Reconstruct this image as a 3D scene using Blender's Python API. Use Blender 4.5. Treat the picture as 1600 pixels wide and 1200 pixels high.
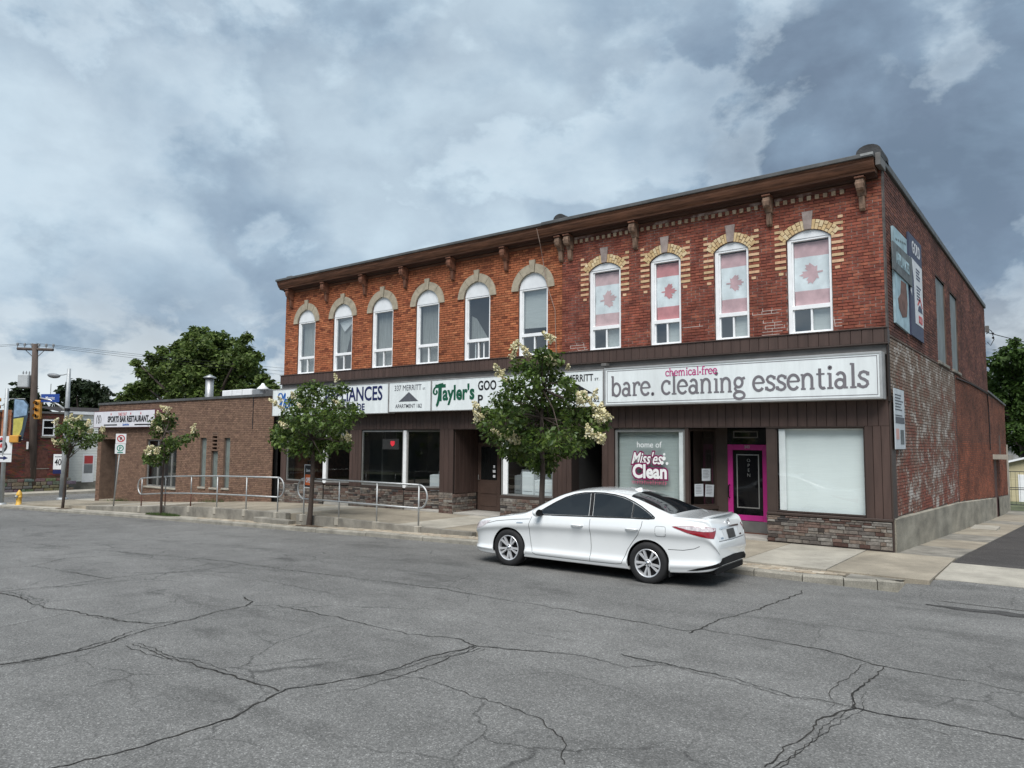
import bpy, bmesh, math, random
import numpy as np
from mathutils import Vector, Matrix
from mathutils.bvhtree import BVHTree
R = math.radians
rng = random.Random(11)
for o in list(bpy.data.objects): bpy.data.objects.remove(o)
scene = bpy.context.scene
COL = scene.collection

# ------------------------------------------------------------------ camera
# world: x along the shop front (0 = its right corner), y into the block, z up (0 = pavement at the shop front)
CAM = np.array([3.06, -16.45, 2.12])
YAW, PITCH, ROLL, FPX = -0.65667, 0.07869, 0.0078066, 1154.85
_f = np.array([math.sin(YAW)*math.cos(PITCH), math.cos(YAW)*math.cos(PITCH), math.sin(PITCH)])
_r0 = np.array([math.cos(YAW), -math.sin(YAW), 0.0]); _u0 = np.cross(_r0, _f)
_r = math.cos(ROLL)*_r0 + math.sin(ROLL)*_u0; _u = -math.sin(ROLL)*_r0 + math.cos(ROLL)*_u0
cd = bpy.data.cameras.new('camera'); cam = bpy.data.objects.new('camera', cd); COL.objects.link(cam)
cd.sensor_fit = 'HORIZONTAL'; cd.sensor_width = 36.0; cd.lens = FPX/1600*36
cd.clip_start = 0.1; cd.clip_end = 3000
cam.matrix_world = Matrix(((_r[0], _u[0], -_f[0], CAM[0]), (_r[1], _u[1], -_f[1], CAM[1]), (_r[2], _u[2], -_f[2], CAM[2]), (0, 0, 0, 1)))
scene.camera = cam
def ray(x, y): return _f + (x-800)/FPX*_r - (y-600)/FPX*_u
def on_y(x, y, Y): d = ray(x, y); return CAM + d*(Y-CAM[1])/d[1]
def on_z(x, y, Z): d = ray(x, y); return CAM + d*(Z-CAM[2])/d[2]
def at_depth(x, y, w): d = ray(x, y); return CAM + d*w/(d@_f)

# ------------------------------------------------------------------ sky, sun, exposure
SUN_EL, SUN_AZ = R(56), R(156)          # azimuth from +y clockwise: behind the camera, to its right
world = bpy.data.worlds.new('World'); scene.world = world; world.use_nodes = True
wt = world.node_tree; wn = wt.nodes; wl = wt.links
for n in list(wn): wn.remove(n)
def N(t, tree=None, **k):
    n = (tree or wn).new(t)
    for a, v in k.items(): setattr(n, a, v)
    return n
w_out = N('ShaderNodeOutputWorld'); w_bg = N('ShaderNodeBackground'); w_bg.inputs['Strength'].default_value = 0.12
wl.new(w_bg.outputs[0], w_out.inputs['Surface'])
sky = N('ShaderNodeTexSky', sky_type='NISHITA'); sky.sun_disc = False; sky.sun_elevation = SUN_EL; sky.sun_rotation = SUN_AZ
tc = N('ShaderNodeTexCoord')
def vmath(op, a, b=None):
    n = N('ShaderNodeVectorMath', operation=op)
    for i, v in enumerate((a, b)):
        if v is None: continue
        if isinstance(v, (tuple, list)): n.inputs[i].default_value = v
        else: wl.new(v, n.inputs[i])
    return n
def fmath(op, a, b=None, c=None, clamp=False):
    n = N('ShaderNodeMath', operation=op); n.use_clamp = clamp
    for i, v in enumerate((a, b, c)):
        if v is None: continue
        if isinstance(v, (int, float)): n.inputs[i].default_value = v
        else: wl.new(v, n.inputs[i])
    return n.outputs[0]
dirn = vmath('NORMALIZE', tc.outputs['Generated']).outputs[0]
sp = N('ShaderNodeSeparateXYZ'); wl.new(dirn, sp.inputs[0])
pl = N('ShaderNodeCombineXYZ')                  # cloud space: the direction, flattened a little towards the horizon
wl.new(sp.outputs[0], pl.inputs[0]); wl.new(sp.outputs[1], pl.inputs[1]); wl.new(fmath('MULTIPLY', sp.outputs[2], 1.55), pl.inputs[2])
def wnoise(scale, detail, rough, off, dist=0.0, src=None):
    m = vmath('ADD', src or pl.outputs[0], off).outputs[0]
    n = N('ShaderNodeTexNoise'); n.inputs['Scale'].default_value = scale; n.inputs['Detail'].default_value = detail
    n.inputs['Roughness'].default_value = rough; n.inputs['Distortion'].default_value = dist
    wl.new(m, n.inputs['Vector']); return n.outputs['Fac']
def wramp(fac, stops):
    n = N('ShaderNodeValToRGB'); cr = n.color_ramp
    while len(cr.elements) < len(stops): cr.elements.new(0.5)
    for e, (p, c) in zip(cr.elements, stops): e.position = p; e.color = (*c, 1) if isinstance(c, tuple) else (c, c, c, 1)
    wl.new(fac, n.inputs[0]); return n.outputs[0]
def wmix(fac, a, b, mode='MIX'):
    n = N('ShaderNodeMix', data_type='RGBA', blend_type=mode)
    for s, v in ((n.inputs[0], fac), (n.inputs[6], a), (n.inputs[7], b)):
        if isinstance(v, (int, float)): s.default_value = v
        elif isinstance(v, tuple): s.default_value = (*v, 1)
        else: wl.new(v, s)
    return n.outputs[2]
def lobe(px, py, width):                       # soft region of the cloud deck around one direction of the sky
    d = ray(px, py); d = d/np.linalg.norm(d)
    dot = vmath('DOT_PRODUCT', dirn, tuple(d)).outputs['Value']
    return wramp(dot, [(max(0, math.cos(width)), 0.0), (1.0, 1.0)])
n_big = wnoise(1.9, 4, 0.50, (3.1, 1.7, 0.4), 0.2)
n_det = wnoise(5.2, 10, 0.57, (7.3, 2.2, 1.0), 0.15)
mixn = fmath('ADD', fmath('MULTIPLY', n_big, 0.62), fmath('MULTIPLY', n_det, 0.38))
mixn = fmath('ADD', mixn, fmath('MULTIPLY', lobe(1560, 430, 0.36), -0.09))
mixn = fmath('ADD', mixn, fmath('MULTIPLY', lobe(700, 90, 0.60), 0.045))
mixn = fmath('ADD', mixn, fmath('MULTIPLY', lobe(330, 520, 0.30), -0.07))
deck = wramp(mixn, [(0.37, (0.125, 0.175, 0.24)), (0.44, (0.205, 0.285, 0.375)), (0.52, (0.315, 0.415, 0.51)), (0.60, (0.46, 0.565, 0.645))])
# heaped clouds: crisp lit edges that fade off into the deck, two layers
for off, sc, th, amt in (((1.2, 8.4, 3.0), 1.9, 0.515, 0.42), ((5.6, 2.9, 6.0), 3.3, 0.535, 0.36)):
    n1 = wnoise(sc, 11, 0.56, off, 0.10)
    edge = wramp(n1, [(th, 0.0), (th+.035, 1.0), (th+.15, 0.25), (th+.26, 0.0)])
    deck = wmix(fmath('MULTIPLY', edge, amt), deck, (0.53, 0.62, 0.69))
    under = wramp(n1, [(th-.13, 0.0), (th-.02, 1.0), (th+.01, 0.0)])
    deck = wmix(fmath('MULTIPLY', under, amt*.62), deck, (0.165, 0.215, 0.295))
# breaks in the deck low over the horizon
n_gap = wnoise(6.0, 10, 0.58, (4.4, 6.1, 0.0), 0.2)
low = wramp(sp.outputs[2], [(0.0, 1.0), (0.06, 1.0), (0.20, 0.0)])
gap = fmath('MULTIPLY', wramp(n_gap, [(0.46, 0.0), (0.52, 1.0)]), low)
deck = wmix(fmath('MULTIPLY', gap, 0.55), deck, (0.80, 0.83, 0.82))
deck2 = wmix(1.0, deck, (3.75, 3.75, 3.75), 'MULTIPLY')
skyc = wmix(1.0, sky.outputs[0], (0.25, 0.25, 0.25), 'MULTIPLY')
wl.new(wmix(0.94, skyc, deck2), w_bg.inputs['Color'])
sd = bpy.data.lights.new('sun', 'SUN'); sd.energy = 1.5; sd.angle = R(42); sd.color = (1.0, 0.975, 0.94)
sun = bpy.data.objects.new('sun', sd); COL.objects.link(sun)
sdir = Vector((math.sin(SUN_AZ)*math.cos(SUN_EL), math.cos(SUN_AZ)*math.cos(SUN_EL), math.sin(SUN_EL)))
sun.rotation_euler = sdir.to_track_quat('Z', 'Y').to_euler(); sun.location = (0, -10, 40)
vs = scene.view_settings; vs.view_transform = 'Standard'; vs.look = 'None'; vs.exposure = 1.55; vs.gamma = 1.0; vs.use_curve_mapping = False

# ------------------------------------------------------------------ materials
MATS = {}
def mat(name, col, rough=0.65, var=0.15, scale=3.0, bump=0.0, bscale=80.0, metal=0.0, spec=0.4, attr=False, stretch=(1, 1, 1), coat=0.0, col2=None, lo=0.35, hi=0.65, fine=0.0, fscale=120.0, stain=0.0, trans=0.0, spots=0.0):
    if name in MATS: return MATS[name]
    m = bpy.data.materials.new(name); m.use_nodes = True; t = m.node_tree; nn = t.nodes; L = t.links
    b = nn['Principled BSDF']; b.inputs['Roughness'].default_value = rough; b.inputs['Metallic'].default_value = metal
    b.inputs['Specular IOR Level'].default_value = spec; b.inputs['Coat Weight'].default_value = coat; b.inputs['Coat Roughness'].default_value = 0.04
    g = nn.new('ShaderNodeNewGeometry'); mp = nn.new('ShaderNodeMapping'); mp.inputs['Scale'].default_value = stretch; L.new(g.outputs['Position'], mp.inputs[0])
    def noise(s, d=5, ro=0.6):
        n = nn.new('ShaderNodeTexNoise'); n.inputs['Scale'].default_value = s; n.inputs['Detail'].default_value = d; n.inputs['Roughness'].default_value = ro
        L.new(mp.outputs[0], n.inputs['Vector']); return n.outputs['Fac']
    def ramp(f, a, b_, pa, pb):
        n = nn.new('ShaderNodeValToRGB'); e = n.color_ramp.elements; e[0].position = pa; e[1].position = pb; e[0].color = (*a, 1); e[1].color = (*b_, 1); L.new(f, n.inputs[0]); return n.outputs[0]
    def mul(a, c):
        n = nn.new('ShaderNodeMix'); n.data_type = 'RGBA'; n.blend_type = 'MULTIPLY'; n.inputs[0].default_value = 1; L.new(a, n.inputs[6]); L.new(c, n.inputs[7]); return n.outputs[2]
    f1 = noise(scale)
    if attr:
        at = nn.new('ShaderNodeAttribute'); at.attribute_name = 'col'
        c = mul(at.outputs['Color'], ramp(f1, (1-var,)*3, (1+var,)*3, lo, hi))
    else:
        c1 = tuple(min(1, x*(1-var)) for x in col); c2 = tuple(min(1, x*(1+var)) for x in col) if col2 is None else col2
        c = ramp(f1, c1, c2, lo, hi)
    if fine: c = mul(c, ramp(noise(fscale, 2, 0.7), (1-fine,)*3, (1+fine,)*3, 0.3, 0.7))
    if stain:
        m2 = nn.new('ShaderNodeMapping'); m2.inputs['Scale'].default_value = (1, 1, .35); L.new(g.outputs['Position'], m2.inputs[0]); n2 = nn.new('ShaderNodeTexNoise'); n2.inputs['Scale'].default_value = 0.9; n2.inputs['Detail'].default_value = 8; n2.inputs['Roughness'].default_value = .68; L.new(m2.outputs[0], n2.inputs['Vector'])
        c = mul(c, ramp(n2.outputs['Fac'], (1-stain,)*3, (1+stain*.6,)*3, .34, .62))
    if spots:
        vo = nn.new('ShaderNodeTexVoronoi'); vo.inputs['Scale'].default_value = 3.2; L.new(g.outputs['Position'], vo.inputs['Vector']); c = mul(c, ramp(vo.outputs['Distance'], (1-spots,)*3, (1, 1, 1), .045, .075))
    L.new(c, b.inputs['Base Color'])
    if trans:
        tb = nn.new('ShaderNodeBsdfTranslucent'); L.new(c, tb.inputs[0]); mx = nn.new('ShaderNodeMixShader'); mx.inputs[0].default_value = trans; L.new(b.outputs[0], mx.inputs[1]); L.new(tb.outputs[0], mx.inputs[2]); L.new(mx.outputs[0], nn['Material Output'].inputs[0])
    if bump:
        bp = nn.new('ShaderNodeBump'); bp.inputs['Strength'].default_value = min(1, bump); bp.inputs['Distance'].default_value = 0.01
        L.new(noise(bscale, 4), bp.inputs['Height']); L.new(bp.outputs[0], b.inputs['Normal'])
    MATS[name] = m; return m
def glass(name, tint=(0.85, 0.9, 0.9), refl=0.12, rough=0.0):
    m = bpy.data.materials.new(name); m.use_nodes = True; t = m.node_tree; nn = t.nodes; L = t.links
    nn.remove(nn['Principled BSDF']); out = nn['Material Output']
    tr = nn.new('ShaderNodeBsdfTransparent'); tr.inputs[0].default_value = (*tint, 1)
    gl = nn.new('ShaderNodeBsdfGlossy'); gl.inputs['Roughness'].default_value = rough
    lw = nn.new('ShaderNodeLayerWeight'); lw.inputs['Blend'].default_value = 0.5; pw = nn.new('ShaderNodeMath'); pw.operation = 'POWER'; pw.inputs[1].default_value = 4.5; L.new(lw.outputs['Facing'], pw.inputs[0])
    ad = nn.new('ShaderNodeMath'); ad.operation = 'MULTIPLY_ADD'; ad.use_clamp = True; ad.inputs[1].default_value = 0.9; ad.inputs[2].default_value = refl+.05; L.new(pw.outputs[0], ad.inputs[0])
    mx = nn.new('ShaderNodeMixShader'); L.new(ad.outputs[0], mx.inputs[0]); L.new(tr.outputs[0], mx.inputs[1]); L.new(gl.outputs[0], mx.inputs[2]); L.new(mx.outputs[0], out.inputs[0])
    MATS[name] = m; return m
def emit(name, col, s):
    m = bpy.data.materials.new(name); m.use_nodes = True; b = m.node_tree.nodes['Principled BSDF']
    b.inputs['Base Color'].default_value = (*col, 1); b.inputs['Emission Color'].default_value = (*col, 1); b.inputs['Emission Strength'].default_value = s; MATS[name] = m; return m

# ------------------------------------------------------------------ mesh helpers
class MB:
    def __init__(s): s.v = []; s.f = []; s.c = []
    def add(s, vs, fs, c=None):
        o = len(s.v); s.v += [tuple(map(float, p)) for p in vs]; s.f += [tuple(i+o for i in f) for f in fs]; s.c += [c]*len(fs); return s
    def box(s, a, b, c=None):
        x0, y0, z0 = a; x1, y1, z1 = b
        return s.add([(x0,y0,z0),(x1,y0,z0),(x1,y1,z0),(x0,y1,z0),(x0,y0,z1),(x1,y0,z1),(x1,y1,z1),(x0,y1,z1)],
                     [(0,3,2,1),(4,5,6,7),(0,1,5,4),(1,2,6,5),(2,3,7,6),(3,0,4,7)], c)
    def bbox(s, a, b, bev=0.01, c=None):           # box with chamfered edges
        x0, y0, z0 = a; x1, y1, z1 = b; e = min(bev, (x1-x0)/2.1, (y1-y0)/2.1, (z1-z0)/2.1)
        bm = bmesh.new(); vs = [bm.verts.new(p) for p in [(x0,y0,z0),(x1,y0,z0),(x1,y1,z0),(x0,y1,z0),(x0,y0,z1),(x1,y0,z1),(x1,y1,z1),(x0,y1,z1)]]
        for f in [(0,3,2,1),(4,5,6,7),(0,1,5,4),(1,2,6,5),(2,3,7,6),(3,0,4,7)]: bm.faces.new([vs[i] for i in f])
        bmesh.ops.bevel(bm, geom=bm.edges[:], offset=e, segments=1, affect='EDGES'); return s.bm(bm, c)
    def bm(s, bm, c=None):
        bm.verts.index_update(); s.add([v.co[:] for v in bm.verts], [[v.index for v in f.verts] for f in bm.faces], c); bm.free(); return s
    def tube(s, pts, rad, n=8, c=None, cap=True):
        pts = [Vector(p) for p in pts]; rad = [rad]*len(pts) if isinstance(rad, (int, float)) else rad
        rings = []; prev = None
        for i, p in enumerate(pts):
            t = (pts[min(i+1, len(pts)-1)] - pts[max(i-1, 0)]).normalized()
            if prev is None: a = t.orthogonal().normalized()
            else:
                a = prev - t*prev.dot(t)
                a = a.normalized() if a.length > 1e-6 else t.orthogonal().normalized()
            prev = a; b = t.cross(a)
            rings.append([p + (a*math.cos(2*math.pi*k/n) + b*math.sin(2*math.pi*k/n))*rad[i] for k in range(n)])
        vs = [q for r_ in rings for q in r_]; fs = []
        for i in range(len(pts)-1):
            for k in range(n): fs.append((i*n+k, i*n+(k+1)%n, (i+1)*n+(k+1)%n, (i+1)*n+k))
        if cap: fs.append(tuple(range(n-1, -1, -1))); fs.append(tuple((len(pts)-1)*n+k for k in range(n)))
        return s.add(vs, fs, c)
    def prism(s, poly, d0, d1, fn, c=None):        # poly in 2D, extruded between d0 and d1; fn(u, v, d) -> xyz
        n = len(poly); vs = [fn(u, v, d0) for u, v in poly] + [fn(u, v, d1) for u, v in poly]
        return s.add(vs, [tuple(range(n)), tuple(range(2*n-1, n-1, -1))] + [(i, i+n, (i+1) % n+n, (i+1) % n) for i in range(n)], c)
    def lathe(s, prof, n=24, axis='z', o=(0, 0, 0), c=None):
        vs = []; fs = []
        for r_, h in prof:
            for k in range(n):
                a = 2*math.pi*k/n; q = (r_*math.cos(a), r_*math.sin(a), h)
                if axis == 'y': q = (q[0], q[2], q[1])
                elif axis == 'x': q = (q[2], q[0], q[1])
                vs.append((q[0]+o[0], q[1]+o[1], q[2]+o[2]))
        for i in range(len(prof)-1):
            for k in range(n): fs.append((i*n+k, i*n+(k+1) % n, (i+1)*n+(k+1) % n, (i+1)*n+k))
        return s.add(vs, fs, c)
    def mesh(s, name, m, smooth=False, fix=True):
        me = bpy.data.meshes.new(name); me.from_pydata(s.v, [], s.f)
        if any(c is not None for c in s.c):
            at = me.attributes.new('col', 'FLOAT_COLOR', 'FACE'); at.data.foreach_set('color', np.array([(*(c or (1, 1, 1)), 1) for c in s.c], dtype=np.float32).ravel())
        if m: me.materials.append(m)
        if fix:
            bm = bmesh.new(); bm.from_mesh(me); bmesh.ops.recalc_face_normals(bm, faces=bm.faces[:]); bm.to_mesh(me); bm.free()
        if smooth: me.polygons.foreach_set('use_smooth', [True]*len(me.polygons))
        me.update(); return me
    def build(s, name, m, parent=None, smooth=False, fix=True, label=None):
        return link(name, s.mesh(name, m, smooth, fix), parent, label)
def link(name, me, parent=None, label=None):
    o = bpy.data.objects.new(name, me); COL.objects.link(o)
    if parent is not None: o.parent = parent
    if label: o['label'] = label
    return o
def smooth_by_angle(me, deg=35):
    bm = bmesh.new(); bm.from_mesh(me)
    for e in bm.edges:
        e.smooth = not (len(e.link_faces) == 2 and e.calc_face_angle(0) > R(deg))
    for f in bm.faces: f.smooth = True
    bm.to_mesh(me); bm.free()
def thing(name, label, cat, loc=(0, 0, 0), rz=0, group=None):
    o = bpy.data.objects.new(name, None); COL.objects.link(o); o.location = loc; o.rotation_euler = (0, 0, rz); o.empty_display_size = 0.2
    return tag(o, label, cat, group)
def tag(o, label, cat, group=None):
    o['label'] = label; o['category'] = cat
    if group: o['group'] = group
    return o
def struct(o): o['kind'] = 'structure'; return o
def stuff(o): o['kind'] = 'stuff'; return o
def lerp(tab, x):
    if x <= tab[0][0]: return tab[0][1]
    for (a, va), (b, vb) in zip(tab, tab[1:]):
        if x <= b: return va + (vb-va)*(x-a)/(b-a)
    return tab[-1][1]
def text_mesh(s, size, bold=0.0, sx=1.0, shear=0.0, align='CENTER', name='lettering', spacing=1.0):
    cu = bpy.data.curves.new('t', 'FONT'); cu.body = s; cu.size = size; cu.offset = bold; cu.shear = shear; cu.align_x = align; cu.extrude = 0.002; cu.resolution_u = 3; cu.space_character = spacing
    ob = bpy.data.objects.new('t', cu); COL.objects.link(ob); dg = bpy.context.evaluated_depsgraph_get()
    me = bpy.data.meshes.new_from_object(ob.evaluated_get(dg)); bpy.data.objects.remove(ob); bpy.data.curves.remove(cu)
    me.name = name; me.materials.clear()
    for v in me.vertices: v.co.x *= sx
    return me
TXT = {}
for key, a in {
    'appl': ('APPLIANCES', 0.62, 0.012, 0.80), 'trade': ('TRADE', 0.30, 0.008, 0.85), '337': ('337 MERRITT', 0.235, 0.0, 0.82), 'st': ('ST.', 0.09, 0, 1),
    'merritt': ('MERRITT', 0.30, 0.004, 0.72), 'apt': ('APARTMENT 1&2', 0.16, 0.001, 0.95), 'tay': ("ayler's", 0.62, 0.020, 0.62), 'T': ('T', 0.70, 0.022, 0.72),
    'goo': ('GOO', 0.42, 0.010, 0.80), 'p': ('P', 0.42, 0.010, 0.80), 'home': ('home of', 0.22, 0, 0.9), 'miss': ("Miss'es", 0.40, 0.006, 0.72, 0.35), 'clean': ('Clean', 0.46, 0.016, 0.86),
    'misso': ("Miss'es", 0.40, 0.040, 0.72, 0.35), 'cleano': ('Clean', 0.46, 0.055, 0.86),
    'n343': ('343', 0.10, 0.002, 0.9), 'sports': ('SPORTS BAR RESTAURANT', 0.38, 0.016, 0.80), 'take': ('TAKE OUT', 0.20, 0.002, 0.8), 'nosm': ('Sandwiches', 0.17, 0.002, 0.8, 0.3),
    '40': ('40', 0.42, 0.006, 0.8), 'max': ('MAXIMUM', 0.10, 0, 0.8), 'P': ('P', 0.26, 0.006, 0.9), 'gold': ('GOLD', 0.42, 0.004, 0.8), 'sold': ('SOLD', 0.26, 0.01, 0.8), 'storeis': ('Store is', 0.12, 0.002, 0.8), 'open': ('OPEN', 0.19, 0.006, 0.62),
    'sapp': ('APPLIANCES', 0.30, 0.006, 0.9), 'merst': ('Merritt', 0.20, 0.002, 0.8)}.items():
    TXT[key] = text_mesh(a[0], a[1], a[2], a[3], a[4] if len(a) > 4 else 0.0)
for ch in 'OPEN': TXT['v'+ch] = text_mesh(ch, 0.16, -0.002, 0.9)
def put_text(key, m, parent, x, y, z, rot=(R(90), 0, 0), name='lettering', sc=(1, 1, 1)):
    me = TXT[key].copy(); me.materials.clear(); me.materials.append(m); o = link(name, me, parent); o.location = (x, y, z); o.rotation_euler = rot; o.scale = sc; return o
# slab-serif letters drawn as strokes (x-height 1)
def _arc(cx, cy, rx, ry, a0, a1, n=14): return [(cx+rx*math.cos(R(a0+(a1-a0)*i/n)), cy+ry*math.sin(R(a0+(a1-a0)*i/n))) for i in range(n+1)]
_sp = [(.68,.78),(.60,.90),(.42,.96),(.22,.90),(.13,.73),(.24,.57),(.46,.48),(.63,.36),(.66,.20),(.54,.07),(.36,.03),(.18,.08),(.09,.24)]
GL = {
 'a': (0.98, [_arc(.38,.29,.29,.26,0,360,18), [(.70,0.04),(.70,.66)], _arc(.43,.66,.27,.30,0,150), [(.63,.04),(.90,.04)]]),
 'b': (1.02, [[(.15,.02),(.15,1.50)], [(.0,1.46),(.15,1.46)], _arc(.50,.49,.36,.46,-180,180,20)]),
 'c': (0.86, [_arc(.46,.5,.39,.46,48,318,18), [(.72,.70),(.72,.94)]]),
 'e': (0.96, [_arc(.46,.5,.39,.46,4,322,20), [(.07,.54),(.85,.54)]]),
 'f': (0.66, [[(.27,.02),(.27,1.20)], _arc(.50,1.20,.23,.28,180,40,8), [(.05,.93),(.58,.93)], [(.07,.04),(.50,.04)]]),
 'g': (0.98, [_arc(.42,.63,.30,.31,0,360,18), _arc(.46,-.22,.40,.24,0,360,18), [(.24,.40),(.14,.22),(.26,.06),(.60,.02)], [(.62,.84),(.92,.93)]]),
 'h': (1.08, [[(.18,.02),(.18,1.50)], [(.02,1.46),(.18,1.46)], _arc(.50,.62,.30,.34,180,0), [(.80,.64),(.80,.02)], [(.02,.04),(.36,.04)], [(.64,.04),(.98,.04)]]),
 'i': (0.54, [[(.27,.02),(.27,.96)], [(.08,.93),(.27,.93)], [(.06,.04),(.48,.04)], _arc(.27,1.30,.055,.055,0,360,8)]),
 'l': (0.54, [[(.27,.02),(.27,1.50)], [(.08,1.46),(.27,1.46)], [(.06,.04),(.48,.04)]]),
 'm': (1.62, [[(.18,.02),(.18,.96)], [(.02,.93),(.18,.93)], _arc(.46,.62,.27,.34,180,0), [(.73,.64),(.73,.02)], _arc(1.02,.62,.28,.34,180,0), [(1.30,.64),(1.30,.02)], [(.02,.04),(.36,.04)], [(.57,.04),(.89,.04)], [(1.14,.04),(1.48,.04)]]),
 'n': (1.08, [[(.18,.02),(.18,.96)], [(.02,.93),(.18,.93)], _arc(.50,.62,.30,.34,180,0), [(.80,.64),(.80,.02)], [(.02,.04),(.36,.04)], [(.64,.04),(.98,.04)]]),
 'r': (0.78, [[(.20,.02),(.20,.96)], [(.03,.93),(.20,.93)], _arc(.52,.58,.31,.37,180,62,8), [(.03,.04),(.44,.04)], [(.68,.93),(.68,.72)]]),
 's': (0.80, [_sp, [(.68,.94),(.68,.72)], [(.08,.28),(.08,.05)]]),
 't': (0.70, [[(.27,1.28),(.27,.26)], _arc(.48,.26,.21,.22,180,310,8), [(.03,.93),(.60,.93)]]),
 '.': (0.42, [_arc(.16,.08,.05,.05,0,360,8)]), ' ': (0.52, []), '*': (0.5, [_arc(.22,.45,.10,.10,0,360,8)])}
def slab_text(s, xh, w, width=None):
    x = 0; mb = MB(); k = 0; adv = sum(GL[c][0] for c in s); f = (width/(adv*xh)) if width else 1.0
    for c in s:
        a, st = GL[c]
        for poly in st:
            pts = [Vector(((x+p[0])*xh*f, p[1]*xh)) for p in poly]; vs = []; k += 1; ww = w*(0.62 if len(poly) == 2 and abs(poly[0][1]-poly[1][1]) < 0.02 else 1.0)
            closed = (pts[0]-pts[-1]).length < 1e-6; n = len(pts)
            for i, p in enumerate(pts):
                t = (pts[(i+1) % (n-1)]-pts[(i-1) % (n-1)]) if closed else (pts[min(i+1, n-1)]-pts[max(i-1, 0)])
                t.normalize(); nn_ = Vector((-t.y, t.x))*ww/2; d = -0.0003*(k % 7)
                vs += [(p.x+nn_.x, d, p.y+nn_.y), (p.x-nn_.x, d, p.y-nn_.y)]
            mb.add(vs, [(2*i, 2*i+1, 2*i+3, 2*i+2) for i in range(n-1)])
        x += a
    return mb
LEAF = [(0,1.0),(.10,.72),(.22,.80),(.19,.42),(.38,.60),(.42,.50),(.62,.54),(.56,.34),(.68,.26),(.36,-.04),(.42,-.18),(.06,-.12),(.05,-.45)]
LEAF = LEAF + [(-x, y) for x, y in reversed(LEAF[1:])]
def fill2d(poly, step):
    bm = bmesh.new(); bm.faces.new([bm.verts.new((p[0], p[1], 0)) for p in poly])
    xs = [p[0] for p in poly]; ys_ = [p[1] for p in poly]
    bmesh.ops.triangulate(bm, faces=bm.faces[:])
    for ax, lo, hi in ((0, min(xs), max(xs)), (1, min(ys_), max(ys_))):
        q = lo+step
        while q < hi:
            co_ = [0, 0, 0]; no = [0, 0, 0]; co_[ax] = q; no[ax] = 1; bmesh.ops.bisect_plane(bm, geom=bm.verts[:]+bm.edges[:]+bm.faces[:], plane_co=co_, plane_no=no); q += step
    bm.verts.index_update(); v = [x.co[:2] for x in bm.verts]; f = [[x.index for x in y.verts] for y in bm.faces]; bm.free(); return v, f
# ------------------------------------------------------------------ ground levels
ZR = [(-400,-1.7),(-60,-1.25),(-46,-1.14),(-36,-1.05),(-27,-0.75),(-22.9,-0.62),(-19.8,-0.53),(-16.4,-0.43),(-13.6,-0.35),(-11.2,-0.27),(-7.8,-0.18),(-5,-0.13),(60,-0.12),(400,-0.12)]
ZS = [(-400,-1.5),(-60,-1.1),(-38,-0.96),(-35,-0.87),(-32,-0.72),(-28,-0.54),(-24.3,-0.34),(-22.6,-0.22),(-20.8,-0.14),(-19,-0.08),(-16.5,-0.03),(-14.5,0.0),(400,0.0)]
def zr(x): return lerp(ZR, x)
def zs(x): return lerp(ZS, x)
def zb(x): return min(zs(x)-0.015, zr(x)+0.115)
def zd(y): return -0.015 - 0.042*max(0.0, min(y, 26.0))
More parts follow.
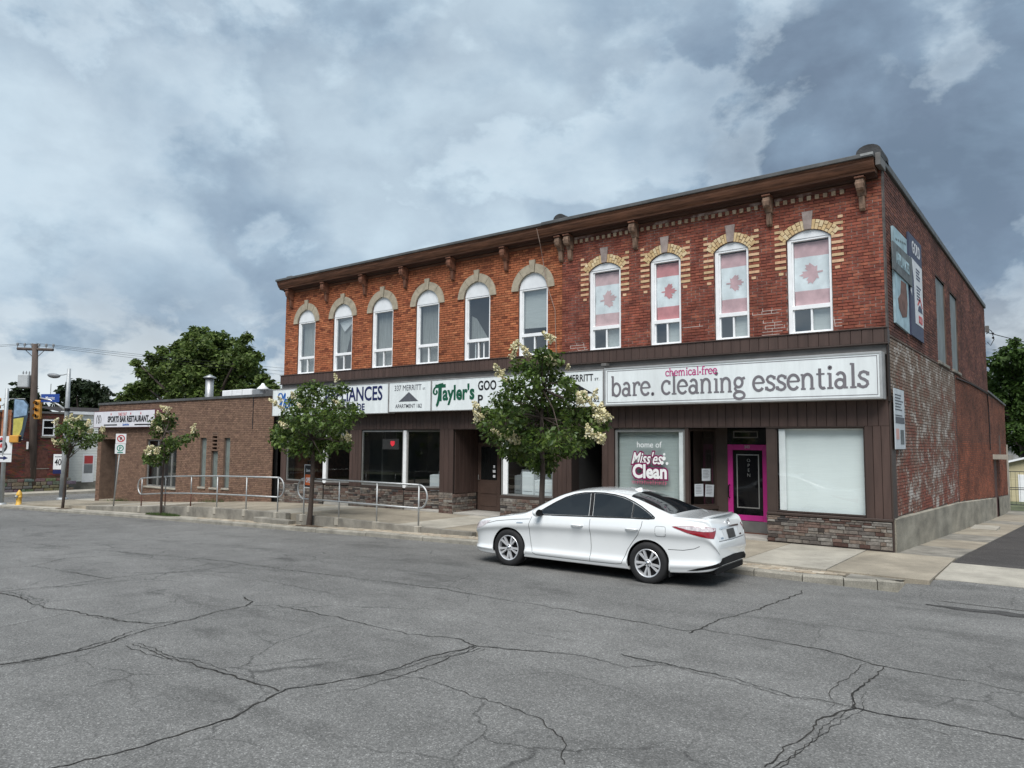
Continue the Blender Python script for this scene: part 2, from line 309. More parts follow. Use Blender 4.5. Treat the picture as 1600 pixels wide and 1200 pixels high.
# materials of the ground
def asphalt(name, base, contrast=0.35):
    m = bpy.data.materials.new(name); m.use_nodes = True; t = m.node_tree; nn = t.nodes; L = t.links; b = nn['Principled BSDF']
    g = nn.new('ShaderNodeNewGeometry')
    def tex(kind, sc, det=3, stretch=None, ro=0.6):
        v = g.outputs['Position']
        if stretch:
            mp = nn.new('ShaderNodeMapping'); mp.inputs['Scale'].default_value = stretch; L.new(v, mp.inputs[0]); v = mp.outputs[0]
        n = nn.new(kind); n.inputs['Scale'].default_value = sc; L.new(v, n.inputs['Vector'])
        if kind == 'ShaderNodeTexNoise': n.inputs['Detail'].default_value = det; n.inputs['Roughness'].default_value = ro; return n.outputs['Fac']
        return n.outputs['Color']
    def ramp(f, stops):
        n = nn.new('ShaderNodeValToRGB'); cr = n.color_ramp
        while len(cr.elements) < len(stops): cr.elements.new(0.5)
        for e, (p, c) in zip(cr.elements, stops): e.position = p; e.color = (c, c, c, 1)
        L.new(f, n.inputs[0]); return n.outputs[0]
    def mul(a, c):
        n = nn.new('ShaderNodeMix'); n.data_type = 'RGBA'; n.blend_type = 'MULTIPLY'; n.inputs[0].default_value = 1; L.new(a, n.inputs[6]); L.new(c, n.inputs[7]); return n.outputs[2]
    col = nn.new('ShaderNodeRGB'); col.outputs[0].default_value = (*base, 1); c = col.outputs[0]
    c = mul(c, ramp(tex('ShaderNodeTexNoise', 0.35, 6, (0.22, 1.0, 1)), [(0.3, 0.78), (0.5, 1.0), (0.7, 1.2)]))     # wheel tracks along the street
    c = mul(c, ramp(tex('ShaderNodeTexNoise', 1.6, 6), [(0.3, 0.86), (0.7, 1.14)]))
    vor = nn.new('ShaderNodeTexVoronoi'); vor.inputs['Scale'].default_value = 95; L.new(g.outputs['Position'], vor.inputs['Vector'])
    sepc = nn.new('ShaderNodeSeparateColor'); L.new(vor.outputs['Color'], sepc.inputs[0])
    c = mul(c, ramp(sepc.outputs[0], [(0.0, 1-contrast), (0.55, 0.98), (0.86, 1.12), (0.97, 1.0+contrast*2.1)]))
    c = mul(c, ramp(tex('ShaderNodeTexNoise', 42, 4, None, 0.75), [(0.32, 0.72), (0.5, 1.0), (0.68, 1.26)]))
    nz = nn.new('ShaderNodeTexNoise'); nz.inputs['Scale'].default_value = 2.2; nz.inputs['Detail'].default_value = 6; L.new(g.outputs['Position'], nz.inputs['Vector'])
    vm = nn.new('ShaderNodeVectorMath'); vm.operation = 'MULTIPLY_ADD'; vm.inputs[1].default_value = (.55, .55, 0); L.new(nz.outputs['Color'], vm.inputs[0]); L.new(g.outputs['Position'], vm.inputs[2])
    ve = nn.new('ShaderNodeTexVoronoi'); ve.feature = 'DISTANCE_TO_EDGE'; ve.inputs['Scale'].default_value = 0.62; L.new(vm.outputs[0], ve.inputs['Vector'])
    fine_ = ramp(ve.outputs['Distance'], [(0.0, 0.45), (0.004, 0.62), (0.010, 1.0)])                     # hairline cracks, only in tired areas
    msk = ramp(tex('ShaderNodeTexNoise', 0.28, 4), [(0.46, 0.0), (0.58, 1.0)])
    mxf = nn.new('ShaderNodeMix'); mxf.data_type = 'RGBA'; mxf.inputs[6].default_value = (1, 1, 1, 1); L.new(msk, mxf.inputs[0]); L.new(fine_, mxf.inputs[7]); c = mul(c, mxf.outputs[2])
    c = mul(c, ramp(tex('ShaderNodeTexNoise', 0.9, 7, (0.5, 1.2, 1), .7), [(0.36, 0.74), (0.46, 1.0), (0.60, 1.0), (0.70, 1.13)]))   # oil and patch stains
    L.new(c, b.inputs['Base Color']); b.inputs['Roughness'].default_value = 0.82; b.inputs['Specular IOR Level'].default_value = 0.3
    bp = nn.new('ShaderNodeBump'); bp.inputs['Strength'].default_value = 0.55; bp.inputs['Distance'].default_value = 0.008; L.new(tex('ShaderNodeTexNoise', 75, 5, None, 0.7), bp.inputs['Height']); L.new(bp.outputs[0], b.inputs['Normal'])
    MATS[name] = m; return m
M_road = asphalt('asphalt', (0.152, 0.150, 0.144))
M_drive = asphalt('fresh_asphalt', (0.060, 0.055, 0.052), 0.4)
M_patch = asphalt('worn_patch', (0.062, 0.060, 0.058))
M_conc = mat('concrete', (0.285, 0.25, 0.195), 0.85, 0.16, 1.1, 0.4, 45, fine=0.16, fscale=60, stain=.22, spots=.35)
M_conc2 = mat('concrete_pale', (0.35, 0.325, 0.275), 0.85, 0.14, 1.6, 0.35, 45, fine=0.14, fscale=60, stain=.2, spots=.3)
M_concd = mat('concrete_ledge', (0.225, 0.21, 0.18), 0.9, 0.28, 2.2, 0.5, 40, fine=0.15, fscale=50, stain=.25)
M_curb = mat('kerb_concrete', (0.25, 0.235, 0.20), 0.9, 0.25, 2.5, 0.6, 35, fine=0.2, fscale=50)
M_paver = mat('paver', (0.33, 0.285, 0.22), 0.85, 0.22, 5, 0.4, 70, attr=True, fine=0.15)
M_joint = mat('joint_dirt', (0.14, 0.12, 0.09), 0.95, 0.2, 6)
M_dirt = mat('dirt', (0.095, 0.068, 0.045), 0.95, 0.3, 6, 0.8, 60)
M_crack = mat('crack_fill', (0.026, 0.024, 0.021), 0.95, 0.5, 6)
M_ground = mat('ground_soil', (0.085, 0.095, 0.05), 0.95, 0.35, 0.8, 0.5, 20)

# ------------------------------------------------------------------ ground, roads, pavement
def sheet(name, xs, ys, zf, m):
    v = [(x, y, zf(x, y)) for y in ys for x in xs]; n = len(xs)
    f = [(j*n+i, j*n+i+1, (j+1)*n+i+1, (j+1)*n+i) for j in range(len(ys)-1) for i in range(n-1)]
    mb = MB(); mb.add(v, f); return struct(mb.build(name, m, smooth=True))
def zground(x, y):
    z = zr(x) - 0.10
    k = min(1, max(0, (x+22)/14.0))
    return z - 0.042*max(0, min(y, 26))*k - 0.02
gx = [-900,-500,-300,-200,-150,-110]+[-80+4*i for i in range(26)]+[24,30,40,60,100,150,250,500,900]
gy = [-900,-400,-200,-100,-60,-40,-30,-24,-18]+[-14+4*i for i in range(18)]+[62,70,85,100,140,200,300,500,900]
sheet('ground', gx, gy, zground, M_ground)
rx = [-300,-200,-120,-80,-60,-52,-46,-42]+[-40+1.25*i for i in range(44)]+[18,25,40,80,150,300]
road = sheet('road', rx, [-17.2,-14,-11,-8,-6,-4.6,-3.70], lambda x, y: zr(x)+0.05*max(0, math.sin(math.pi*min(1, max(0, (-3.7-y)/13.5))))*0.6, M_road)
sheet('side_street', [-44.2,-42,-40,-37.6], [-3.68,0,6,12,20,40,80,160], lambda x, y: zr(x)-0.004, M_road)
# far pavements
mb = MB()
for i in range(len(rx)-1):
    a, b = rx[i], rx[i+1]; mb.add([(a,-21,zr(a)+.12),(b,-21,zr(b)+.12),(b,-17.2,zr(b)+.12),(a,-17.2,zr(a)+.12),(a,-17.2,zr(a)-.1),(b,-17.2,zr(b)-.1)], [(0,1,2,3),(3,2,5,4)])
struct(mb.build('opposite_pavement', M_conc))
mb = MB()
for y0, y1 in ((-3.9, 8), (8, 40), (40, 120)):
    mb.box((-46.0, y0, -1.5), (-44.2, y1, -0.98))
    mb.box((-37.6, max(y0, 0.02), -1.5), (-35.42, y1, -0.93))
struct(mb.build('side_street_pavement', M_conc2))

# pavement along the shops: slabs with open joints over a dark bed
sidewalk = bpy.data.objects.new('sidewalk', None); COL.objects.link(sidewalk); struct(sidewalk)
mb = MB()
XS = [-38+1.5*i for i in range(26)]+[1.06]
for a, b in zip(XS, XS[1:]):
    mb.add([(a,-3.0,zs(a)-.03),(b,-3.0,zs(b)-.03),(b,0.0,zs(b)-.03),(a,0.0,zs(a)-.03)], [(0,1,2,3)])
    if b <= -0.4: mb.add([(a,0.0,zs(a)-.03),(b,0.0,zs(b)-.03),(b,2.6,zs(b)-.03),(a,2.6,zs(a)-.03)], [(0,1,2,3)])
mb.build('slab_bed', M_joint, sidewalk)
for i, (a, b) in enumerate(zip(XS, XS[1:])):
    for (y0, y1) in ((-3.02, -0.012),):
        g_ = 0.007; dz = rng.uniform(-0.003, 0.003); A, B = a+g_, b-g_; za, zb_ = zs(A)+dz-.001, zs(B)+dz-.001; h = 0.38
        m_ = MB().add([(A,y0,za),(B,y0,zb_),(B,y1,zb_),(A,y1,za),(A,y0,za-h),(B,y0,zb_-h),(B,y1,zb_-h),(A,y1,za-h)], [(0,1,2,3),(4,7,6,5),(0,4,5,1),(1,5,6,2),(2,6,7,3),(3,7,4,0)])
        m_.build('sidewalk_slab', M_conc if rng.random() < .8 else M_conc2, sidewalk)
# concrete walk along the side wall, apron and driveway
walk = bpy.data.objects.new('side_walk', None); COL.objects.link(walk); struct(walk)
ys = [0.0, 2.6, 5.2, 7.8, 10.4, 13.0, 15.6, 18.2, 20.8, 23.4, 26.0, 28.6]
for a, b in zip(ys, ys[1:]):
    xr = lambda y: 1.07+0.013*y
    m_ = MB().add([(0.0,a+.006,zd(a)),(xr(a),a+.006,zd(a)),(xr(b),b-.006,zd(b)),(0.0,b-.006,zd(b)),(0.0,a+.006,zd(a)-.2),(xr(a),a+.006,zd(a)-.2),(xr(b),b-.006,zd(b)-.2),(0.0,b-.006,zd(b)-.2)], [(0,1,2,3),(0,4,5,1),(1,5,6,2),(2,6,7,3),(3,7,4,0)])
    m_.build('walk_slab', M_conc if rng.random() < .7 else M_concd, walk)
MB().box((0.18, 10.6, zd(10.6)-.05), (0.86, 12.0, zd(10.6)+0.035)).build('step_pad', M_conc2, walk)
apron = bpy.data.objects.new('driveway_apron', None); COL.objects.link(apron); struct(apron)
for k in range(4):
    a, b = 1.072+2.2*k, 1.072+2.2*(k+1)-.012
    MB().add([(a,-2.62,-.022),(b,-2.62,-.022),(b,-0.67,-.008),(a,-0.67,-.008),(a,-2.62,-.25),(b,-2.62,-.25),(b,-.67,-.25),(a,-.67,-.25)], [(0,1,2,3),(0,4,5,1),(1,5,6,2),(3,7,4,0)]).build('apron_slab', M_conc2, apron)
sheet('driveway', [1.06, 3, 6, 12.0], [-0.66, 1, 3, 6, 10, 15, 20, 26, 34, 42], lambda x, y: zd(y)-.006 if x > 1.1 else zd(y)-.012, M_drive)
sheet('driveway_ramp', [0.72, 1.4, 2.2, 4, 7, 9.9], [-4.0, -3.4, -2.9, -2.625], lambda x, y: -0.028-0.092*max(0, (-2.62-y)/1.38)-(.03 if x < .8 else 0), M_road)
wp = MB(); xs_ = [1.2+.12*k for k in range(26)]; r2 = random.Random(4); vs2 = [(x, -4.40-.10*math.sin(k*.5)*.3-(.03+.09*min(1, k/6))*r2.uniform(.6, 1.4)*sg_*-1, 0) for k, x in enumerate(xs_) for sg_ in (-1, 1)]
wp.add([(x, y, zr(x)+0.0115) for x, y, _ in vs2], [(2*i, 2*i+1, 2*i+3, 2*i+2) for i in range(len(xs_)-1)]); struct(wp.build('worn_patch', M_patch))

# kerb, in poured lengths, bending in to the driveway at its right end
kerb = bpy.data.objects.new('kerb', None); COL.objects.link(kerb); struct(kerb)
KP = [(-37.4+2.0*i, -3.70) for i in range(18)] + [(-1.5, -3.70), (-0.7, -3.69), (-0.1, -3.52), (0.35, -3.28), (0.70, -3.02)]
for i, (p, q) in enumerate(zip(KP, KP[1:])):
    P = Vector((*p, 0)); Q = Vector((*q, 0)); d = (Q-P).normalized(); nrm = Vector((-d.y, d.x, 0)); w = 0.15
    P2, Q2 = P+d*.008, Q-d*.008; k0 = 1.0 if p[0] < -0.6 else max(0.70, 1-.3*(p[0]+0.7)/1.4); k1 = 1.0 if q[0] < -0.6 else max(0.70, 1-.3*(q[0]+0.7)/1.4)
    hh = lambda x, k: zr(x) + (zb(x)-zr(x))*k + rng.uniform(-.012, .006)
    ha, hb = hh(p[0], k0), hh(q[0], k1); lo = -.3
    vs_ = []
    for (pt, h) in ((P2, ha), (Q2, hb)):
        vs_ += [(*(pt-nrm*0.012)[:2], zr(pt.x)+lo), (*(pt-nrm*0.004)[:2], h-.03), (*(pt+nrm*.025)[:2], h), (*(pt+nrm*w)[:2], h), (*(pt+nrm*w)[:2], zr(pt.x)+lo)]
    MB().add(vs_, [(0,1,6,5),(1,2,7,6),(2,3,8,7),(3,4,9,8),(0,4,3,2,1),(5,6,7,8,9)]).build('kerb_stone', M_curb, kerb)

# strip of pavers between kerb and pavement
strip = bpy.data.objects.new('paver_strip', None); COL.objects.link(strip); struct(strip)
mb = MB(); mbs = MB(); px = [-37.4+0.8*i for i in range(48)]
for a, b in zip(px, px[1:]):
    if b > -0.1: b = -0.1
    if a >= -0.1: break
    z0, z1 = zb(a)-.012, zb(b)-.012; ylo = lambda x: -3.56 if x < -0.7 else -3.56+0.50*(x+0.7)/1.4
    mb.add([(a,ylo(a),z0),(b,ylo(b),z1),(b,-3.0,z1),(a,-3.0,z0)], [(0,1,2,3)])
mb.build('paver_bed', M_joint, strip)
MB().add([(-.1,-3.0,-.022),(.74,-3.0,-.026),(.66,-3.06,-.040),(.33,-3.19,-.040),(-.1,-3.46,-.030)], [(0,1,2,3,4)]).build('broken_kerb_fill', M_concd, strip)
pieces = []
for row in range(5):
    y0 = -3.545+row*0.108; x = -20.0+(row % 2)*0.1
    while x < -0.32:
        lim = -3.55 if x+.2 < -0.7 else -3.55+0.50*(x+.2+0.7)/1.4
        if y0 > lim and y0+.1 < -3.03 and not (-14.75 < x < -13.6) and not (-6.9 < x < -5.6): pieces.append((x, y0))
        x += 0.208
pieces.sort(key=lambda p: -p[0])
pcols = [(0.36,0.31,0.24),(0.31,0.265,0.205),(0.39,0.35,0.285),(0.33,0.27,0.20)]
pm = [MB().bbox((0,0,-.05),(.198,.098,0), .006, c).mesh('paver', M_paver) for c in pcols]
for i, (x, y) in enumerate(pieces):
    if i < 300:
        o = link('paver', pm[rng.randrange(4)], strip); o.location = (x, y, zb(x+.1)+rng.uniform(-.004, .006)); o.rotation_euler = (rng.uniform(-.02,.02), math.atan2(zb(x)-zb(x+.2), .2)+rng.uniform(-.015,.015), rng.uniform(-.025,.025))
    else:
        z = zb(x+.1)+rng.uniform(-.004, .005); mbs.box((x,y,z-.05),(x+.198,y+.098,z), pcols[rng.randrange(4)])
stuff(mbs.build('distant_pavers', M_paver, strip))
mb = MB()
for a, b in zip(px, px[1:]):
    if a < -20.2: mb.add([(a,-3.56,zb(a)-.001),(b,-3.56,zb(b)-.001),(b,-3.02,zb(b)-.001),(a,-3.02,zb(a)-.001)], [(0,1,2,3)])
mb.build('verge_slab', M_conc2, strip)
# low concrete upstand that carries the railings
def ledge(x0, x1, label):
    e = thing('concrete_ledge', label, 'ledge', ((x0+x1)/2, -3.12, zs((x0+x1)/2)))
    n = max(2, int((x1-x0)/1.6)); o = e.location
    for i in range(n):
        a = x0+(x1-x0)*i/n+.006; b = x0+(x1-x0)*(i+1)/n-.006
        v = [(a,-3.20,zs(a)+.015),(b,-3.20,zs(b)+.015),(b,-3.035,zs(b)+.015),(a,-3.035,zs(a)+.015),(a,-3.20,zr(a)-.1),(b,-3.20,zr(b)-.1),(b,-3.035,zr(b)-.1),(a,-3.035,zr(a)-.1)]
        MB().add([tuple(Vector(p)-o) for p in v], [(0,1,2,3),(0,4,5,1),(1,5,6,2),(2,6,7,3),(3,7,4,0)]).build('ledge_block', M_concd, e)
    return e
ledge(-28.6, -15.45, 'stained concrete ledge under the railing before the brown brick bar')
ledge(-14.95, -8.3, 'low concrete ledge under the railing before the appliance shop')
st = thing('concrete_step', 'single concrete step in the gap between the two railings', 'step', (-15.9, -3.35, zb(-15.9)))
MB().bbox((-0.75,-.12,-.1),(0.95,.14,.14),.012).build('tread', M_concd, st)

# cracks in the road: jagged, dirt-filled, following the slab joints below
def crack(pts, w, strands=1, spread=0.05, seed=0):
    r_ = random.Random(seed); W = [on_z(x, y, -0.10) for x, y in pts]; W = [Vector((p[0], p[1], 0)) for p in W]
    for s in range(strands):
        P = []
        for a, b in zip(W, W[1:]):
            n = max(2, int((b-a).length/0.05))
            for i in range(n): P.append(a.lerp(b, i/n))
        P.append(W[-1]); mb = MB(); off = 0; vs = []; ph = r_.uniform(0, 9); nn_ = len(P); gate = r_.uniform(0, 9)
        for i, p in enumerate(P):
            t = (P[min(i+1, nn_-1)]-P[max(i-1, 0)]).normalized(); nr = Vector((-t.y, t.x, 0))
            off = off*0.86 + r_.uniform(-.022, .022)
            o2 = off + (math.sin(i*0.035+ph)*spread*s if s else 0)
            ww = 1.45*w*(0.4+0.6*r_.random())*(0.78+0.22*math.sin(i*.11+ph)); 
            if s: ww *= 0.6*max(0, math.sin(i*0.05+gate))
            q = p+nr*o2; vs += [(q.x+nr.x*ww/2, q.y+nr.y*ww/2, 0), (q.x-nr.x*ww/2, q.y-nr.y*ww/2, 0)]
        zz = lambda x, y: zr(x)+0.03*max(0, math.sin(math.pi*min(1, max(0, (-3.7-y)/13.5))))+0.0045
        vs = [(x, y, zz(x, y)) for x, y, _ in vs]
        mb.add(vs, [(2*i, 2*i+1, 2*i+3, 2*i+2) for i in range(nn_-1)]); mb.build('crack', M_crack, road)
CR = [([(0,915),(30,925),(75,945),(130,955),(235,972),(290,968),(330,955),(385,945),(396,938),(378,930)],.020,3),
 ([(0,1037),(60,1028),(120,1015),(180,1000),(230,982),(290,968)],.024,5),
 ([(0,913),(80,907),(180,893),(280,884),(345,879),(375,873)],.022,1),
 ([(0,822),(165,844),(350,867),(480,890),(600,907),(700,922),(815,940),(950,965),(1075,985),(1100,982),(1215,1002),(1330,1027),(1380,1041),(1465,1056),(1600,1080)],.016,1),
 ([(1075,989),(1130,968),(1180,952),(1255,921)],.022,1),
 ([(396,945),(430,945),(545,968),(640,990),(715,998),(742,1010),(800,1014),(875,1022),(930,1030),(980,1042),(1020,1037)],.014,1),
 ([(970,1022),(1060,1042),(1150,1062),(1240,1088),(1280,1095),(1330,1106)],.014,3),
 ([(1330,1106),(1400,1117),(1430,1122),(1510,1137),(1600,1155)],.024,1),
 ([(742,1010),(700,1022),(650,1035),(600,1052),(540,1065),(450,1078),(430,1090),(380,1110),(300,1140),(200,1172),(80,1198)],.020,5),
 ([(210,1005),(260,1025),(300,1035),(350,1050),(400,1068),(440,1078)],.018,3),
 ([(1380,1042),(1350,1065),(1330,1090),(1332,1106),(1290,1122),(1265,1145),(1230,1175),(1195,1199)],.018,4),
 ([(600,1055),(650,1058),(700,1070),(740,1090),(800,1108),(850,1125),(890,1160),(885,1195)],.009,1),
 ([(0,872),(50,868),(105,855),(150,853)],.018,1),([(50,868),(130,885),(180,893)],.014,1),([(0,975),(40,966),(120,950)],.008,1),
 ([(300,888),(420,905),(540,930)],.008,1),([(700,960),(800,985),(900,1002)],.006,1),([(1400,1128),(1480,1150)],.007,1)]
for i, (p, w, s) in enumerate(CR): crack(p, w, s, 0.055, i)
# dirt beside the second tree and grass by the third
def patch(name, x0, x1, y0, y1, m, dz=0.03, parent=None, n=22):
    cx, cy = (x0+x1)/2, (y0+y1)/2; r_ = random.Random(int(x0*100)); vs = [(cx, cy, zb(cx)+dz)]
    for k in range(n):
        a = 2*math.pi*k/n; q = r_.uniform(.82, 1.06); x = cx+(x1-x0)/2*math.cos(a)*q; y = cy+(y1-y0)/2*math.sin(a)*q; vs.append((x, y, zb(x)+0.004))
    return MB().add(vs, [(0, 1+k, 1+(k+1) % n) for k in range(n)]).build(name, m, parent, smooth=True)
struct(patch('soil_bed', -14.75, -13.5, -3.55, -3.21, M_dirt, 0.03)); struct(patch('soil_bed', -6.9, -5.5, -3.55, -3.03, M_dirt)); struct(patch('soil_bed', -23.4, -21.2, -3.55, -3.21, M_dirt)); struct(patch('soil_bed', -31, -29.8, -3.55, -3.05, M_dirt))
M_grass = mat('grass', (0.05, 0.085, 0.02), 0.8, 0.4, 9)
mb = MB()
for k in range(1500):
    a = rng.uniform(0, 2*math.pi); q = math.sqrt(rng.random()); x = -22.2+1.15*q*math.cos(a); y = -3.37+0.17*q*math.sin(a); h = rng.uniform(.03, .13)*(1.15-q*.5); d = rng.uniform(0, 6.3); l = rng.uniform(0, .06)
    z = zb(x)+.005; mb.add([(x-.006*math.cos(d), y-.006*math.sin(d), z), (x+.006*math.cos(d), y+.006*math.sin(d), z), (x+l*math.sin(d), y+l*math.cos(d), z+h)], [(0,1,2)])
for cx_, cy_, n_, s_ in ((-0.02, 0, 0, 0), (-32.6, -0.1, 160, .5), (-24.5,-.12,120,.7)):
    for k in range(n_):
        x = cx_+rng.gauss(0, s_); y = cy_+rng.uniform(-.1, .08); z = zs(x); h = rng.uniform(.04,.2); d = rng.uniform(0, 6.3)
        mb.add([(x-.008*math.cos(d), y-.008*math.sin(d), z), (x+.008*math.cos(d), y+.008*math.sin(d), z), (x+.05*math.sin(d), y+.05*math.cos(d), z+h)], [(0,1,2)])
tag(stuff(mb.build('grass', M_grass, fix=False)), 'tufts of green grass round a street tree and along the bar wall', 'grass')
# ------------------------------------------------------------------ brickwork helpers
def holed(u0, u1, v0, v1, holes):                  # rectangles left of a wall after its openings are cut out
    us = sorted({u0, u1, *[max(u0, min(u1, h[i])) for h in holes for i in (0, 1)]}); vs_ = sorted({v0, v1, *[max(v0, min(v1, h[i])) for h in holes for i in (2, 3)]})
    out = []
    for a, b in zip(us, us[1:]):
        for c, d in zip(vs_, vs_[1:]):
            m_, n_ = (a+b)/2, (c+d)/2
            if not any(h[0] < m_ < h[1] and h[2] < n_ < h[3] for h in holes): out.append((a, b, c, d))
    return out
def bricks(u0, u1, v0, v1, cut, course, length, floor=None, seed=1):
    """list of (ua, ub, va, vb) running-bond bricks; cut(va, vb) gives the forbidden u intervals of a course"""
    out = []; k = 0; v = v0; r_ = random.Random(seed); j = 0.010
    while v + course*0.6 < v1:
        vb = min(v+course-j, v1); iv = [(u0, u1)]
        for a, b in sorted(cut(v, vb)):
            iv = [q for s, e in iv for q in ((s, min(e, a)), (max(s, b), e)) if q[1]-q[0] > 0.012]
        for s, e in iv:
            u = u0 - (0.5*length if k % 2 else 0); 
            while u < e:
                a, b = max(u, s), min(u+length-j, e)
                if b-a > 0.02 and (floor is None or v > floor((a+b)/2)): out.append((a, b, v, vb))
                u += length
        v += course; k += 1
    return out
def brick_mesh(lst, fn, colf, seed=3, jit=0.003, depth=0.03):
    mb = MB(); r_ = random.Random(seed)
    for a, b, c, d in lst:
        f = r_.uniform(-jit, jit); t = r_.uniform(-.0015, .0015); e = 0.003
        P = [fn(a, c, depth), fn(b, c, depth), fn(b, d, depth), fn(a, d, depth), fn(a+e, c+e, f), fn(b-e, c+e, f+t), fn(b-e, d-e, f+t), fn(a+e, d-e, f)]
        mb.add(P, [(4,5,6,7),(0,1,5,4),(1,2,6,5),(2,3,7,6),(3,0,4,7)], colf(r_, a, c))
    return mb
front = lambda u, v, d: (u, d, v)                  # d > 0 goes into the building
side = lambda u, v, d: (-d, u, v)
M_brickL = mat('orange_brick', (1,1,1), 0.88, 0.22, 9, 0.5, 90, attr=True, fine=0.12, stain=.22)
M_brickR = mat('dark_red_brick', (1,1,1), 0.85, 0.25, 7, 0.5, 90, attr=True, fine=0.12, stain=.24)
M_mortL = mat('mortar_warm', (0.15, 0.062, 0.035), 0.95, 0.3, 8)
M_mortR = mat('mortar_patchy', (0.15, 0.060, 0.045), 0.95, 0.3, 2.2, col2=(0.40, 0.30, 0.26), lo=0.46, hi=0.62)
M_mortS = mat('mortar_side', (0.11, 0.075, 0.06), 0.95, 0.35, 2.0)
M_cream = mat('cream_brick', (1,1,1), 0.85, 0.14, 12, 0.4, 90, attr=True, fine=0.1)
M_stone = mat('window_stone', (0.36, 0.315, 0.24), 0.85, 0.16, 6, 0.4, 50, fine=0.1)
M_key = mat('keystone', (0.30, 0.245, 0.225), 0.85, 0.2, 6, 0.4, 50)
M_white = mat('white_vinyl', (0.82, 0.83, 0.84), 0.45, 0.05, 5)
M_whited = mat('white_panel', (0.74, 0.76, 0.78), 0.55, 0.06, 3)
M_pane = glass('window_pane', (0.84, 0.88, 0.88), 0.20)
M_shop = glass('shop_glass', (0.93, 0.965, 0.96), 0.045); M_pane2 = glass('clear_pane', (0.95, 0.97, 0.97), 0.03)
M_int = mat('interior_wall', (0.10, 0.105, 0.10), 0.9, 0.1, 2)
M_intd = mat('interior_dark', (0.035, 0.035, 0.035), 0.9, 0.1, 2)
M_soff = mat('soffit_painted_shade', (0.055, 0.026, 0.018), 0.8, 0.3, 5, 0.3, 30, stretch=(0.25, 1, 3))  # cornice wood darkened: shade under the overhang painted into the soffit colour
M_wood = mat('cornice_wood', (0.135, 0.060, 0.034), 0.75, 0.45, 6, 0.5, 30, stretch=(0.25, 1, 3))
M_wood2 = mat('bracket_wood', (0.175, 0.075, 0.045), 0.75, 0.40, 8, 0.5, 40, stretch=(1, 1, 0.4))
M_woodg = mat('bracket_wood_bare', (0.21, 0.135, 0.095), 0.85, 0.45, 10, 0.6, 40, stretch=(1, 1, 0.3))
M_cap = mat('roof_flashing', (0.085, 0.087, 0.088), 0.6, 0.25, 2.5)
M_tar = mat('roof_tar', (0.035, 0.036, 0.038), 0.7, 0.4, 6, 0.7, 25)
M_board = mat('brown_siding', (0.066, 0.040, 0.033), 0.62, 0.16, 2.5, 0.15, 40, attr=True, stretch=(3, 3, 0.4))
M_seam = mat('siding_seam', (0.020, 0.014, 0.012), 0.8, 0.1, 3)
M_trim = mat('brown_trim', (0.052, 0.036, 0.030), 0.55, 0.12, 3)
M_trimg = mat('grey_strip', (0.13, 0.125, 0.12), 0.6, 0.15, 3)
M_alum = mat('aluminium_frame', (0.30, 0.30, 0.29), 0.45, 0.12, 4, metal=0.5)
M_sten = mat('stone_veneer', (1,1,1), 0.9, 0.3, 14, 0.8, 60, attr=True, fine=0.15)
M_grout = mat('stone_grout', (0.045, 0.040, 0.036), 0.95, 0.2, 8)

# ------------------------------------------------------------------ the two-storey brick building
bld = thing('brick_building', 'long two-storey red brick corner building with brown shopfronts below', 'building')
WIN = [dict(cx=c, h=0.50, z0=4.52, sp=6.40, rise=0.47, kind='arch') for c in (-19.03, -17.02, -15.02, -12.98, -10.95, -8.91)] + \
      [dict(cx=c, h=h, z0=4.52, sp=6.61, rise=0.19, kind='seg') for c, h in ((-6.61, .47), (-4.90, .41), (-3.235, .41), (-1.50, .47))]
def arc_z(w, x):
    q = (x-w['cx'])/w['h']; q = max(-1, min(1, q))
    return w['sp'] + (w['rise']*math.sqrt(1-q*q) if w['kind'] == 'arch' else w['rise']*(1-q*q))
XL, XM, XR_, ZB, ZT = -20.30, -7.93, 0.0, 4.22, 7.90
def cutter(va, vb):
    out = []
    for w in WIN:
        if vb < w['z0']: continue
        z = va
        if z < w['sp']: out.append((w['cx']-w['h']-.004, w['cx']+w['h']+.004))
        elif w['kind'] == 'arch':
            dz = (z-w['sp'])/0.58
            if dz < 1: hh = 0.60*math.sqrt(1-dz*dz); out.append((w['cx']-hh, w['cx']+hh))
        else:
            dz = (z-w['sp'])/0.32
            if dz < 1: hh = (w['h']+.03)*math.sqrt(1-dz); out.append((w['cx']-hh, w['cx']+hh))
    return out
def colL(r_, u, v):
    k = r_.random(); b = (0.345, 0.110, 0.048); q = r_.uniform(.78, 1.18)
    if k < .10: b = (0.20, 0.055, 0.025)
    elif k < .22: b = (0.40, 0.145, 0.065)
    return tuple(x*q for x in b)
def colR(r_, u, v):
    k = r_.random(); b = (0.228, 0.064, 0.040); q = r_.uniform(.82, 1.15)
    if k < .18: b = (0.175, 0.048, 0.032)
    elif k < .30: b = (0.275, 0.088, 0.052)
    return tuple(x*q for x in b)
COURSE, BLEN = 0.068, 0.212
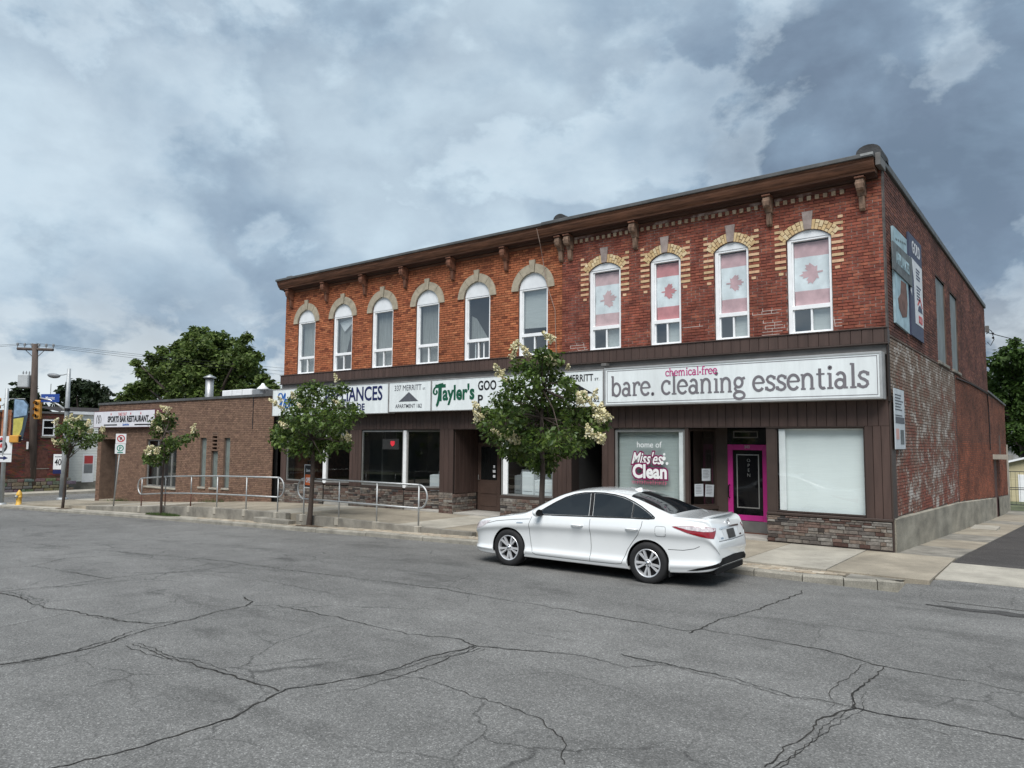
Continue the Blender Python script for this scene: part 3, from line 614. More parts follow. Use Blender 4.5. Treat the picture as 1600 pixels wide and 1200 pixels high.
for nm, x0, x1, mort, mb_, cf in (('orange_brick_wall', XL, XM, M_mortL, M_brickL, colL), ('dark_red_brick_wall', XM, XR_, M_mortR, M_brickR, colR)):
    ws = [w for w in WIN if x0 < w['cx'] < x1]; m_ = MB()
    for a, b, c, d in holed(x0, x1, ZB, ZT, [(w['cx']-w['h'], w['cx']+w['h'], w['z0'], w['sp']+w['rise']) for w in ws]):
        m_.add([(a, .010, c), (b, .010, c), (b, .010, d), (a, .010, d)], [(0,1,2,3)])
    for w in ws:
        zt = w['sp']+w['rise']; n = 16; xs = [w['cx']-w['h']+2*w['h']*i/n for i in range(n+1)]
        for a, b in zip(xs, xs[1:]):
            m_.add([(a, .010, arc_z(w, a)), (b, .010, arc_z(w, b)), (b, .010, zt), (a, .010, zt)], [(0,1,2,3)])
            m_.add([(a, .010, arc_z(w, a)), (b, .010, arc_z(w, b)), (b, .16, arc_z(w, b)), (a, .16, arc_z(w, a))], [(0,1,2,3)])
        for x in (w['cx']-w['h'], w['cx']+w['h']): m_.add([(x, .01, w['z0']), (x, .16, w['z0']), (x, .16, w['sp']), (x, .01, w['sp'])], [(0,1,2,3)])
    wall = m_.build(nm, mort, bld, fix=False)
    lst = bricks(x0+.003, x1-.003, ZB, ZT, cutter, COURSE, BLEN, seed=5)
    if x1 == XR_:                                   # the bricks nearest the corner are single pieces
        lst.sort(key=lambda q: -q[0]); full = [q for q in lst if q[1]-q[0] > BLEN-.0105 and q[0] > -3.2][:300]; fs_ = set(full); lst = [q for q in lst if q not in fs_]
        var = []
        for k in range(10): var.append(brick_mesh([(0, BLEN-.010, 0, COURSE-.010)], front, colR, seed=60+k).mesh('brick', mb_, fix=False))
        for q in full:
            o = link('brick', var[rng.randrange(10)], wall); o.location = (q[0], rng.uniform(-.002, .002), q[2])
    stuff(brick_mesh(lst, front, cf, seed=8).build('wall_bricks', mb_, wall, fix=False))

# upper windows
blind = mat('window_blind', (0.60, 0.62, 0.61), 0.8, 0.06, 3, stretch=(1, 1, 12))
curtain = mat('curtain', (0.30, 0.31, 0.30), 0.9, 0.2, 8, stretch=(6, 6, 0.3))
def bar(mb, x0, x1, z0, z1, y0, y1): mb.bbox((x0, y0, z0), (x1, y1, z1), .004)
for i, w in enumerate(WIN):
    cx, h, z0, sp_ = w['cx'], w['h']-.012, w['z0'], w['sp']; arch = w['kind'] == 'arch'; gt = sp_ if arch else sp_+.005; tz = 5.06
    f = MB(); j = 0.085
    bar(f, cx-h, cx-h+j, z0, gt, .035, .14); bar(f, cx+h-j*.55, cx+h, z0, gt, .035, .14)
    bar(f, cx-h+j, cx+h-j*.55, z0, z0+.06, .040, .13); bar(f, cx-h+j, cx+h-j*.55, tz, tz+.09, .040, .13); bar(f, cx-h+j, cx+h-j*.55, gt-.035, gt+.01, .042, .13)
    bar(f, cx-h+j, cx-h+j+.03, z0+.06, gt-.035, .070, .13)
    f.bbox((cx-h-.01, -.03, z0-.035), (cx+h+.01, .12, z0-.001), .006)
    win = f.build('arched_window' if arch else 'segment_window', M_white, bld)
    n = 18; xs = [cx-h+2*h*k/n for k in range(n+1)]; p = MB()
    poly = [(x, arc_z(w, min(max(x, cx-w['h']), cx+w['h']))-.006) for x in xs]; poly = [(cx-h, gt+.012)]+[(x, max(z, gt+.012)) for x, z in poly[1:-1]]+[(cx+h, gt+.012)]
    p.prism(poly, .030, .10, lambda u, v, d: (u, d, v)); p.build('arch_panel', M_whited, win)
    MB().add([(cx-h+j+.03, .09, tz+.09), (cx+h-j*.55, .09, tz+.09), (cx+h-j*.55, .09, gt-.035), (cx-h+j+.03, .09, gt-.035)], [(0,1,2,3)]).build('pane', M_pane if arch else M_pane2, win)
    mx = cx+.02; bar_ = MB(); bar(bar_, mx-.02, mx+.02, z0+.06, tz, .060, .12); bar_.build('meeting_rail', M_white, win)
    for k, (a, b) in enumerate(((cx-h+j+.03, mx-.02), (mx+.02, cx+h-j*.55))):
        yy = .085+.02*k
        MB().add([(a, yy, z0+.06), (b, yy, z0+.06), (b, yy, tz), (a, yy, tz)], [(0,1,2,3)]).build('slider_pane', M_pane, win)
    if i == 4:                                       # sash pushed half open
        s_ = MB(); bar(s_, mx-.16, mx-.12, z0+.06, tz, .10, .125); bar(s_, mx+.16, mx+.20, z0+.06, tz, .10, .125); s_.build('sash', M_white, win)
    if i >= 6: MB().add([(mx, .16, z0+.03), (cx+h, .16, z0+.03), (cx+h, .16, tz+.04), (mx, .16, tz+.04)], [(0,1,2,3)]).build('blind', blind, win)
    if i in (0, 2, 3): MB().add([(cx-h+j, .22, z0), (cx+h, .22, z0), (cx+h, .22, gt), (cx-h+j, .22, gt)], [(0,1,2,3)]).build('curtain', curtain, win)
    if i == 5: MB().add([(cx-h+j, .17, 5.32), (cx+h, .17, 5.30), (cx+h, .17, gt), (cx-h+j, .17, gt)], [(0,1,2,3)]).build('blind', blind, win)
    if i == 1: MB().add([(cx-h+j, .20, gt-.15), (cx+h-.05, .20, gt-.02), (cx+h-.05, .18, gt-.12), (cx-.1, .18, gt-.5)], [(0,1,2,3)]).build('curtain', M_white, win); MB().add([(cx-h+j, .24, 5.0), (cx-.1, .24, 5.0), (cx+.35, .24, gt), (cx-h+j, .24, gt)], [(0,1,2,3)]).build('curtain', curtain, win)
    if i == 4: MB().add([(cx-h+j, .24, 5.1), (cx+.3, .24, 5.1), (cx-.2, .24, 5.8), (cx-h+j, .24, 5.9)], [(0,1,2,3)]).build('curtain', curtain, win)
    if arch:                                         # stone hood of five pieces
        Rin, Rout = 0.505, 0.735; ez = w['rise']/0.5
        def pt(rr, a): return (cx+rr*math.cos(a), sp_-.03+rr*math.sin(a)*(ez if rr < .6 else 0.98))
        for a0, a1 in ((1, 50), (51, 81.5), (98.5, 129), (130, 179)):
            n = 10; poly = [pt(Rin, R(a0+(a1-a0)*k/n)) for k in range(n+1)]+[pt(Rout, R(a1+(a0-a1)*k/n)) for k in range(n+1)]
            MB().prism(poly, -.035, .03, front).build('hood_stone', M_stone, win)
        MB().prism([(cx-.065, sp_+.455), (cx+.065, sp_+.455), (cx+.10, sp_+.80), (cx-.10, sp_+.80)], -.055, .03, front).build('keystone', M_stone, win)
    else:
        cr = [(0.58, 0.42, 0.22), (0.62, 0.47, 0.27), (0.52, 0.36, 0.19), (0.66, 0.53, 0.33)]
        crp = [(0.58, 0.36, 0.22), (0.62, 0.41, 0.26), (0.54, 0.38, 0.22)]
        zc = w['sp']+w['rise']; hw = w['h']; Rr = (hw*hw+w['rise']**2)/(2*w['rise']); c0 = zc-Rr; a_max = math.degrees(math.asin(hw/Rr))+5; th = .215
        for s in (-1, 1):
            nv = 7; a0 = 5.5*0.66/Rr
            for k in range(nv):
                aa, ab = a0+(a_max-a0)*k/nv, a0+(a_max-a0)*(k+1)/nv-1.0*0.6/Rr; segs = [(0, .130), (.140, th)] if k % 2 else [(0, .06), (.07, th-.01)]
                for q0, q1 in (segs if k != 0 else [(0, th)]):
                    P = [(cx+s*(Rr+rr)*math.sin(R(a)), c0+(Rr+rr)*math.cos(R(a))) for a, rr in ((aa, q0+.004), (ab, q0+.004), (ab, q1), (aa, q1))]
                    MB().prism(P, -.014, .02, front, rng.choice(cr)).build('cream_brick', M_cream, win)
            for k in range(9):
                z = 5.855+COURSE*2*k; x0 = hw+.012; x1 = hw+.25
                if k == 8: x0 = hw+.15
                if k == 7: x0 = hw+.06
                if k == 0: x0, x1 = hw+.07, hw+.17
                parts = [(x0, x1)] if (k % 3 or k in (0, 7, 8)) else [(x0, x0+.11), (x0+.12, x1)]
                for a, b in parts:
                    a_, b_ = sorted((cx+s*a, cx+s*b)); MB().box((a_, -.010-.0004*k, z), (b_, .018, z+.060), rng.choice(crp)).build('cream_brick', M_cream, win)
        MB().prism([(cx-.075, zc+.004), (cx+.075, zc+.004), (cx+.115, zc+.40), (cx-.115, zc+.40)], -.035, .02, front).build('keystone', M_key, win)
# broken mortar showing white below the right-hand windows
M_mwhite = mat('bare_mortar', (0.55, 0.47, 0.43), 0.95, 0.2, 9)
mb = MB()
for (x0, x1, zz, zn) in ((-7.75, -7.10, 4.52, 4), (-2.55, -2.0, 4.53, 5), (-1.02, -.80, 4.62, 3), (-4.45, -3.75, 4.9, 1), (-2.78, -2.05, 5.05, 2)):
    for k in range(zn):
        z = ZB+COURSE*round((zz-ZB)/COURSE+k)-.010; a = x0+rng.uniform(0, .5)*(x1-x0)*(1 if k % 2 else .3); b = x1-rng.uniform(0, .3)*(x1-x0)
        mb.box((a, -.0012, z), (b, .02, z+.010)); s = a
        while s < b: mb.box((s, -.001, z+.0095), (s+.010, .02, z+COURSE-.0005)); s += BLEN
stuff(mb.build('bare_mortar', M_mwhite, bld))

# dentil course, brackets, cornice, roof edge
for a, b in ((-7.52, -5.80), (-5.55, -2.43), (-2.18, -0.50)):
    n = int((b-a)/.17)
    for k in range(n):
        x = a+k*.17; MB().bbox((x, -.035, 7.44), (x+.085, .02, 7.535), .004, rng.choice([(.42,.30,.20),(.36,.25,.17),(.47,.35,.24)])).build('dentil_brick', M_cream, bld)
    MB().box((a-.02, -.034, 7.539), (b, .02, 7.60)).build('dentil_course', M_mortR, bld)
BR = [-19.90, -17.87, -15.85, -13.92, -11.88, -9.82, -7.93, -7.64, -5.68, -2.31, -0.38]
def bracket(x, bare):
    m_ = M_woodg if bare else M_wood2; w = .075; Y = lambda u, v, d: (x+d, u, v)
    prof = [(0, 7.63), (-.25, 7.63), (-.28, 7.58), (-.285, 7.50), (-.265, 7.43), (-.23, 7.39), (-.19, 7.385), (-.15, 7.36), (-.12, 7.30), (0, 7.28)]
    b = MB().prism(prof, -w, w, Y).build('bracket', m_, bld)
    MB().prism([(0, 7.29), (-.115, 7.29), (-.10, 7.10), (-.085, 7.04), (-.05, 7.0), (0, 7.0)], -w*.72, w*.72, Y).build('pendant', m_, b)
    MB().bbox((x-w-.02, -.30, 7.632), (x+w+.02, .0, 7.672), .006).build('bracket_cap', M_wood2, b)
    d = MB().lathe([(0, 0), (.05, 0), (.05, 2*w+.02), (0, 2*w+.02)], 12, 'x', (x-w-.01, -.24, 7.52)); d.build('scroll', m_, b)
for x in BR: bracket(x, x > -6 or -8 < x < -7.5)
def cornice(x0, x1, dy):
    prof = [(-.29-dy, 7.70), (-.305-dy, 7.74), (-.335-dy, 7.76), (-.37-dy, 7.81), (-.40-dy, 7.87), (-.405-dy, 7.915), (-.43-dy, 7.935), (-.43-dy, 7.965), (0, 7.965), (0, 7.70)]
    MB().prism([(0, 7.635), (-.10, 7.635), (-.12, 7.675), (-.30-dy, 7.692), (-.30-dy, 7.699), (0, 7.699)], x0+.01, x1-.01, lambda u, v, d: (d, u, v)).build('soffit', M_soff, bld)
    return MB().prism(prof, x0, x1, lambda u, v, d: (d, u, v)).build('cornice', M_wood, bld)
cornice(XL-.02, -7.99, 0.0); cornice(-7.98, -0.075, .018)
MB().box((XL, -.022, 7.56), (-7.9, .03, 7.62)).build('frieze_board', M_wood, bld); MB().box((-7.899, -.024, 7.602), (-.02, .03, 7.63)).build('frieze_board', M_wood, bld)
MB().bbox((XL-.05, -.47, 7.967), (-8.3, .15, 8.045), .01).build('roof_flashing', M_cap, bld)
MB().bbox((-8.302, -.49, 7.9675), (-.055, .15, 8.055), .01).build('roof_flashing', M_cap, bld)
MB().bbox((-.054, -.36, 7.80), (.045, .15, 8.062), .01).build('corner_flashing', M_trimg, bld)
MB().bbox((-.20, .151, 7.905), (.05, 20.2, 8.07), .015).build('side_coping', M_cap, bld)
MB().box((XL, .155, 7.75), (-.21, 20.1, 7.88)).build('roof', M_tar, bld)
def dome(x, wx, h, box=False):
    if box: return MB().bbox((x-wx, -.15, 8.0), (x+wx, .35, 8.0+h), .03).build('parapet_pier', M_cap, bld)
    poly = [(x-wx, 8.0)]+[(x-wx*math.cos(math.pi*k/8)**1 if 0 else x-wx*math.cos(math.pi*k/8), 8.0+h*(0.45+0.55*math.sin(math.pi*k/8))) for k in range(9)]+[(x+wx, 8.0)]
    return MB().prism(poly, -.28, .45, front).build('parapet_pier', M_tar, bld)
dome(-.19, .24, .30); dome(-7.85, .19, .26); dome(-20.0, .16, .20, True)
# torn flashing showing bare metal
MB().box((-.30, -.497, 8.0), (-.06, -.491, 8.05)).build('torn_flashing', M_alum, bld)

# remaining shell
MB().box((XL, .17, -.5), (XL+.15, 20.0, 7.74)).build('party_wall', M_mortL, bld)
MB().box((XL, 19.8, -1.4), (-.03, 20.05, 7.9)).build('rear_wall', M_mortS, bld)
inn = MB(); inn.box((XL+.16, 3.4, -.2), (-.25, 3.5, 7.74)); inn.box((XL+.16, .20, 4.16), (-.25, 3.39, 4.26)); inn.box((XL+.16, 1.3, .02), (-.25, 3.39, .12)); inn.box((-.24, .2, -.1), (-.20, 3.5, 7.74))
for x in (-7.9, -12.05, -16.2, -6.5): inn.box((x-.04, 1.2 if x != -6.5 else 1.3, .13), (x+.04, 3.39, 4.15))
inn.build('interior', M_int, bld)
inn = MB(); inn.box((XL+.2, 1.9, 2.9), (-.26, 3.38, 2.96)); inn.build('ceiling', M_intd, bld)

# side wall: dark upper brick, flaking white paint below, concrete plinth
def flaky(name, brickc, amount, seed):
    m = bpy.data.materials.new(name); m.use_nodes = True; t = m.node_tree; nn = t.nodes; L = t.links; b = nn['Principled BSDF']; b.inputs['Roughness'].default_value = .9
    g = nn.new('ShaderNodeNewGeometry'); at = nn.new('ShaderNodeAttribute'); at.attribute_name = 'col'
    def noise(s, st, d=6, ro=.65):
        mp = nn.new('ShaderNodeMapping'); mp.inputs['Scale'].default_value = st; mp.inputs['Location'].default_value = (seed, seed*2, 0); L.new(g.outputs['Position'], mp.inputs[0])
        n = nn.new('ShaderNodeTexNoise'); n.inputs['Scale'].default_value = s; n.inputs['Detail'].default_value = d; n.inputs['Roughness'].default_value = ro; L.new(mp.outputs[0], n.inputs['Vector']); return n.outputs['Fac']
    def math_(op, a, c):
        n = nn.new('ShaderNodeMath'); n.operation = op
        for i, v in enumerate((a, c)):
            if isinstance(v, (int, float)): n.inputs[i].default_value = v
            else: L.new(v, n.inputs[i])
        return n.outputs[0]
    def ramp(f, a, c, p0, p1):
        n = nn.new('ShaderNodeValToRGB'); e = n.color_ramp.elements; e[0].position = p0; e[1].position = p1; e[0].color = (*a, 1); e[1].color = (*c, 1); L.new(f, n.inputs[0]); return n.outputs[0]
    def mixc(f, a, c):
        n = nn.new('ShaderNodeMix'); n.data_type = 'RGBA'; L.new(f, n.inputs[0])
        for i, v in ((6, a), (7, c)):
            if isinstance(v, tuple): n.inputs[i].default_value = (*v, 1)
            else: L.new(v, n.inputs[i])
        return n.outputs[2]
    f1 = noise(0.9, (1, .6, 1)); f2 = noise(4.5, (1, .45, 0.6)); f3 = noise(17, (1, .5, .8))
    s = math_('ADD', math_('ADD', math_('MULTIPLY', f1, .9), math_('MULTIPLY', f2, .75)), math_('MULTIPLY', f3, .55))
    sepz = nn.new('ShaderNodeSeparateXYZ'); L.new(g.outputs['Position'], sepz.inputs[0])
    s = math_('ADD', s, math_('MULTIPLY', math_('SUBTRACT', sepz.outputs[2], 2.0), .055))
    grime = ramp(math_('MULTIPLY', s, .5), (0, 0, 0), (1, 1, 1), (amount-.12)/2, (amount+.12)/2); white = ramp(math_('ADD', math_('MULTIPLY', f2, .5), math_('ADD', math_('MULTIPLY', f3, .35), math_('MULTIPLY', f1, .25))), (0, 0, 0), (1, 1, 1), .56, .64)
    c = mixc(grime, at.outputs['Color'], (0.185, 0.135, 0.10)); c = mixc(white, c, (0.47, 0.43, 0.395)); L.new(c, b.inputs['Base Color'])
    MATS[name] = m; return m
M_side = mat('side_brick', (1,1,1), 0.9, 0.42, 1.6, 0.5, 60, attr=True, stretch=(1, .38, 0.6), fine=0.2, stain=.15)
M_flake = flaky('flaking_paint', None, 1.06, 3.7)
def base_top(y): return lerp([(0, .66), (9.8, .41), (21, -.06), (29, -.35)], y)
def colS(r_, u, v):
    q = r_.uniform(.65, 1.25)
    if v > 4.36: b = (0.130, 0.052, 0.040) if r_.random() < .7 else (0.185, 0.075, 0.052)
    elif u > 9.9: b = (0.215, 0.066, 0.033) if v < 2.2 else (0.170, 0.060, 0.034)
    else: b = (0.20, 0.056, 0.034)
    return tuple(x*q for x in b)
SWIN = [(6.78, 8.60, 4.46, 6.88), (9.58, 11.28, 4.46, 6.88)]
sw = MB()
for a, b, c, d in holed(.0, 20.1, -1.2, 7.9, SWIN): sw.add([(-.012, a, c), (-.012, b, c), (-.012, b, d), (-.012, a, d)], [(0,1,2,3)])
sidewall = sw.build('side_brick_wall', M_mortS, bld)
cutS = lambda a, b: [(h[0], h[1]) for h in SWIN if b > h[2] and a < h[3]]
lstS = bricks(0.16, 20.1, -.35, 7.9, cutS, COURSE, BLEN, base_top, 9)
stuff(brick_mesh([q for q in lstS if not (q[0] < 9.9 and q[2] < 4.36)], side, colS, 12).build('side_bricks', M_side, sidewall, fix=False))
stuff(brick_mesh([q for q in lstS if q[0] < 9.9 and q[2] < 4.36], side, colS, 13).build('painted_bricks', M_flake, sidewall, fix=False))
MB().box((-.02, -.005, 4.22), (.006, .158, 7.79)).build('corner_strip', mat('corner_mortar', (0.10, 0.085, 0.078), .9, .35, 5), sidewall)
MB().bbox((-.03, .10, 4.345), (.014, 20.1, 4.385), .005).build('string_course', M_mortS, sidewall)
MB().box((-.03, 9.88, .3), (.012, 9.94, 4.34)).build('paint_edge', mat('paint_edge', (.07,.05,.045), .9, .3, 6), sidewall)
M_shut = mat('grey_board', (0.17, 0.195, 0.20), 0.7, 0.2, 2.5, 0.2, 30, stretch=(1, 1, 0.5))
for h in SWIN:
    b = MB().bbox((-.10, h[0], h[2]), (-.05, h[1], h[3]), .005).build('boarded_window', M_shut, bld)
    MB().box((-.12, h[0]-.001, h[2]-.001), (-.013, h[0]+.02, h[3])).build('reveal', M_mortS, b); MB().box((-.12, h[1]-.02, h[2]-.001), (-.013, h[1]+.001, h[3])).build('reveal', M_mortS, b)
    MB().bbox((-.06, h[0]-.06, h[2]-.09), (.05, h[1]+.06, h[2]-.002), .01).build('sill', M_concd, b)
M_plinth = mat('plinth_render', (0.255, 0.235, 0.19), 0.92, 0.30, 2.2, 0.5, 30, fine=0.14, fscale=40, stretch=(1, .38, 1))
mb = MB(); yy = [0.03, 2.5, 5, 7.5, 9.8, 12, 14.5, 17, 20.09]
for a, b in zip(yy, yy[1:]): mb.add([(.045, a, -1.4), (.045, b, -1.4), (.045, b, base_top(b)-.02), (.045, a, base_top(a)-.02), (-.01, a, base_top(a)+.01), (-.01, b, base_top(b)+.01)], [(0,1,2,3), (3,2,5,4)])
mb.add([(.045, .03, -.3), (-.3, .03, -.3), (-.3, .03, .64), (.045, .03, .64)], [(0,1,2,3)]); mb.build('plinth', M_plinth, sidewall)

# ------------------------------------------------------------------ shopfront
YF = -.03
shop = MB().box((XL, .004, 2.50), (-.005, .06, 4.215)).build('shopfront', M_seam, bld)
def bcol(): q = rng.uniform(.86, 1.14); return (0.066*q, 0.041*q, 0.034*q)
_bm = {}
def board(x0, x1, z0, z1, y=YF, parent=shop, nm='siding_board'):
    key = (round(x1-x0, 3), round(z1-z0, 3), rng.randrange(3))
    if key not in _bm: _bm[key] = MB().bbox((0, 0, 0), (x1-x0, .028, z1-z0), .004, bcol()).mesh(nm, M_board)
    o = link(nm, _bm[key], parent); o.location = (x0, y, z0); return o
def boards(x0, x1, z0, z1, w, y=YF, nm='siding_board'):
    n = max(1, round((x1-x0)/w)); s = (x1-x0)/n
    for k in range(n): board(x0+k*s+.004, x0+(k+1)*s-.004, z0, z1, y, nm=nm)
boards(-20.29, -6.40, 2.51, 3.10, .165); boards(-6.40, -.01, 2.51, 3.10, .20)
MB().box((XL-.03, -.10, 4.185), (-.02, .003, 4.50)).build('cap_backing', M_seam, shop)
boards(-20.32, -6.40, 4.20, 4.485, .165, -.13, 'cap_board'); boards(-6.40, -.03, 4.20, 4.485, .21, -.13, 'cap_board')
MB().bbox((XL-.05, -.15, 4.487), (.03, .0, 4.515), .005).build('cap_flashing', M_trim, shop)
MB().bbox((XL-.05, -.145, 4.165), (.03, .0, 4.198), .005).build('cap_flashing', M_trim, shop)
MB().bbox((-.028, -.128, 4.20), (.028, .10, 4.485), .004).build('cap_return', M_trim, shop)
MB().box((XL, -.06, 3.96), (-.01, .003, 4.163)).build('fascia_strip', M_trimg, shop)
MB().bbox((-.004, -.10, 3.00), (.026, .05, 4.163), .004).build('fascia_return', M_seam, shop)
SC = [(.17,.145,.12),(.145,.125,.11),(.20,.175,.15),(.12,.105,.095),(.17,.13,.105),(.14,.095,.078),(.165,.15,.135),(.215,.20,.18),(.125,.085,.072)]
SCd = [(.060,.048,.042),(.075,.042,.034),(.055,.05,.048)]
def stones(a, b, z0, z1, name='stone'):            # a, b: plan points of the base line, stones laid between them
    A, B = Vector((*a, 0)), Vector((*b, 0)); L_ = (B-A).length; d = (B-A)/L_; nrm = Vector((d.y, -d.x, 0))
    mbk = MB(); P = [A, B, B-nrm*.06, A-nrm*.06]; mbk.add([(p.x, p.y, z0-.25) for p in P]+[(p.x, p.y, z1) for p in P], [(0,1,5,4),(1,2,6,5),(2,3,7,6),(3,0,4,7),(4,5,6,7)])
    bk = mbk.build('stone_base', M_grout, shop); z = z0+.005
    while z < z1-.03:
        hgt = min(rng.choice([.050, .062, .070, .078]), z1-z-.003); u = 0.003
        if z1-(z+hgt) < .035: hgt = z1-z-.003
        while u < L_-.02:
            w = rng.uniform(.10, .36)
            if L_-u-w < .10: w = L_-u-.003
            pr_ = rng.uniform(.008, .026); c = rng.choice(SC) if rng.random() > .16 else rng.choice(SCd); q = rng.uniform(.86, 1.10); c = tuple(x*q for x in c); jx = [rng.uniform(0, .006) for _ in range(4)]
            V = []
            for (uu, zz, dd) in ((u, z, 0), (u+w-.003, z, 0), (u+w-.003, z+hgt-.003, 0), (u, z+hgt-.003, 0), (u+.005+jx[0], z+.005+jx[1], pr_), (u+w-.008-jx[2], z+.004+jx[3], pr_*rng.uniform(.6, 1.1)), (u+w-.008-jx[0], z+hgt-.008, pr_), (u+.006, z+hgt-.007-jx[1]*.5, pr_*rng.uniform(.7, 1.1))):
                p = A+d*uu+nrm*dd; V.append((p.x, p.y, zz))
            MB().add(V, [(4,5,6,7),(0,1,5,4),(1,2,6,5),(2,3,7,6),(3,0,4,7)], c).build(name, M_sten, bk)
            u += w
        z += hgt
    return bk
def pane(p0, p1, z0, z1, m=M_shop, fr=M_alum, w=.045, name='shop_window', sill=True):
    A, B = Vector((*p0, 0)), Vector((*p1, 0)); d = (B-A).normalized(); L_ = (B-A).length; nrm = Vector((d.y, -d.x, 0))
    def bx(u0, u1, a, b, d0, d1):
        P = [A+d*u+nrm*q for u, q in ((u0, d0), (u1, d0), (u1, d1), (u0, d1))]; return [(p.x, p.y, a) for p in P]+[(p.x, p.y, b) for p in P]
    BF = [(0,3,2,1),(4,5,6,7),(0,1,5,4),(1,2,6,5),(2,3,7,6),(3,0,4,7)]; f = MB()
    for q in ((0, w, z0, z1), (L_-w, L_, z0, z1), (w, L_-w, z0, z0+w), (w, L_-w, z1-w, z1)): f.add(bx(*q, -.04, .012), BF)
    o = f.build(name, fr, shop)
    P = [A+d*w, B-d*w]; MB().add([(P[0].x, P[0].y, z0+w), (P[1].x, P[1].y, z0+w), (P[1].x, P[1].y, z1-w), (P[0].x, P[0].y, z1-w)], [(0,1,2,3)]).build('pane', m, o)
    if sill: MB().add(bx(-.02, L_+.02, z0-.075, z0-.002, -.06, .055), BF).build('sill', M_trim, o)
    return o
# posts between the bays
for x0, x1, zbase in ((-20.29, -19.97, .62), (-16.46, -15.88, .62), (-12.34, -11.79, .60), (-8.20, -7.61, .06), (-6.68, -6.33, .06), (-0.48, -.01, .60)):
    MB().box((x0, .0, -.1), (x1, .35, 2.505)).build('post_core', M_seam, shop); boards(x0, x1, zbase, 2.505, .16)
MB().bbox((-.009, -.028, -.05), (.018, .40, 2.99), .003).build('corner_board', M_trim, shop)
for x0, x1 in ((-20.29, -19.97), (-16.46, -15.88), (-12.34, -11.79)): stones((x0, YF), (x1, YF), zs(x0)-.02, .61)
stones((-11.79, YF), (-11.785, 1.05), .03, .58)
# bay of the appliance shop at the far end
stones((-19.97, YF), (-17.82, YF), -.10, .60); pane((-19.97, .02), (-17.86, .02), .69, 2.49); MB().bbox((-17.88, -.01, .66), (-17.72, .05, 2.49), .008).build('mullion', M_white, shop)
stones((-17.80, .0), (-16.47, .75), .0, .60); pane((-17.72, .04), (-16.47, .74), .69, 2.20)
# bay with the red lit sign
stones((-15.88, YF), (-13.86, YF), -.04, .60); pane((-15.88, .02), (-13.93, .02), .69, 2.47); MB().bbox((-13.93, -.01, .66), (-13.80, .05, 2.47), .008).build('mullion', M_white, shop)
stones((-13.86, .0), (-12.35, .75), .0, .60); pane((-13.80, .04), (-12.36, .74), .69, 2.47)
M_step = mat('entry_concrete', (0.36, 0.345, 0.315), .85, .12, 3, .3, 50)
for a, b in (((-17.8, .0), (-16.46, .76)), ((-13.86, .0), (-12.34, .76))): MB().add([(a[0], .0, .035), (b[0], .0, .035), (b[0], b[1], .035), (a[0], .0, -.2), (b[0], .0, -.2)], [(0,1,2),(0,3,4,1)]).build('entry_step', M_step, shop)
# recessed brown door beside the window of washing machines
def recess(x0, x1, depth, z1, m, zf=.04):
    o = MB(); o.add([(x0-.012, .36, 0), (x0-.012, depth+.05, 0), (x0-.012, depth+.05, z1), (x0-.012, .36, z1)], [(0,1,2,3)]); o.add([(x1+.012, .03, 0), (x1+.012, depth+.05, 0), (x1+.012, depth+.05, z1), (x1+.012, .03, z1)], [(0,1,2,3)])
    o.add([(x0-.02, .0, z1+.02), (x1+.02, .0, z1+.02), (x1+.02, depth+.08, z1+.02), (x0-.02, depth+.08, z1+.02)], [(0,1,2,3)]); o.add([(x0-.02, depth+.07, 0), (x1+.02, depth+.07, 0), (x1+.02, depth+.07, z1+.1), (x0-.02, depth+.07, z1+.1)], [(0,1,2,3)])
    r_ = o.build('entry_recess', m, shop, fix=False); MB().box((x0-.01, .0, -.2), (x1+.01, depth+.06, zf)).build('entry_step', M_step, shop); return r_
recess(-11.79, -9.98, 1.12, 2.50, M_trim)
for k in range(6): MB().bbox((-11.788, .05+.175*k, .59), (-11.765, .05+.175*k+.167, 2.50), .003, bcol()).build('siding_board', M_board, shop)
M_bdoor = mat('brown_door', (0.075, 0.048, 0.038), .5, .12, 3)
dr = MB().bbox((-11.74, 1.06, .05), (-10.86, 1.11, 2.10), .006).build('shop_door', M_bdoor, shop)
MB().box((-11.60, 1.050, .98), (-10.98, 1.058, 1.98)).build('door_pane', mat('dark_glass', (.010, .012, .012), .08, .1, 3, spec=.6), dr)
for z0, z1 in ((.18, .50), (.56, .88)): MB().bbox((-11.60, 1.045, z0), (-10.98, 1.065, z1), .012).build('door_panel', M_bdoor, dr)
for z, w in ((1.38, .035), (1.24, .05), (1.09, .045)): MB().bbox((-11.08-w, 1.042, z-.04), (-11.08+w, 1.049, z+.04), .004).build('sticker', M_white, dr)
MB().tube([(-11.66, 1.06, .98), (-11.66, 1.0, .98), (-11.66, 1.0, 1.12)], .014).build('handle', M_alum, dr)
stones((-9.98, YF), (-8.20, YF), .0, .56); pane((-9.98, .02), (-8.20, .02), .64, 2.49); MB().bbox((-9.92, .0, .66), (-9.76, .06, 2.46), .008).build('mullion', M_white, shop)
# dark doorway to the upstairs flats
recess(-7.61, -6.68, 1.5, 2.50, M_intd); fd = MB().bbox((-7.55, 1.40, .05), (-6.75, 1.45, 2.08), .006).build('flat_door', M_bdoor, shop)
MB().tube([(-7.48, 1.40, .9), (-7.48, 1.34, .9), (-7.48, 1.34, 1.15)], .012).build('handle', M_alum, fd)
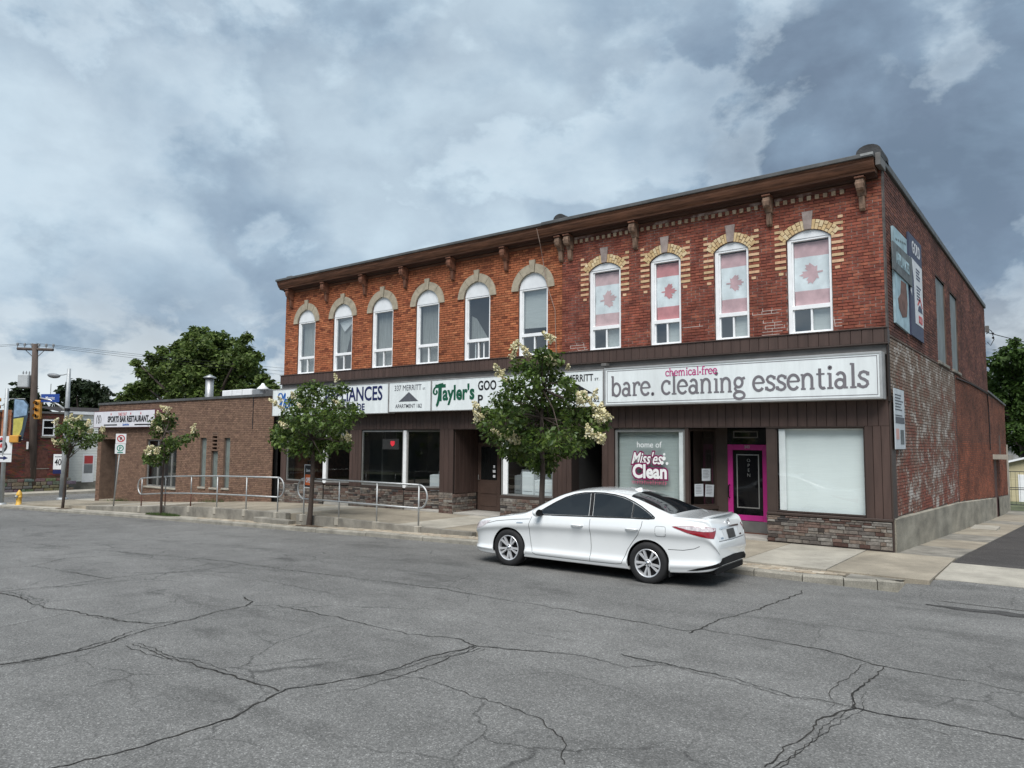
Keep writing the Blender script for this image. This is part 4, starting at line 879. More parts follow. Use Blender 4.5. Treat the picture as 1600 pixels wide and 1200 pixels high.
# cleaning shop: left window, slanted side light, pink door, right window
pane((-6.32, .03), (-4.42, .03), .64, 2.46, fr=M_alum, w=.06); stones((-6.32, YF), (-4.40, YF), .0, .56)
MB().bbox((-4.42, -.02, .60), (-4.33, .05, 2.50), .006).build('mullion', M_trim, shop); MB().bbox((-4.60, .035, .66), (-4.47, .08, 2.45), .01).build('mullion', M_white, shop)
stones((-4.36, .02), (-3.99, .80), .03, .56); pane((-4.36, .06), (-3.99, .80), .64, 2.46, fr=M_trim, w=.04)
recess(-4.36, -2.48, .90, 2.50, M_trim)
MB().box((-3.99, .80, .04), (-3.70, .88, 2.50)).build('door_surround', M_trim, shop); MB().box((-2.74, .80, .04), (-2.48, .88, 2.50)).build('door_surround', M_trim, shop)
M_pink = mat('magenta_paint', (0.42, 0.022, 0.20), .4, .08, 3); M_black = mat('black_glass', (.006, .006, .007), .05, .1, 3, spec=.6)
pd = MB()
for q in ((-3.70, -3.575, .06, 2.11), (-2.865, -2.74, .06, 2.11), (-3.575, -2.865, 1.98, 2.11), (-3.575, -2.865, .33, .46)): pd.bbox((q[0], .80, q[2]), (q[1], .86, q[3]), .006)
pdoor = pd.build('pink_door', M_pink, shop, label='magenta glazed door of the cleaning shop')
MB().box((-3.575, .83, .46), (-2.865, .84, 1.98)).build('door_pane', M_black, pdoor)
MB().box((-3.699, .795, .065), (-2.741, .80, .325)).build('kick_plate', M_trimg, pdoor); MB().box((-3.72, .76, .04), (-2.72, .86, .066)).build('threshold', mat('rust_strip', (.12,.05,.035), .8, .2, 5), pdoor)
fr_ = MB()
for q in ((-3.49, -3.465, .62, 1.88), (-2.975, -2.95, .62, 1.88), (-3.465, -2.975, .62, .645), (-3.465, -2.975, 1.855, 1.88)): fr_.box((q[0], .820, q[2]), (q[1], .826, q[3]))
fr_.build('pinstripe', M_alum, pdoor)
put_text('n343', M_alum, pdoor, -3.22, .796, 2.02, name='house_number')
for k, ch in enumerate('OPEN'): put_text('v'+ch, M_alum, pdoor, -3.20, .826, 1.70-.115*k, name='door_lettering', sc=(.75, .7, 1))
MB().tube([(-3.66, .80, .85), (-3.66, .73, .87), (-3.66, .72, 1.0), (-3.66, .73, 1.13), (-3.66, .80, 1.15)], .016).build('handle', M_black, pdoor)
ov = MB()
for q in ((-3.55, -2.95, 2.40, 2.43), (-3.55, -2.95, 2.26, 2.29), (-3.55, -3.52, 2.29, 2.40), (-2.98, -2.95, 2.29, 2.40)): ov.box((q[0], .79, q[2]), (q[1], .80, q[3]))
ov.build('transom_frame', M_trimg, shop)
MB().box((-3.70, .81, 2.11), (-2.74, .87, 2.52)).build('transom', M_black, shop)
stones((-2.49, YF), (-.012, YF), .02, .585); MB().bbox((-2.50, -.06, .592), (.005, .06, .645), .008).build('stone_cap', M_trim, shop); stones((-2.494, .80), (-2.494, YF+.01), .03, .585)
MB().bbox((-2.50, -.04, -.05), (.006, .03, .018), .005).build('base_board', M_seam, shop)
pane((-2.30, .03), (-.48, .03), .66, 2.49, fr=M_trim, w=.03, sill=False); MB().bbox((-2.50, .0, .62), (-2.30, .07, 2.50), .006).build('mullion', M_trim, shop)
pane((-2.495, .80), (-2.495, .08), .66, 2.46, fr=M_trim, w=.04, sill=False)
MB().bbox((-2.24, .045, .69), (-2.10, .09, 2.46), .01).build('mullion', M_white, shop)
MB().box((-2.50, -.028, 2.485), (-.48, .03, 2.508)).build('head_trim', M_trim, shop); MB().box((XL, -.036, 2.492), (-2.51, .0, 2.509)).build('head_trim', M_trim, shop)
M_roller = mat('roller_blind', (0.82, 0.86, 0.86), .8, .022, 2.5, stretch=(1, 1, 14)); M_rollg = mat('roller_blind_grey', (0.42, 0.47, 0.465), .8, .06, 2.5, stretch=(1, 1, 10))
def rblind(label, x0, x1, y, m):
    o = thing('roller_blind', label, 'blind', ((x0+x1)/2, y, .68)); n = 16
    mb = MB(); c = (x0+x1)/2
    for k in range(n):
        a, b = x0+(x1-x0)*k/n, x0+(x1-x0)*(k+1)/n; f = lambda x: .004*math.sin(x*9)
        mb.add([(a-c, f(a), 0), (b-c, f(b), 0), (b-c, f(b), 1.76), (a-c, f(a), 1.76)], [(0,1,2,3)])
    mb.build('fabric', m, o, smooth=True); MB().tube([(x0-c, .0, 1.79), (x1-c, .0, 1.79)], .03).build('roller', M_white, o); return o
rblind('white roller blind drawn behind the shop window beside the building corner', -2.14, -.46, .16, M_roller)
rblind('pale grey roller blind behind the window with the bubbly pink logo', -6.28, -4.44, .16, M_rollg)
# ------------------------------------------------------------------ sign boxes over the shops
M_sign = mat('sign_face', (0.73, 0.77, 0.775), .35, .05, 3.5, stretch=(2.5, 2.5, .35), stain=.07); M_signd = mat('sign_side', (0.30, 0.30, 0.30), .6, .2, 3)
M_ink = mat('black_ink', (.012, .012, .014), .6, .1, 4); M_navy = mat('navy_ink', (.012, .018, .085), .5, .1, 4); M_green = mat('green_ink', (.006, .085, .045), .5, .1, 4)
M_greyl = mat('grey_ink', (0.165, 0.155, 0.17), .5, .12, 2); M_pinkink = mat('pink_ink', (0.48, 0.045, 0.20), .5, .1, 3); M_blue = mat('blue_ink', (.012, .10, .36), .5, .1, 4); M_slate = mat('slate_ink', (.085, .09, .105), .6, .15, 6)
YS = -.40
def signbox(x0, x1, z0, z1, label, frame=None, d=.30):
    e = thing('sign_box', label, 'sign', ((x0+x1)/2, YS, z0)); c = Vector(e.location); m_ = frame or M_signd
    MB().bbox((x0-c.x, .018, 0), (x1-c.x, d, z1-z0), .006).build('housing', M_signd, e)
    f = MB(); t = .045 if frame else .022
    for q in ((x0-c.x, x1-c.x, 0, t), (x0-c.x, x1-c.x, z1-z0-t, z1-z0), (x0-c.x, x0-c.x+t, t, z1-z0-t), (x1-c.x-t, x1-c.x, t, z1-z0-t)): f.bbox((q[0], -.012, q[2]), (q[1], .017, q[3]), .004)
    f.build('frame', m_, e); MB().box((x0-c.x+t, .0, t), (x1-c.x-t, .016, z1-z0-t)).build('face', M_sign, e); return e
def TF(e, key, m, x0, x1, z0, z1, y=-.0035):
    o = put_text(key, m, e, 0, y, 0); xs = [v.co.x for v in o.data.vertices]; ys_ = [v.co.y for v in o.data.vertices]
    sx, sy = (x1-x0)/(max(xs)-min(xs)), (z1-z0)/(max(ys_)-min(ys_)); o.scale = (sx, sy, 1); o.location = (x0-min(xs)*sx-e.location.x, y, z0-min(ys_)*sy-e.location.z); return o
def T(e, key, m, x, z, sc=(1, 1, 1), y=-.0035, nm='lettering'):
    return put_text(key, m, e, x-e.location.x, y, z-e.location.z, name=nm, sc=sc)
Z0, Z1 = 3.03, 3.97
s1 = signbox(-20.36, -14.22, Z0-.03, Z1, 'wide white sign ending in APPLIANCES with a blue script word')
TF(s1, 'appl', M_navy, -17.42, -14.50, 3.42, 3.89); TF(s1, 'trade', M_navy, -16.28, -15.33, 3.12, 3.34)
sw_ = MB()
def swash(mb, pts, w, x0, z0, s):
    P = []
    for i in range(len(pts)-1):
        p0, p1, p2, p3 = [Vector(pts[max(0, min(len(pts)-1, i+k))]) for k in (-1, 0, 1, 2)]
        for k in range(6):
            t = k/6; P.append(0.5*((2*p1)+(p2-p0)*t+(2*p0-5*p1+4*p2-p3)*t*t+(3*p1-p0-3*p2+p3)*t**3))
    vs = []
    for i, p in enumerate(P):
        t = (P[min(i+1, len(P)-1)]-P[max(i-1, 0)]).normalized(); n = Vector((-t.y, t.x))*w*(.55+.45*abs(t.y))/2; q = p*s+Vector((x0, z0)); vs += [(q.x+n.x, -.0004*(i % 5), q.y+n.y), (q.x-n.x, -.0004*(i % 5), q.y-n.y)]
    mb.add(vs, [(2*i, 2*i+1, 2*i+3, 2*i+2) for i in range(len(P)-1)])
swash(sw_, [(0,.6),(-.1,.75),(.0,.95),(.25,.9),(.3,.6),(.15,.2),(.05,.3),(.3,.55),(.55,.95),(.5,.5),(.42,.1),(.6,.15),(.75,.5),(.62,.6),(.6,.3),(.8,.12),(1.0,.4),(1.1,.85),(1.0,.3),(1.1,.1),(1.4,.5)], .07, 0, 0, .62)
o = sw_.build('script_lettering', M_blue, s1, fix=False); o.location = (-19.95-s1.location.x, -.004, .22)
s2 = signbox(-14.20, -12.37, Z0, Z1, 'white panel reading 337 MERRITT ST. with a grey triangle')
TF(s2, '337', M_slate, -13.95, -12.78, 3.69, 3.86); TF(s2, 'st', M_slate, -12.72, -12.60, 3.69, 3.75); TF(s2, 'apt', M_slate, -13.90, -12.75, 3.15, 3.27)
MB().prism([(-.47, .32), (.38, .32), (-.03, .61)], -.004, .001, front).build('triangle', M_slate, s2)
s3 = signbox(-12.35, -8.03, Z0, Z1, "white sign with the green word Tayler's beside black capitals")
TF(s3, 'T', M_green, -12.20, -11.78, 3.32, 3.82); TF(s3, 'tay', M_green, -11.90, -10.66, 3.20, 3.80, -.006)
sw_ = MB(); swash(sw_, [(.55,.95),(.25,.9),(.0,.75),(-.08,.55),(.05,.45),(.15,.55),(.08,.65)], .07, 0, 0, .62); swash(sw_, [(.32,.9),(.3,.4),(.2,.0),(.1,-.12)], .10, 0, 0, .62)
o = sw_.build('script_lettering', M_green, s3, fix=False); o.location = (-12.22-s3.location.x, -.005, .22)
TF(s3, 'goo', M_ink, -10.53, -9.86, 3.58, 3.86); TF(s3, 'p', M_ink, -10.53, -10.34, 3.18, 3.46)
s4 = signbox(-8.01, -6.41, Z0, Z1, 'white panel reading MERRITT ST. with a black triangle behind the big tree')
TF(s4, 'merritt', M_ink, -7.49, -6.71, 3.69, 3.87); TF(s4, 'st', M_ink, -6.67, -6.53, 3.70, 3.76); TF(s4, 'apt', M_ink, -7.80, -6.53, 3.15, 3.27); MB().prism([(-.56, .34), (.51, .34), (-.02, .61)], -.004, .001, front).build('triangle', M_ink, s4)
M_silver = mat('silver_frame', (0.55, 0.55, 0.54), .35, .08, 4, metal=.6)
s5 = signbox(-6.39, -.04, Z0+.01, Z1+.02, 'long white sign in a silver frame reading bare. cleaning essentials', M_silver, .36)
bd = MB(); w5 = 6.35
for q in ((-w5/2+.08, w5/2-.08, .08, .092), (-w5/2+.08, w5/2-.08, .858, .870), (-w5/2+.08, -w5/2+.092, .092, .858), (w5/2-.092, w5/2-.08, .092, .858)): bd.box((q[0], -.004, q[2]), (q[1], .001, q[3]))
bd.build('border_line', M_greyl, s5)
o = slab_text('bare. cleaning essentials', .335, .060, 5.92).build('lettering', M_greyl, s5, fix=False); o.location = (-2.97, -.004, .235)
o = slab_text('chemical*free', .125, .024, 1.28).build('small_lettering', M_pinkink, s5, fix=False); o.location = (-1.50, -.005, .668)
# hook lamp bracket above the sign
MB().bbox((-6.55, -.30, 4.06), (-6.40, -.12, 4.13), .01).build('junction_box', M_trimg, shop)

# window graphics of the cleaning shop (vinyl on the glass)
wg = thing('window_decal', 'pink and white bubbly logo on the window left of the pink door', 'decal', (-5.38, .018, .7))
def G(key, m, x, z, y=0, sc=(1, 1, 1), nm='lettering'): return put_text(key, m, wg, x+5.38, y, z-.7, name=nm, sc=sc)
M_vw = mat('white_vinyl_print', (.82, .84, .84), .5, .03, 4); M_plum = mat('plum_vinyl', (0.20, 0.012, 0.085), .5, .05, 4); M_rose = mat('rose_vinyl', (0.50, 0.12, 0.20), .6, .1, 6)
G('home', M_vw, -5.38, 2.02, 0, (1, .95, 1)); G('misso', M_plum, -5.46, 1.62, 0); G('miss', M_vw, -5.46, 1.62, -.004); G('cleano', M_plum, -5.36, 1.28, -.006, (1.02, 1, 1)); G('clean', M_vw, -5.36, 1.28, -.010, (1.02, 1, 1))
for x, z, r_ in ((-4.98, 1.76, .05), (-5.03, 1.65, .045), (-4.90, 1.64, .035), (-4.97, 1.86, .03)): MB().prism([(x+5.38+r_*math.cos(a*.5236), z-.7+r_*math.sin(a*.5236)) for a in range(12)], -.003, .002, front).build('bubble', M_vw, wg)
mb = MB(); x = -5.85
while x < -4.90:
    w = rng.uniform(.02, .05); h = rng.choice([.08, .08, .11]); mb.add([(x+5.38, -.001, .42), (x+5.38+w*.4, -.001, .42), (x+5.38+w*.5, -.001, .42+h), (x+5.38+w*.1, -.001, .42+h)], [(0,1,2,3)]); mb.add([(x+5.38, -.0012, .42+h*.5), (x+5.38+w, -.0012, .42+h*.5), (x+5.38+w, -.0012, .435+h*.5), (x+5.38, -.0012, .435+h*.5)], [(0,1,2,3)]); x += w+.02
mb.build('small_print', M_rose, wg, fix=False)
M_paper = mat('paper', (.48, .52, .55), .8, .08, 6)
for k, (t, z, r_) in enumerate(((.62, 1.38, 0), (.35, 1.02, .0), (.74, 1.00, .06))):
    A = Vector((-4.36, .06, 0)); B = Vector((-3.99, .80, 0)); p = A.lerp(B, t); d = (B-A).normalized(); n = Vector((d.y, -d.x, 0))
    o = thing('notice_paper', ['single sheet of paper taped above two others on the slanted shop window', 'paper taped low on the slanted shop window, the one further from the pink door', 'tilted paper taped low on the slanted shop window, next to the pink door'][k], 'paper', (p.x+n.x*.010, p.y+n.y*.010, z), math.atan2(d.y, d.x))
    q = MB().bbox((-.13, -.001, -.145), (.13, .001, .145), .0004).build('sheet', M_paper, o); q.rotation_euler = (0, r_, 0)
    m_ = MB(); [m_.box((-.10, -.003, .10-.035*j), (.10-.05*rng.random(), -.0015, .108-.035*j)) for j in range(6)]; q2 = m_.build('print', M_slate, q)

# things standing inside the shop windows
M_enamel = mat('white_enamel', (.70, .73, .75), .3, .04, 4); M_panel = mat('grey_panel', (.20, .21, .22), .4, .1, 5); M_teal = mat('dull_enamel', (.16, .19, .19), .4, .1, 4)
def washer(label, x, y, z, w, h, d, m, group=None):
    o = thing('washing_machine', label, 'appliance', (x, y, z), 0, group); MB().bbox((-w/2, 0, 0), (w/2, d, h), .012).build('cabinet', m, o)
    MB().prism([(d-.14, h), (d, h), (d, h+.16), (d-.05, h+.16)], -w/2+.01, w/2-.01, lambda u, v, dd: (dd, u, v)).build('control_panel', M_panel, o)
    MB().bbox((-w/2+.05, .05, h+.001), (w/2-.05, d-.18, h+.016), .005).build('lid', m, o)
    MB().bbox((-w/2+.04, -.012, .10), (w/2-.04, -.001, h-.10), .006).build('front_panel', m, o)
    k = MB()
    for q in (-.2, -.05, .12): k.lathe([(0, 0), (.025, 0), (.02, -.025), (0, -.025)], 10, 'y', (q*w, d-.10, h+.09))
    k.build('knob', M_enamel, o); return o
sh = MB().bbox((-9.9, .15, .62), (-8.28, 1.1, .66), .005); sh.build('display_shelf', M_int, shop)
washer('white washing machine with grey control panel in the shop window beside the brown door', -8.66, .22, .662, .66, .42, .6, M_enamel)
washer('tall narrow white appliance beside the washing machine in the shop window', -9.24, .26, .662, .40, .62, .5, M_enamel)
washer('small appliance behind the white mullion next to the brown shop door', -9.63, .34, .662, .28, .52, .4, M_panel)
MB().bbox((-13.6, .72, .10), (-12.0, 1.6, .48), .005).build('display_shelf', M_int, shop)
washer('dull grey appliance in the slanted shop window beside the stone-footed post', -12.72, .86, .485, .62, .60, .6, M_teal)
washer('white boxy appliance in the slanted shop window next to the white mullion', -13.32, .80, .485, .42, .58, .5, M_enamel)
ls = thing('lit_window_sign', 'dark window sign with a glowing red badge hanging in the shop window', 'sign', (-14.65, .16, 1.86)); MB().bbox((-.42, 0, 0), (.34, .02, .34), .004).build('board', mat('dark_board', (.05, .045, .045), .6, .1, 4), ls)
MB().prism([(-.02, .27), (.16, .27), (.165, .18), (.12, .12), (.07, .10), (.02, .12), (-.025, .18)], -.012, -.001, front).build('badge', emit('red_led', (.75, .03, .05), .18), ls)
for x in (-.3, .22): MB().tube([(x, .01, .34), (x, .01, .62)], .003, 5).build('chain', M_alum, ls)
ac = thing('air_conditioner', 'old window air conditioner set over the recessed shop door', 'air conditioner', (-16.95, .08, 2.24)); MB().bbox((-.30, -.10, 0), (.30, .5, .30), .01).build('case', M_signd, ac)
m_ = MB(); [m_.box((-.26, -.112, .03+.035*k), (.26, -.101, .048+.035*k)) for k in range(7)]; m_.build('grille', M_silver, ac)
MB().box((-17.72, .02, 2.17), (-16.47, .07, 2.235)).build('door_head', M_silver, shop)

# flags hung inside the four right-hand upper windows
def flag(k, label):
    w = WIN[6+k]; cx, hw = w['cx'], w['h']; x0, x1 = cx-hw+.13, cx+hw-.07; z0, z1 = 5.16, 6.55-(0.0 if k != 3 else 0); y = .130
    e = thing('flag', label, 'flag', ((x0+x1)/2, y, z0), 0, None); W_, H_ = x1-x0, z1-z0; r_ = random.Random(k); ph = r_.uniform(0, 6)
    wave = lambda u, v: .007*math.sin(u*13+v*5+ph)+.005*math.sin(u*25-v*13+ph*2)+.005*math.sin(v*9+u*4)
    def band(v0, v1, m, nm):
        n, mm = 14, 10; vs = [(-W_/2+W_*i/n, wave(W_*i/n, (v0+(v1-v0)*j/mm)*H_), (v0+(v1-v0)*j/mm)*H_) for j in range(mm+1) for i in range(n+1)]
        return MB().add(vs, [(j*(n+1)+i, j*(n+1)+i+1, (j+1)*(n+1)+i+1, (j+1)*(n+1)+i) for j in range(mm) for i in range(n)]).build(nm, m, e, smooth=True)
    rd = M_flagr[k]; band(0, .23, rd, 'red_band'); band(.23, .77, M_flagw, 'white_band'); band(.77, 1, rd, 'red_band')
    s = W_*.47; ang = (1, 1, 1, -1)[k]*-90+(8, 0, 0, 6)[k]; c_, s_ = math.cos(R(ang)), math.sin(R(ang)); P = [((p[0]*c_-(p[1]-.2)*s_)*s, (p[0]*s_+(p[1]-.2)*c_)*s) for p in LEAF]
    v2, f2 = fill2d(P, .035); MB().add([(q[0], wave(q[0]+W_/2, q[1]+H_/2)-.006, q[1]+H_/2) for q in v2], f2).build('maple_leaf', rd, e, True)
M_flagw = mat('flag_white', (.70, .75, .775), .85, .08, 5)
M_flagr = [mat('flag_red_%d' % k, c, .85, .10, 5) for k, c in enumerate(((.58, .41, .42), (.57, .24, .25), (.55, .36, .38), (.58, .39, .41)))]  # reds paled: the reflection washing over the panes is painted into the cloth
for k, l in enumerate(('reflection-paled maple leaf flag hung behind the window nearest the orange brick', 'brightest red maple leaf flag hung behind a narrow brick-arched window', 'pale pink maple leaf flag behind the narrow window next to the wide end window', 'creased maple leaf flag behind the wide end window at the building corner')): flag(k, l)

# posters on the side wall
pa = thing('painted_wall_sign', 'weathered pale blue shaped sign reading APPLIANCES on the side wall', 'sign', (.03, 1.45, 4.67))
M_pale = mat('pale_blue_paint', (.30, .42, .47), .7, .2, 3); M_rustp = mat('rust_paint', (.15, .085, .07), .8, .3, 5); M_slatep = mat('slate_paint', (.11, .125, .13), .7, .3, 5)
sd_ = lambda u, v, d: (d, u-1.45, v-4.67)
MB().prism([(.68, 4.70), (2.22, 4.64), (2.22, 6.82), (.68, 6.78)], -.02, .025, sd_).build('board', M_pale, pa)
MB().prism([(.45, 5.80), (2.62, 5.78), (2.66, 6.46), (.45, 6.40)], .026, .05, sd_).build('name_board', M_slatep, pa)
put_text('sapp', M_pale, pa, .053, 1.52-1.45, 6.0-4.67, (R(90), 0, R(90)), sc=(1, 1.2, 1))
MB().prism([(1.35, 5.72), (1.95, 5.74), (2.05, 5.3), (1.9, 4.98), (1.4, 4.9), (1.05, 5.05), (.95, 5.25), (1.25, 5.4)], .026, .03, sd_).build('painted_figure', M_rustp, pa)
mb = MB(); [mb.box((.026, rng.uniform(-.6, .3), rng.choice([rng.uniform(.05, .3), rng.uniform(1.8, 2.0)])), (.029, rng.uniform(.4, .7), 0)) if 0 else mb.box((.026, -.55+.25*j, 1.86+.03*j), (.029, -.40+.25*j, 1.90+.03*j)) for j in range(5)]; mb.build('painted_lines', M_slatep, pa)
pb = thing('wall_banner', 'tall navy and white advertising banner on the side wall', 'sign', (.03, 3.45, 4.66))
sb_ = lambda u, v, d: (d, u-3.45, v-4.66); M_nav = mat('navy_print', (.045, .055, .10), .6, .12, 4); M_whp = mat('white_print', (.60, .62, .64), .6, .08, 4); M_redp = mat('red_print', (.45, .06, .06), .6, .1, 4)
MB().prism([(2.50, 4.66), (4.14, 4.64), (4.22, 7.12), (2.50, 7.08)], -.02, .022, sb_).build('board', M_nav, pb); MB().prism([(3.05, 5.0), (4.13, 5.0), (4.16, 6.5), (2.75, 6.52), (3.0, 6.0)], .023, .027, sb_).build('white_field', M_whp, pb); MB().prism([(2.53, 5.7), (2.68, 5.6), (2.72, 6.45), (2.53, 6.5)], .023, .027, sb_).build('white_edge', M_whp, pb)
put_text('gold', M_whp, pb, .026, 3.42-3.45, 6.68-4.66, (R(90), 0, R(90)), sc=(1.15, 1, 1)); put_text('sold', M_redp, pb, .031, 3.72-3.45, 5.06-4.66, (R(90), 0, R(90)))
MB().prism([(3.35, 5.50), (3.75, 5.72), (4.05, 5.50), (3.98, 5.46), (3.75, 5.62), (3.42, 5.46)], .028, .031, sb_).build('roof_mark', M_redp, pb); MB().prism([(3.4, 5.34), (4.02, 5.34), (3.95, 5.45), (3.7, 5.52), (3.48, 5.45)], .028, .031, sb_).build('blue_mark', M_nav, pb)
mb = MB(); [mb.box((.028, -.15, .95+.075*j+(.12 if j > 4 else 0)), (.031, .25+.2*rng.random(), .985+.075*j+(.12 if j > 4 else 0))) for j in range(9)]; mb.build('print_lines', M_nav, pb)
pc = thing('notice_board', 'white printed development notice hung at the building corner on the side wall', 'notice', (.06, .60, 2.04)); MB().bbox((0, -.52, 0), (.015, .54, 1.24), .003).build('sheet', M_paper, pc)
mb = MB(); [mb.box((.016, -.44, 1.10-.06*j), (.018, .1+.3*rng.random(), 1.125-.06*j)) for j in range(9) if j != 6]; mb.build('print_lines', M_slate, pc)
MB().box((.016, -.45, .53), (.019, .48, .66)).build('grey_bar', M_slate, pc); MB().box((.016, -.42, .20), (.019, -.12, .42)).build('plan_print', mat('salmon', (.5, .3, .27), .7, .1, 4), pc); MB().box((.016, .02, .10), (.019, .40, .40)).build('plan_print', M_slatep, pc)

# service wire and its insulator loops at the back corner of the building
sv = thing('service_wire', 'black service wire with insulator loops at the rear corner of the building', 'wire', (.06, 19.9, 6.8))
MB().tube([(0, 0, 0), (.05, .15, .05), (4, 12, -.35), (9, 26, -.2), (16, 44, .6)], .018, 6).build('cable', M_ink, sv)
MB().tube([(0, 0, .25), (.18, .05, .10), (.25, .1, -.25), (.12, .1, -.50), (.02, .05, -.35)], .016, 6).build('drip_loop', M_ink, sv); MB().bbox((-.03, -.12, .05), (.10, .06, .32), .01).build('insulator_rack', M_trimg, sv)
for z in (.0, -.18): MB().lathe([(0, 0), (.045, 0), (.045, .07), (0, .07)], 10, 'y', (.22, .08, z)).build('insulator', M_ink, sv)
dn = thing('drop_cable', 'dark cable running down the side wall towards the rear door', 'cable', (.02, 10.2, 4.25))
MB().tube([(0, 0, -.02), (0, 4, .05), (0, 9.4, .03), (0, 9.7, -.5), (0, 9.75, -1.5), (0, 9.75, -2.3)], .022, 6).build('run', M_ink, dn)
hw_ = thing('hanging_wire', 'thin loose wire hanging down the front from the cornice', 'wire', (-8.42, -.50, 7.90))
MB().tube([(0, -.02, 0), (.02, .1, -.35), (-.06, .36, -.75), (.02, .42, -1.4), (.28, .47, -2.2), (.32, .47, -3.38)], .009, 5).build('run', mat('pale_wire', (.30, .22, .18), .7, .1, 3), hw_)

# ------------------------------------------------------------------ low rear wing with the side door
wing = thing('rear_wing', 'low brick rear wing with a narrow dark red door and small awning', 'building', (0, 20.1, 0))
Wp = lambda u, v, d: (-.05-d, u-20.1, v)
wtop = lambda y: 4.37-.018*(y-20.1)
mb = MB().add([Wp(20.11, -1.6, .012), Wp(29.0, -1.6, .012), Wp(29.0, 4.15, .012), Wp(20.11, 4.37, .012)], [(0,1,2,3)]); mb.add([Wp(29.0, -1.6, .012), Wp(29.0, -1.6, 8), Wp(29.0, 4.1, 8), Wp(29.0, 4.15, .012)], [(0,1,2,3)]); mb.add([Wp(20.11, 4.36, .012), Wp(29, 4.14, .012), Wp(29, 4.1, 8), Wp(20.11, 4.3, 8)], [(0,1,2,3)])
wwall = mb.build('wall', M_mortS, wing)
WC = [(22.0, 23.2, -2, 1.55), (25.0, 26.0, 1.75, 2.6)]
lst = bricks(20.12, 29.0, -.5, 4.3, lambda a, b: [(h[0], h[1]) for h in WC if b > h[2] and a < h[3]], COURSE, BLEN, base_top, 19)
stuff(brick_mesh([q for q in lst if q[3] < wtop(q[1])], Wp, colS, 22).build('wing_bricks', M_side, wwall, fix=False))
MB().prism([(20.11, 4.38), (29.05, 4.16), (29.05, 4.24), (20.11, 4.46)], -.06, .2, Wp).build('coping', M_cap, wing)
mb = MB(); yy = [20.11, 22.0]; mb.add([Wp(20.11, -1.6, -.05), Wp(22.0, -1.6, -.05), Wp(22.0, base_top(22), -.05), Wp(20.11, base_top(20.11), -.05)], [(0,1,2,3)]); mb.add([Wp(23.2, -1.6, -.05), Wp(29, -1.6, -.05), Wp(29, base_top(29), -.05), Wp(23.2, base_top(23.2), -.05)], [(0,1,2,3)]); mb.build('plinth', M_plinth, wing)
MB().prism([(22.0, -1.2), (23.2, -1.2), (23.2, 1.55), (22.0, 1.55)], .0, .06, Wp).build('side_door', mat('oxblood_door', (.075, .022, .018), .6, .15, 3), wing)
MB().prism([(21.7, 1.55), (24.6, 1.52), (24.6, 1.70), (21.7, 1.76)], -.55, .0, Wp).build('awning', M_conc2, wing); MB().prism([(25.0, 1.75), (26.0, 1.75), (26.0, 2.6), (25.0, 2.6)], .03, .06, Wp).build('boarded_vent', mat('oxblood_door', (.075,.022,.018)), wing)
MB().prism([(28.7, -1.4), (28.98, -1.4), (28.98, 2.2), (28.7, 2.2)], -.07, -.01, Wp).build('downpipe', M_conc2, wing)

# ------------------------------------------------------------------ brown brick bar next door
bar_b = thing('brick_bar', 'single-storey brown brick bar with narrow slit windows', 'building', (-28, 0, 0))
RX0, RX1, RT = -35.30, -20.86, 3.78
HB = [(-34.90, -33.15, -2, 2.12), (-30.40, -27.74, .05, 2.12), (-25.88, -25.42, .20, 2.21), (-25.02, -24.54, .20, 2.36), (-24.12, -23.68, .22, 2.21)]
M_brickB = mat('brown_brick', (1,1,1), .9, .2, 5, .4, 70, attr=True, fine=.12); M_mortB = mat('brown_mortar', (.155, .105, .078), .95, .2, 4)
def colB(r_, u, v): q = r_.uniform(.84, 1.14); return tuple(x*q for x in ((.200, .122, .084) if r_.random() < .75 else (.165, .098, .070)))
fb = lambda u, v, d: (u+28, d, v)
mb = MB()
for a, b, c, d in holed(RX0, RX1, -1.3, RT, HB): mb.add([fb(a, c, .012), fb(b, c, .012), fb(b, d, .012), fb(a, d, .012)], [(0,1,2,3)])
for h in HB:
    dp = .14 if h is not HB[0] else 1.3
    for u in (h[0], h[1]): mb.add([fb(u, h[2], .012), fb(u, h[2], dp), fb(u, h[3], dp), fb(u, h[3], .012)], [(0,1,2,3)])
    mb.add([fb(h[0], h[3], .012), fb(h[1], h[3], .012), fb(h[1], h[3], dp), fb(h[0], h[3], dp)], [(0,1,2,3)])
mb.add([fb(RX0, -1.3, .012), fb(RX0, -1.3, 16), fb(RX0, RT, 16), fb(RX0, RT, .012)], [(0,1,2,3)]); mb.add([fb(RX0, -1.3, 16), fb(RX1, -1.3, 16), fb(RX1, RT, 16), fb(RX0, RT, 16)], [(0,1,2,3)])
bw = mb.build('front_wall', M_mortB, bar_b, fix=False)
lst = bricks(RX0, RX1, -1.1, RT, lambda a, b: [(h[0], h[1]) for h in HB if b > h[2] and a < h[3]], .072, .225, lambda x: zs(x)-.06, 31)
stuff(brick_mesh(lst, fb, colB, 32, .004).build('wall_bricks', M_brickB, bw, fix=False))
lst = bricks(0, 1.3, -1.1, 2.1, lambda a, b: [], .072, .225, None, 33); stuff(brick_mesh(lst, lambda u, v, d: (-33.15+28+d-.02, u, v), colB, 34).build('recess_bricks', M_brickB, bw, fix=False))
MB().box((RX0+28-.04, -.05, RT), (RX1+28, .25, RT+.10)).build('roof_edge', M_cap, bar_b); MB().box((RX0+28, .26, RT-.15), (RX1+28, 16, RT-.02)).build('roof', M_tar, bar_b); MB().box((RX0+28-.04, .26, RT-.01), (RX0+28+.25, 16, RT+.10)).build('roof_edge', M_cap, bar_b)
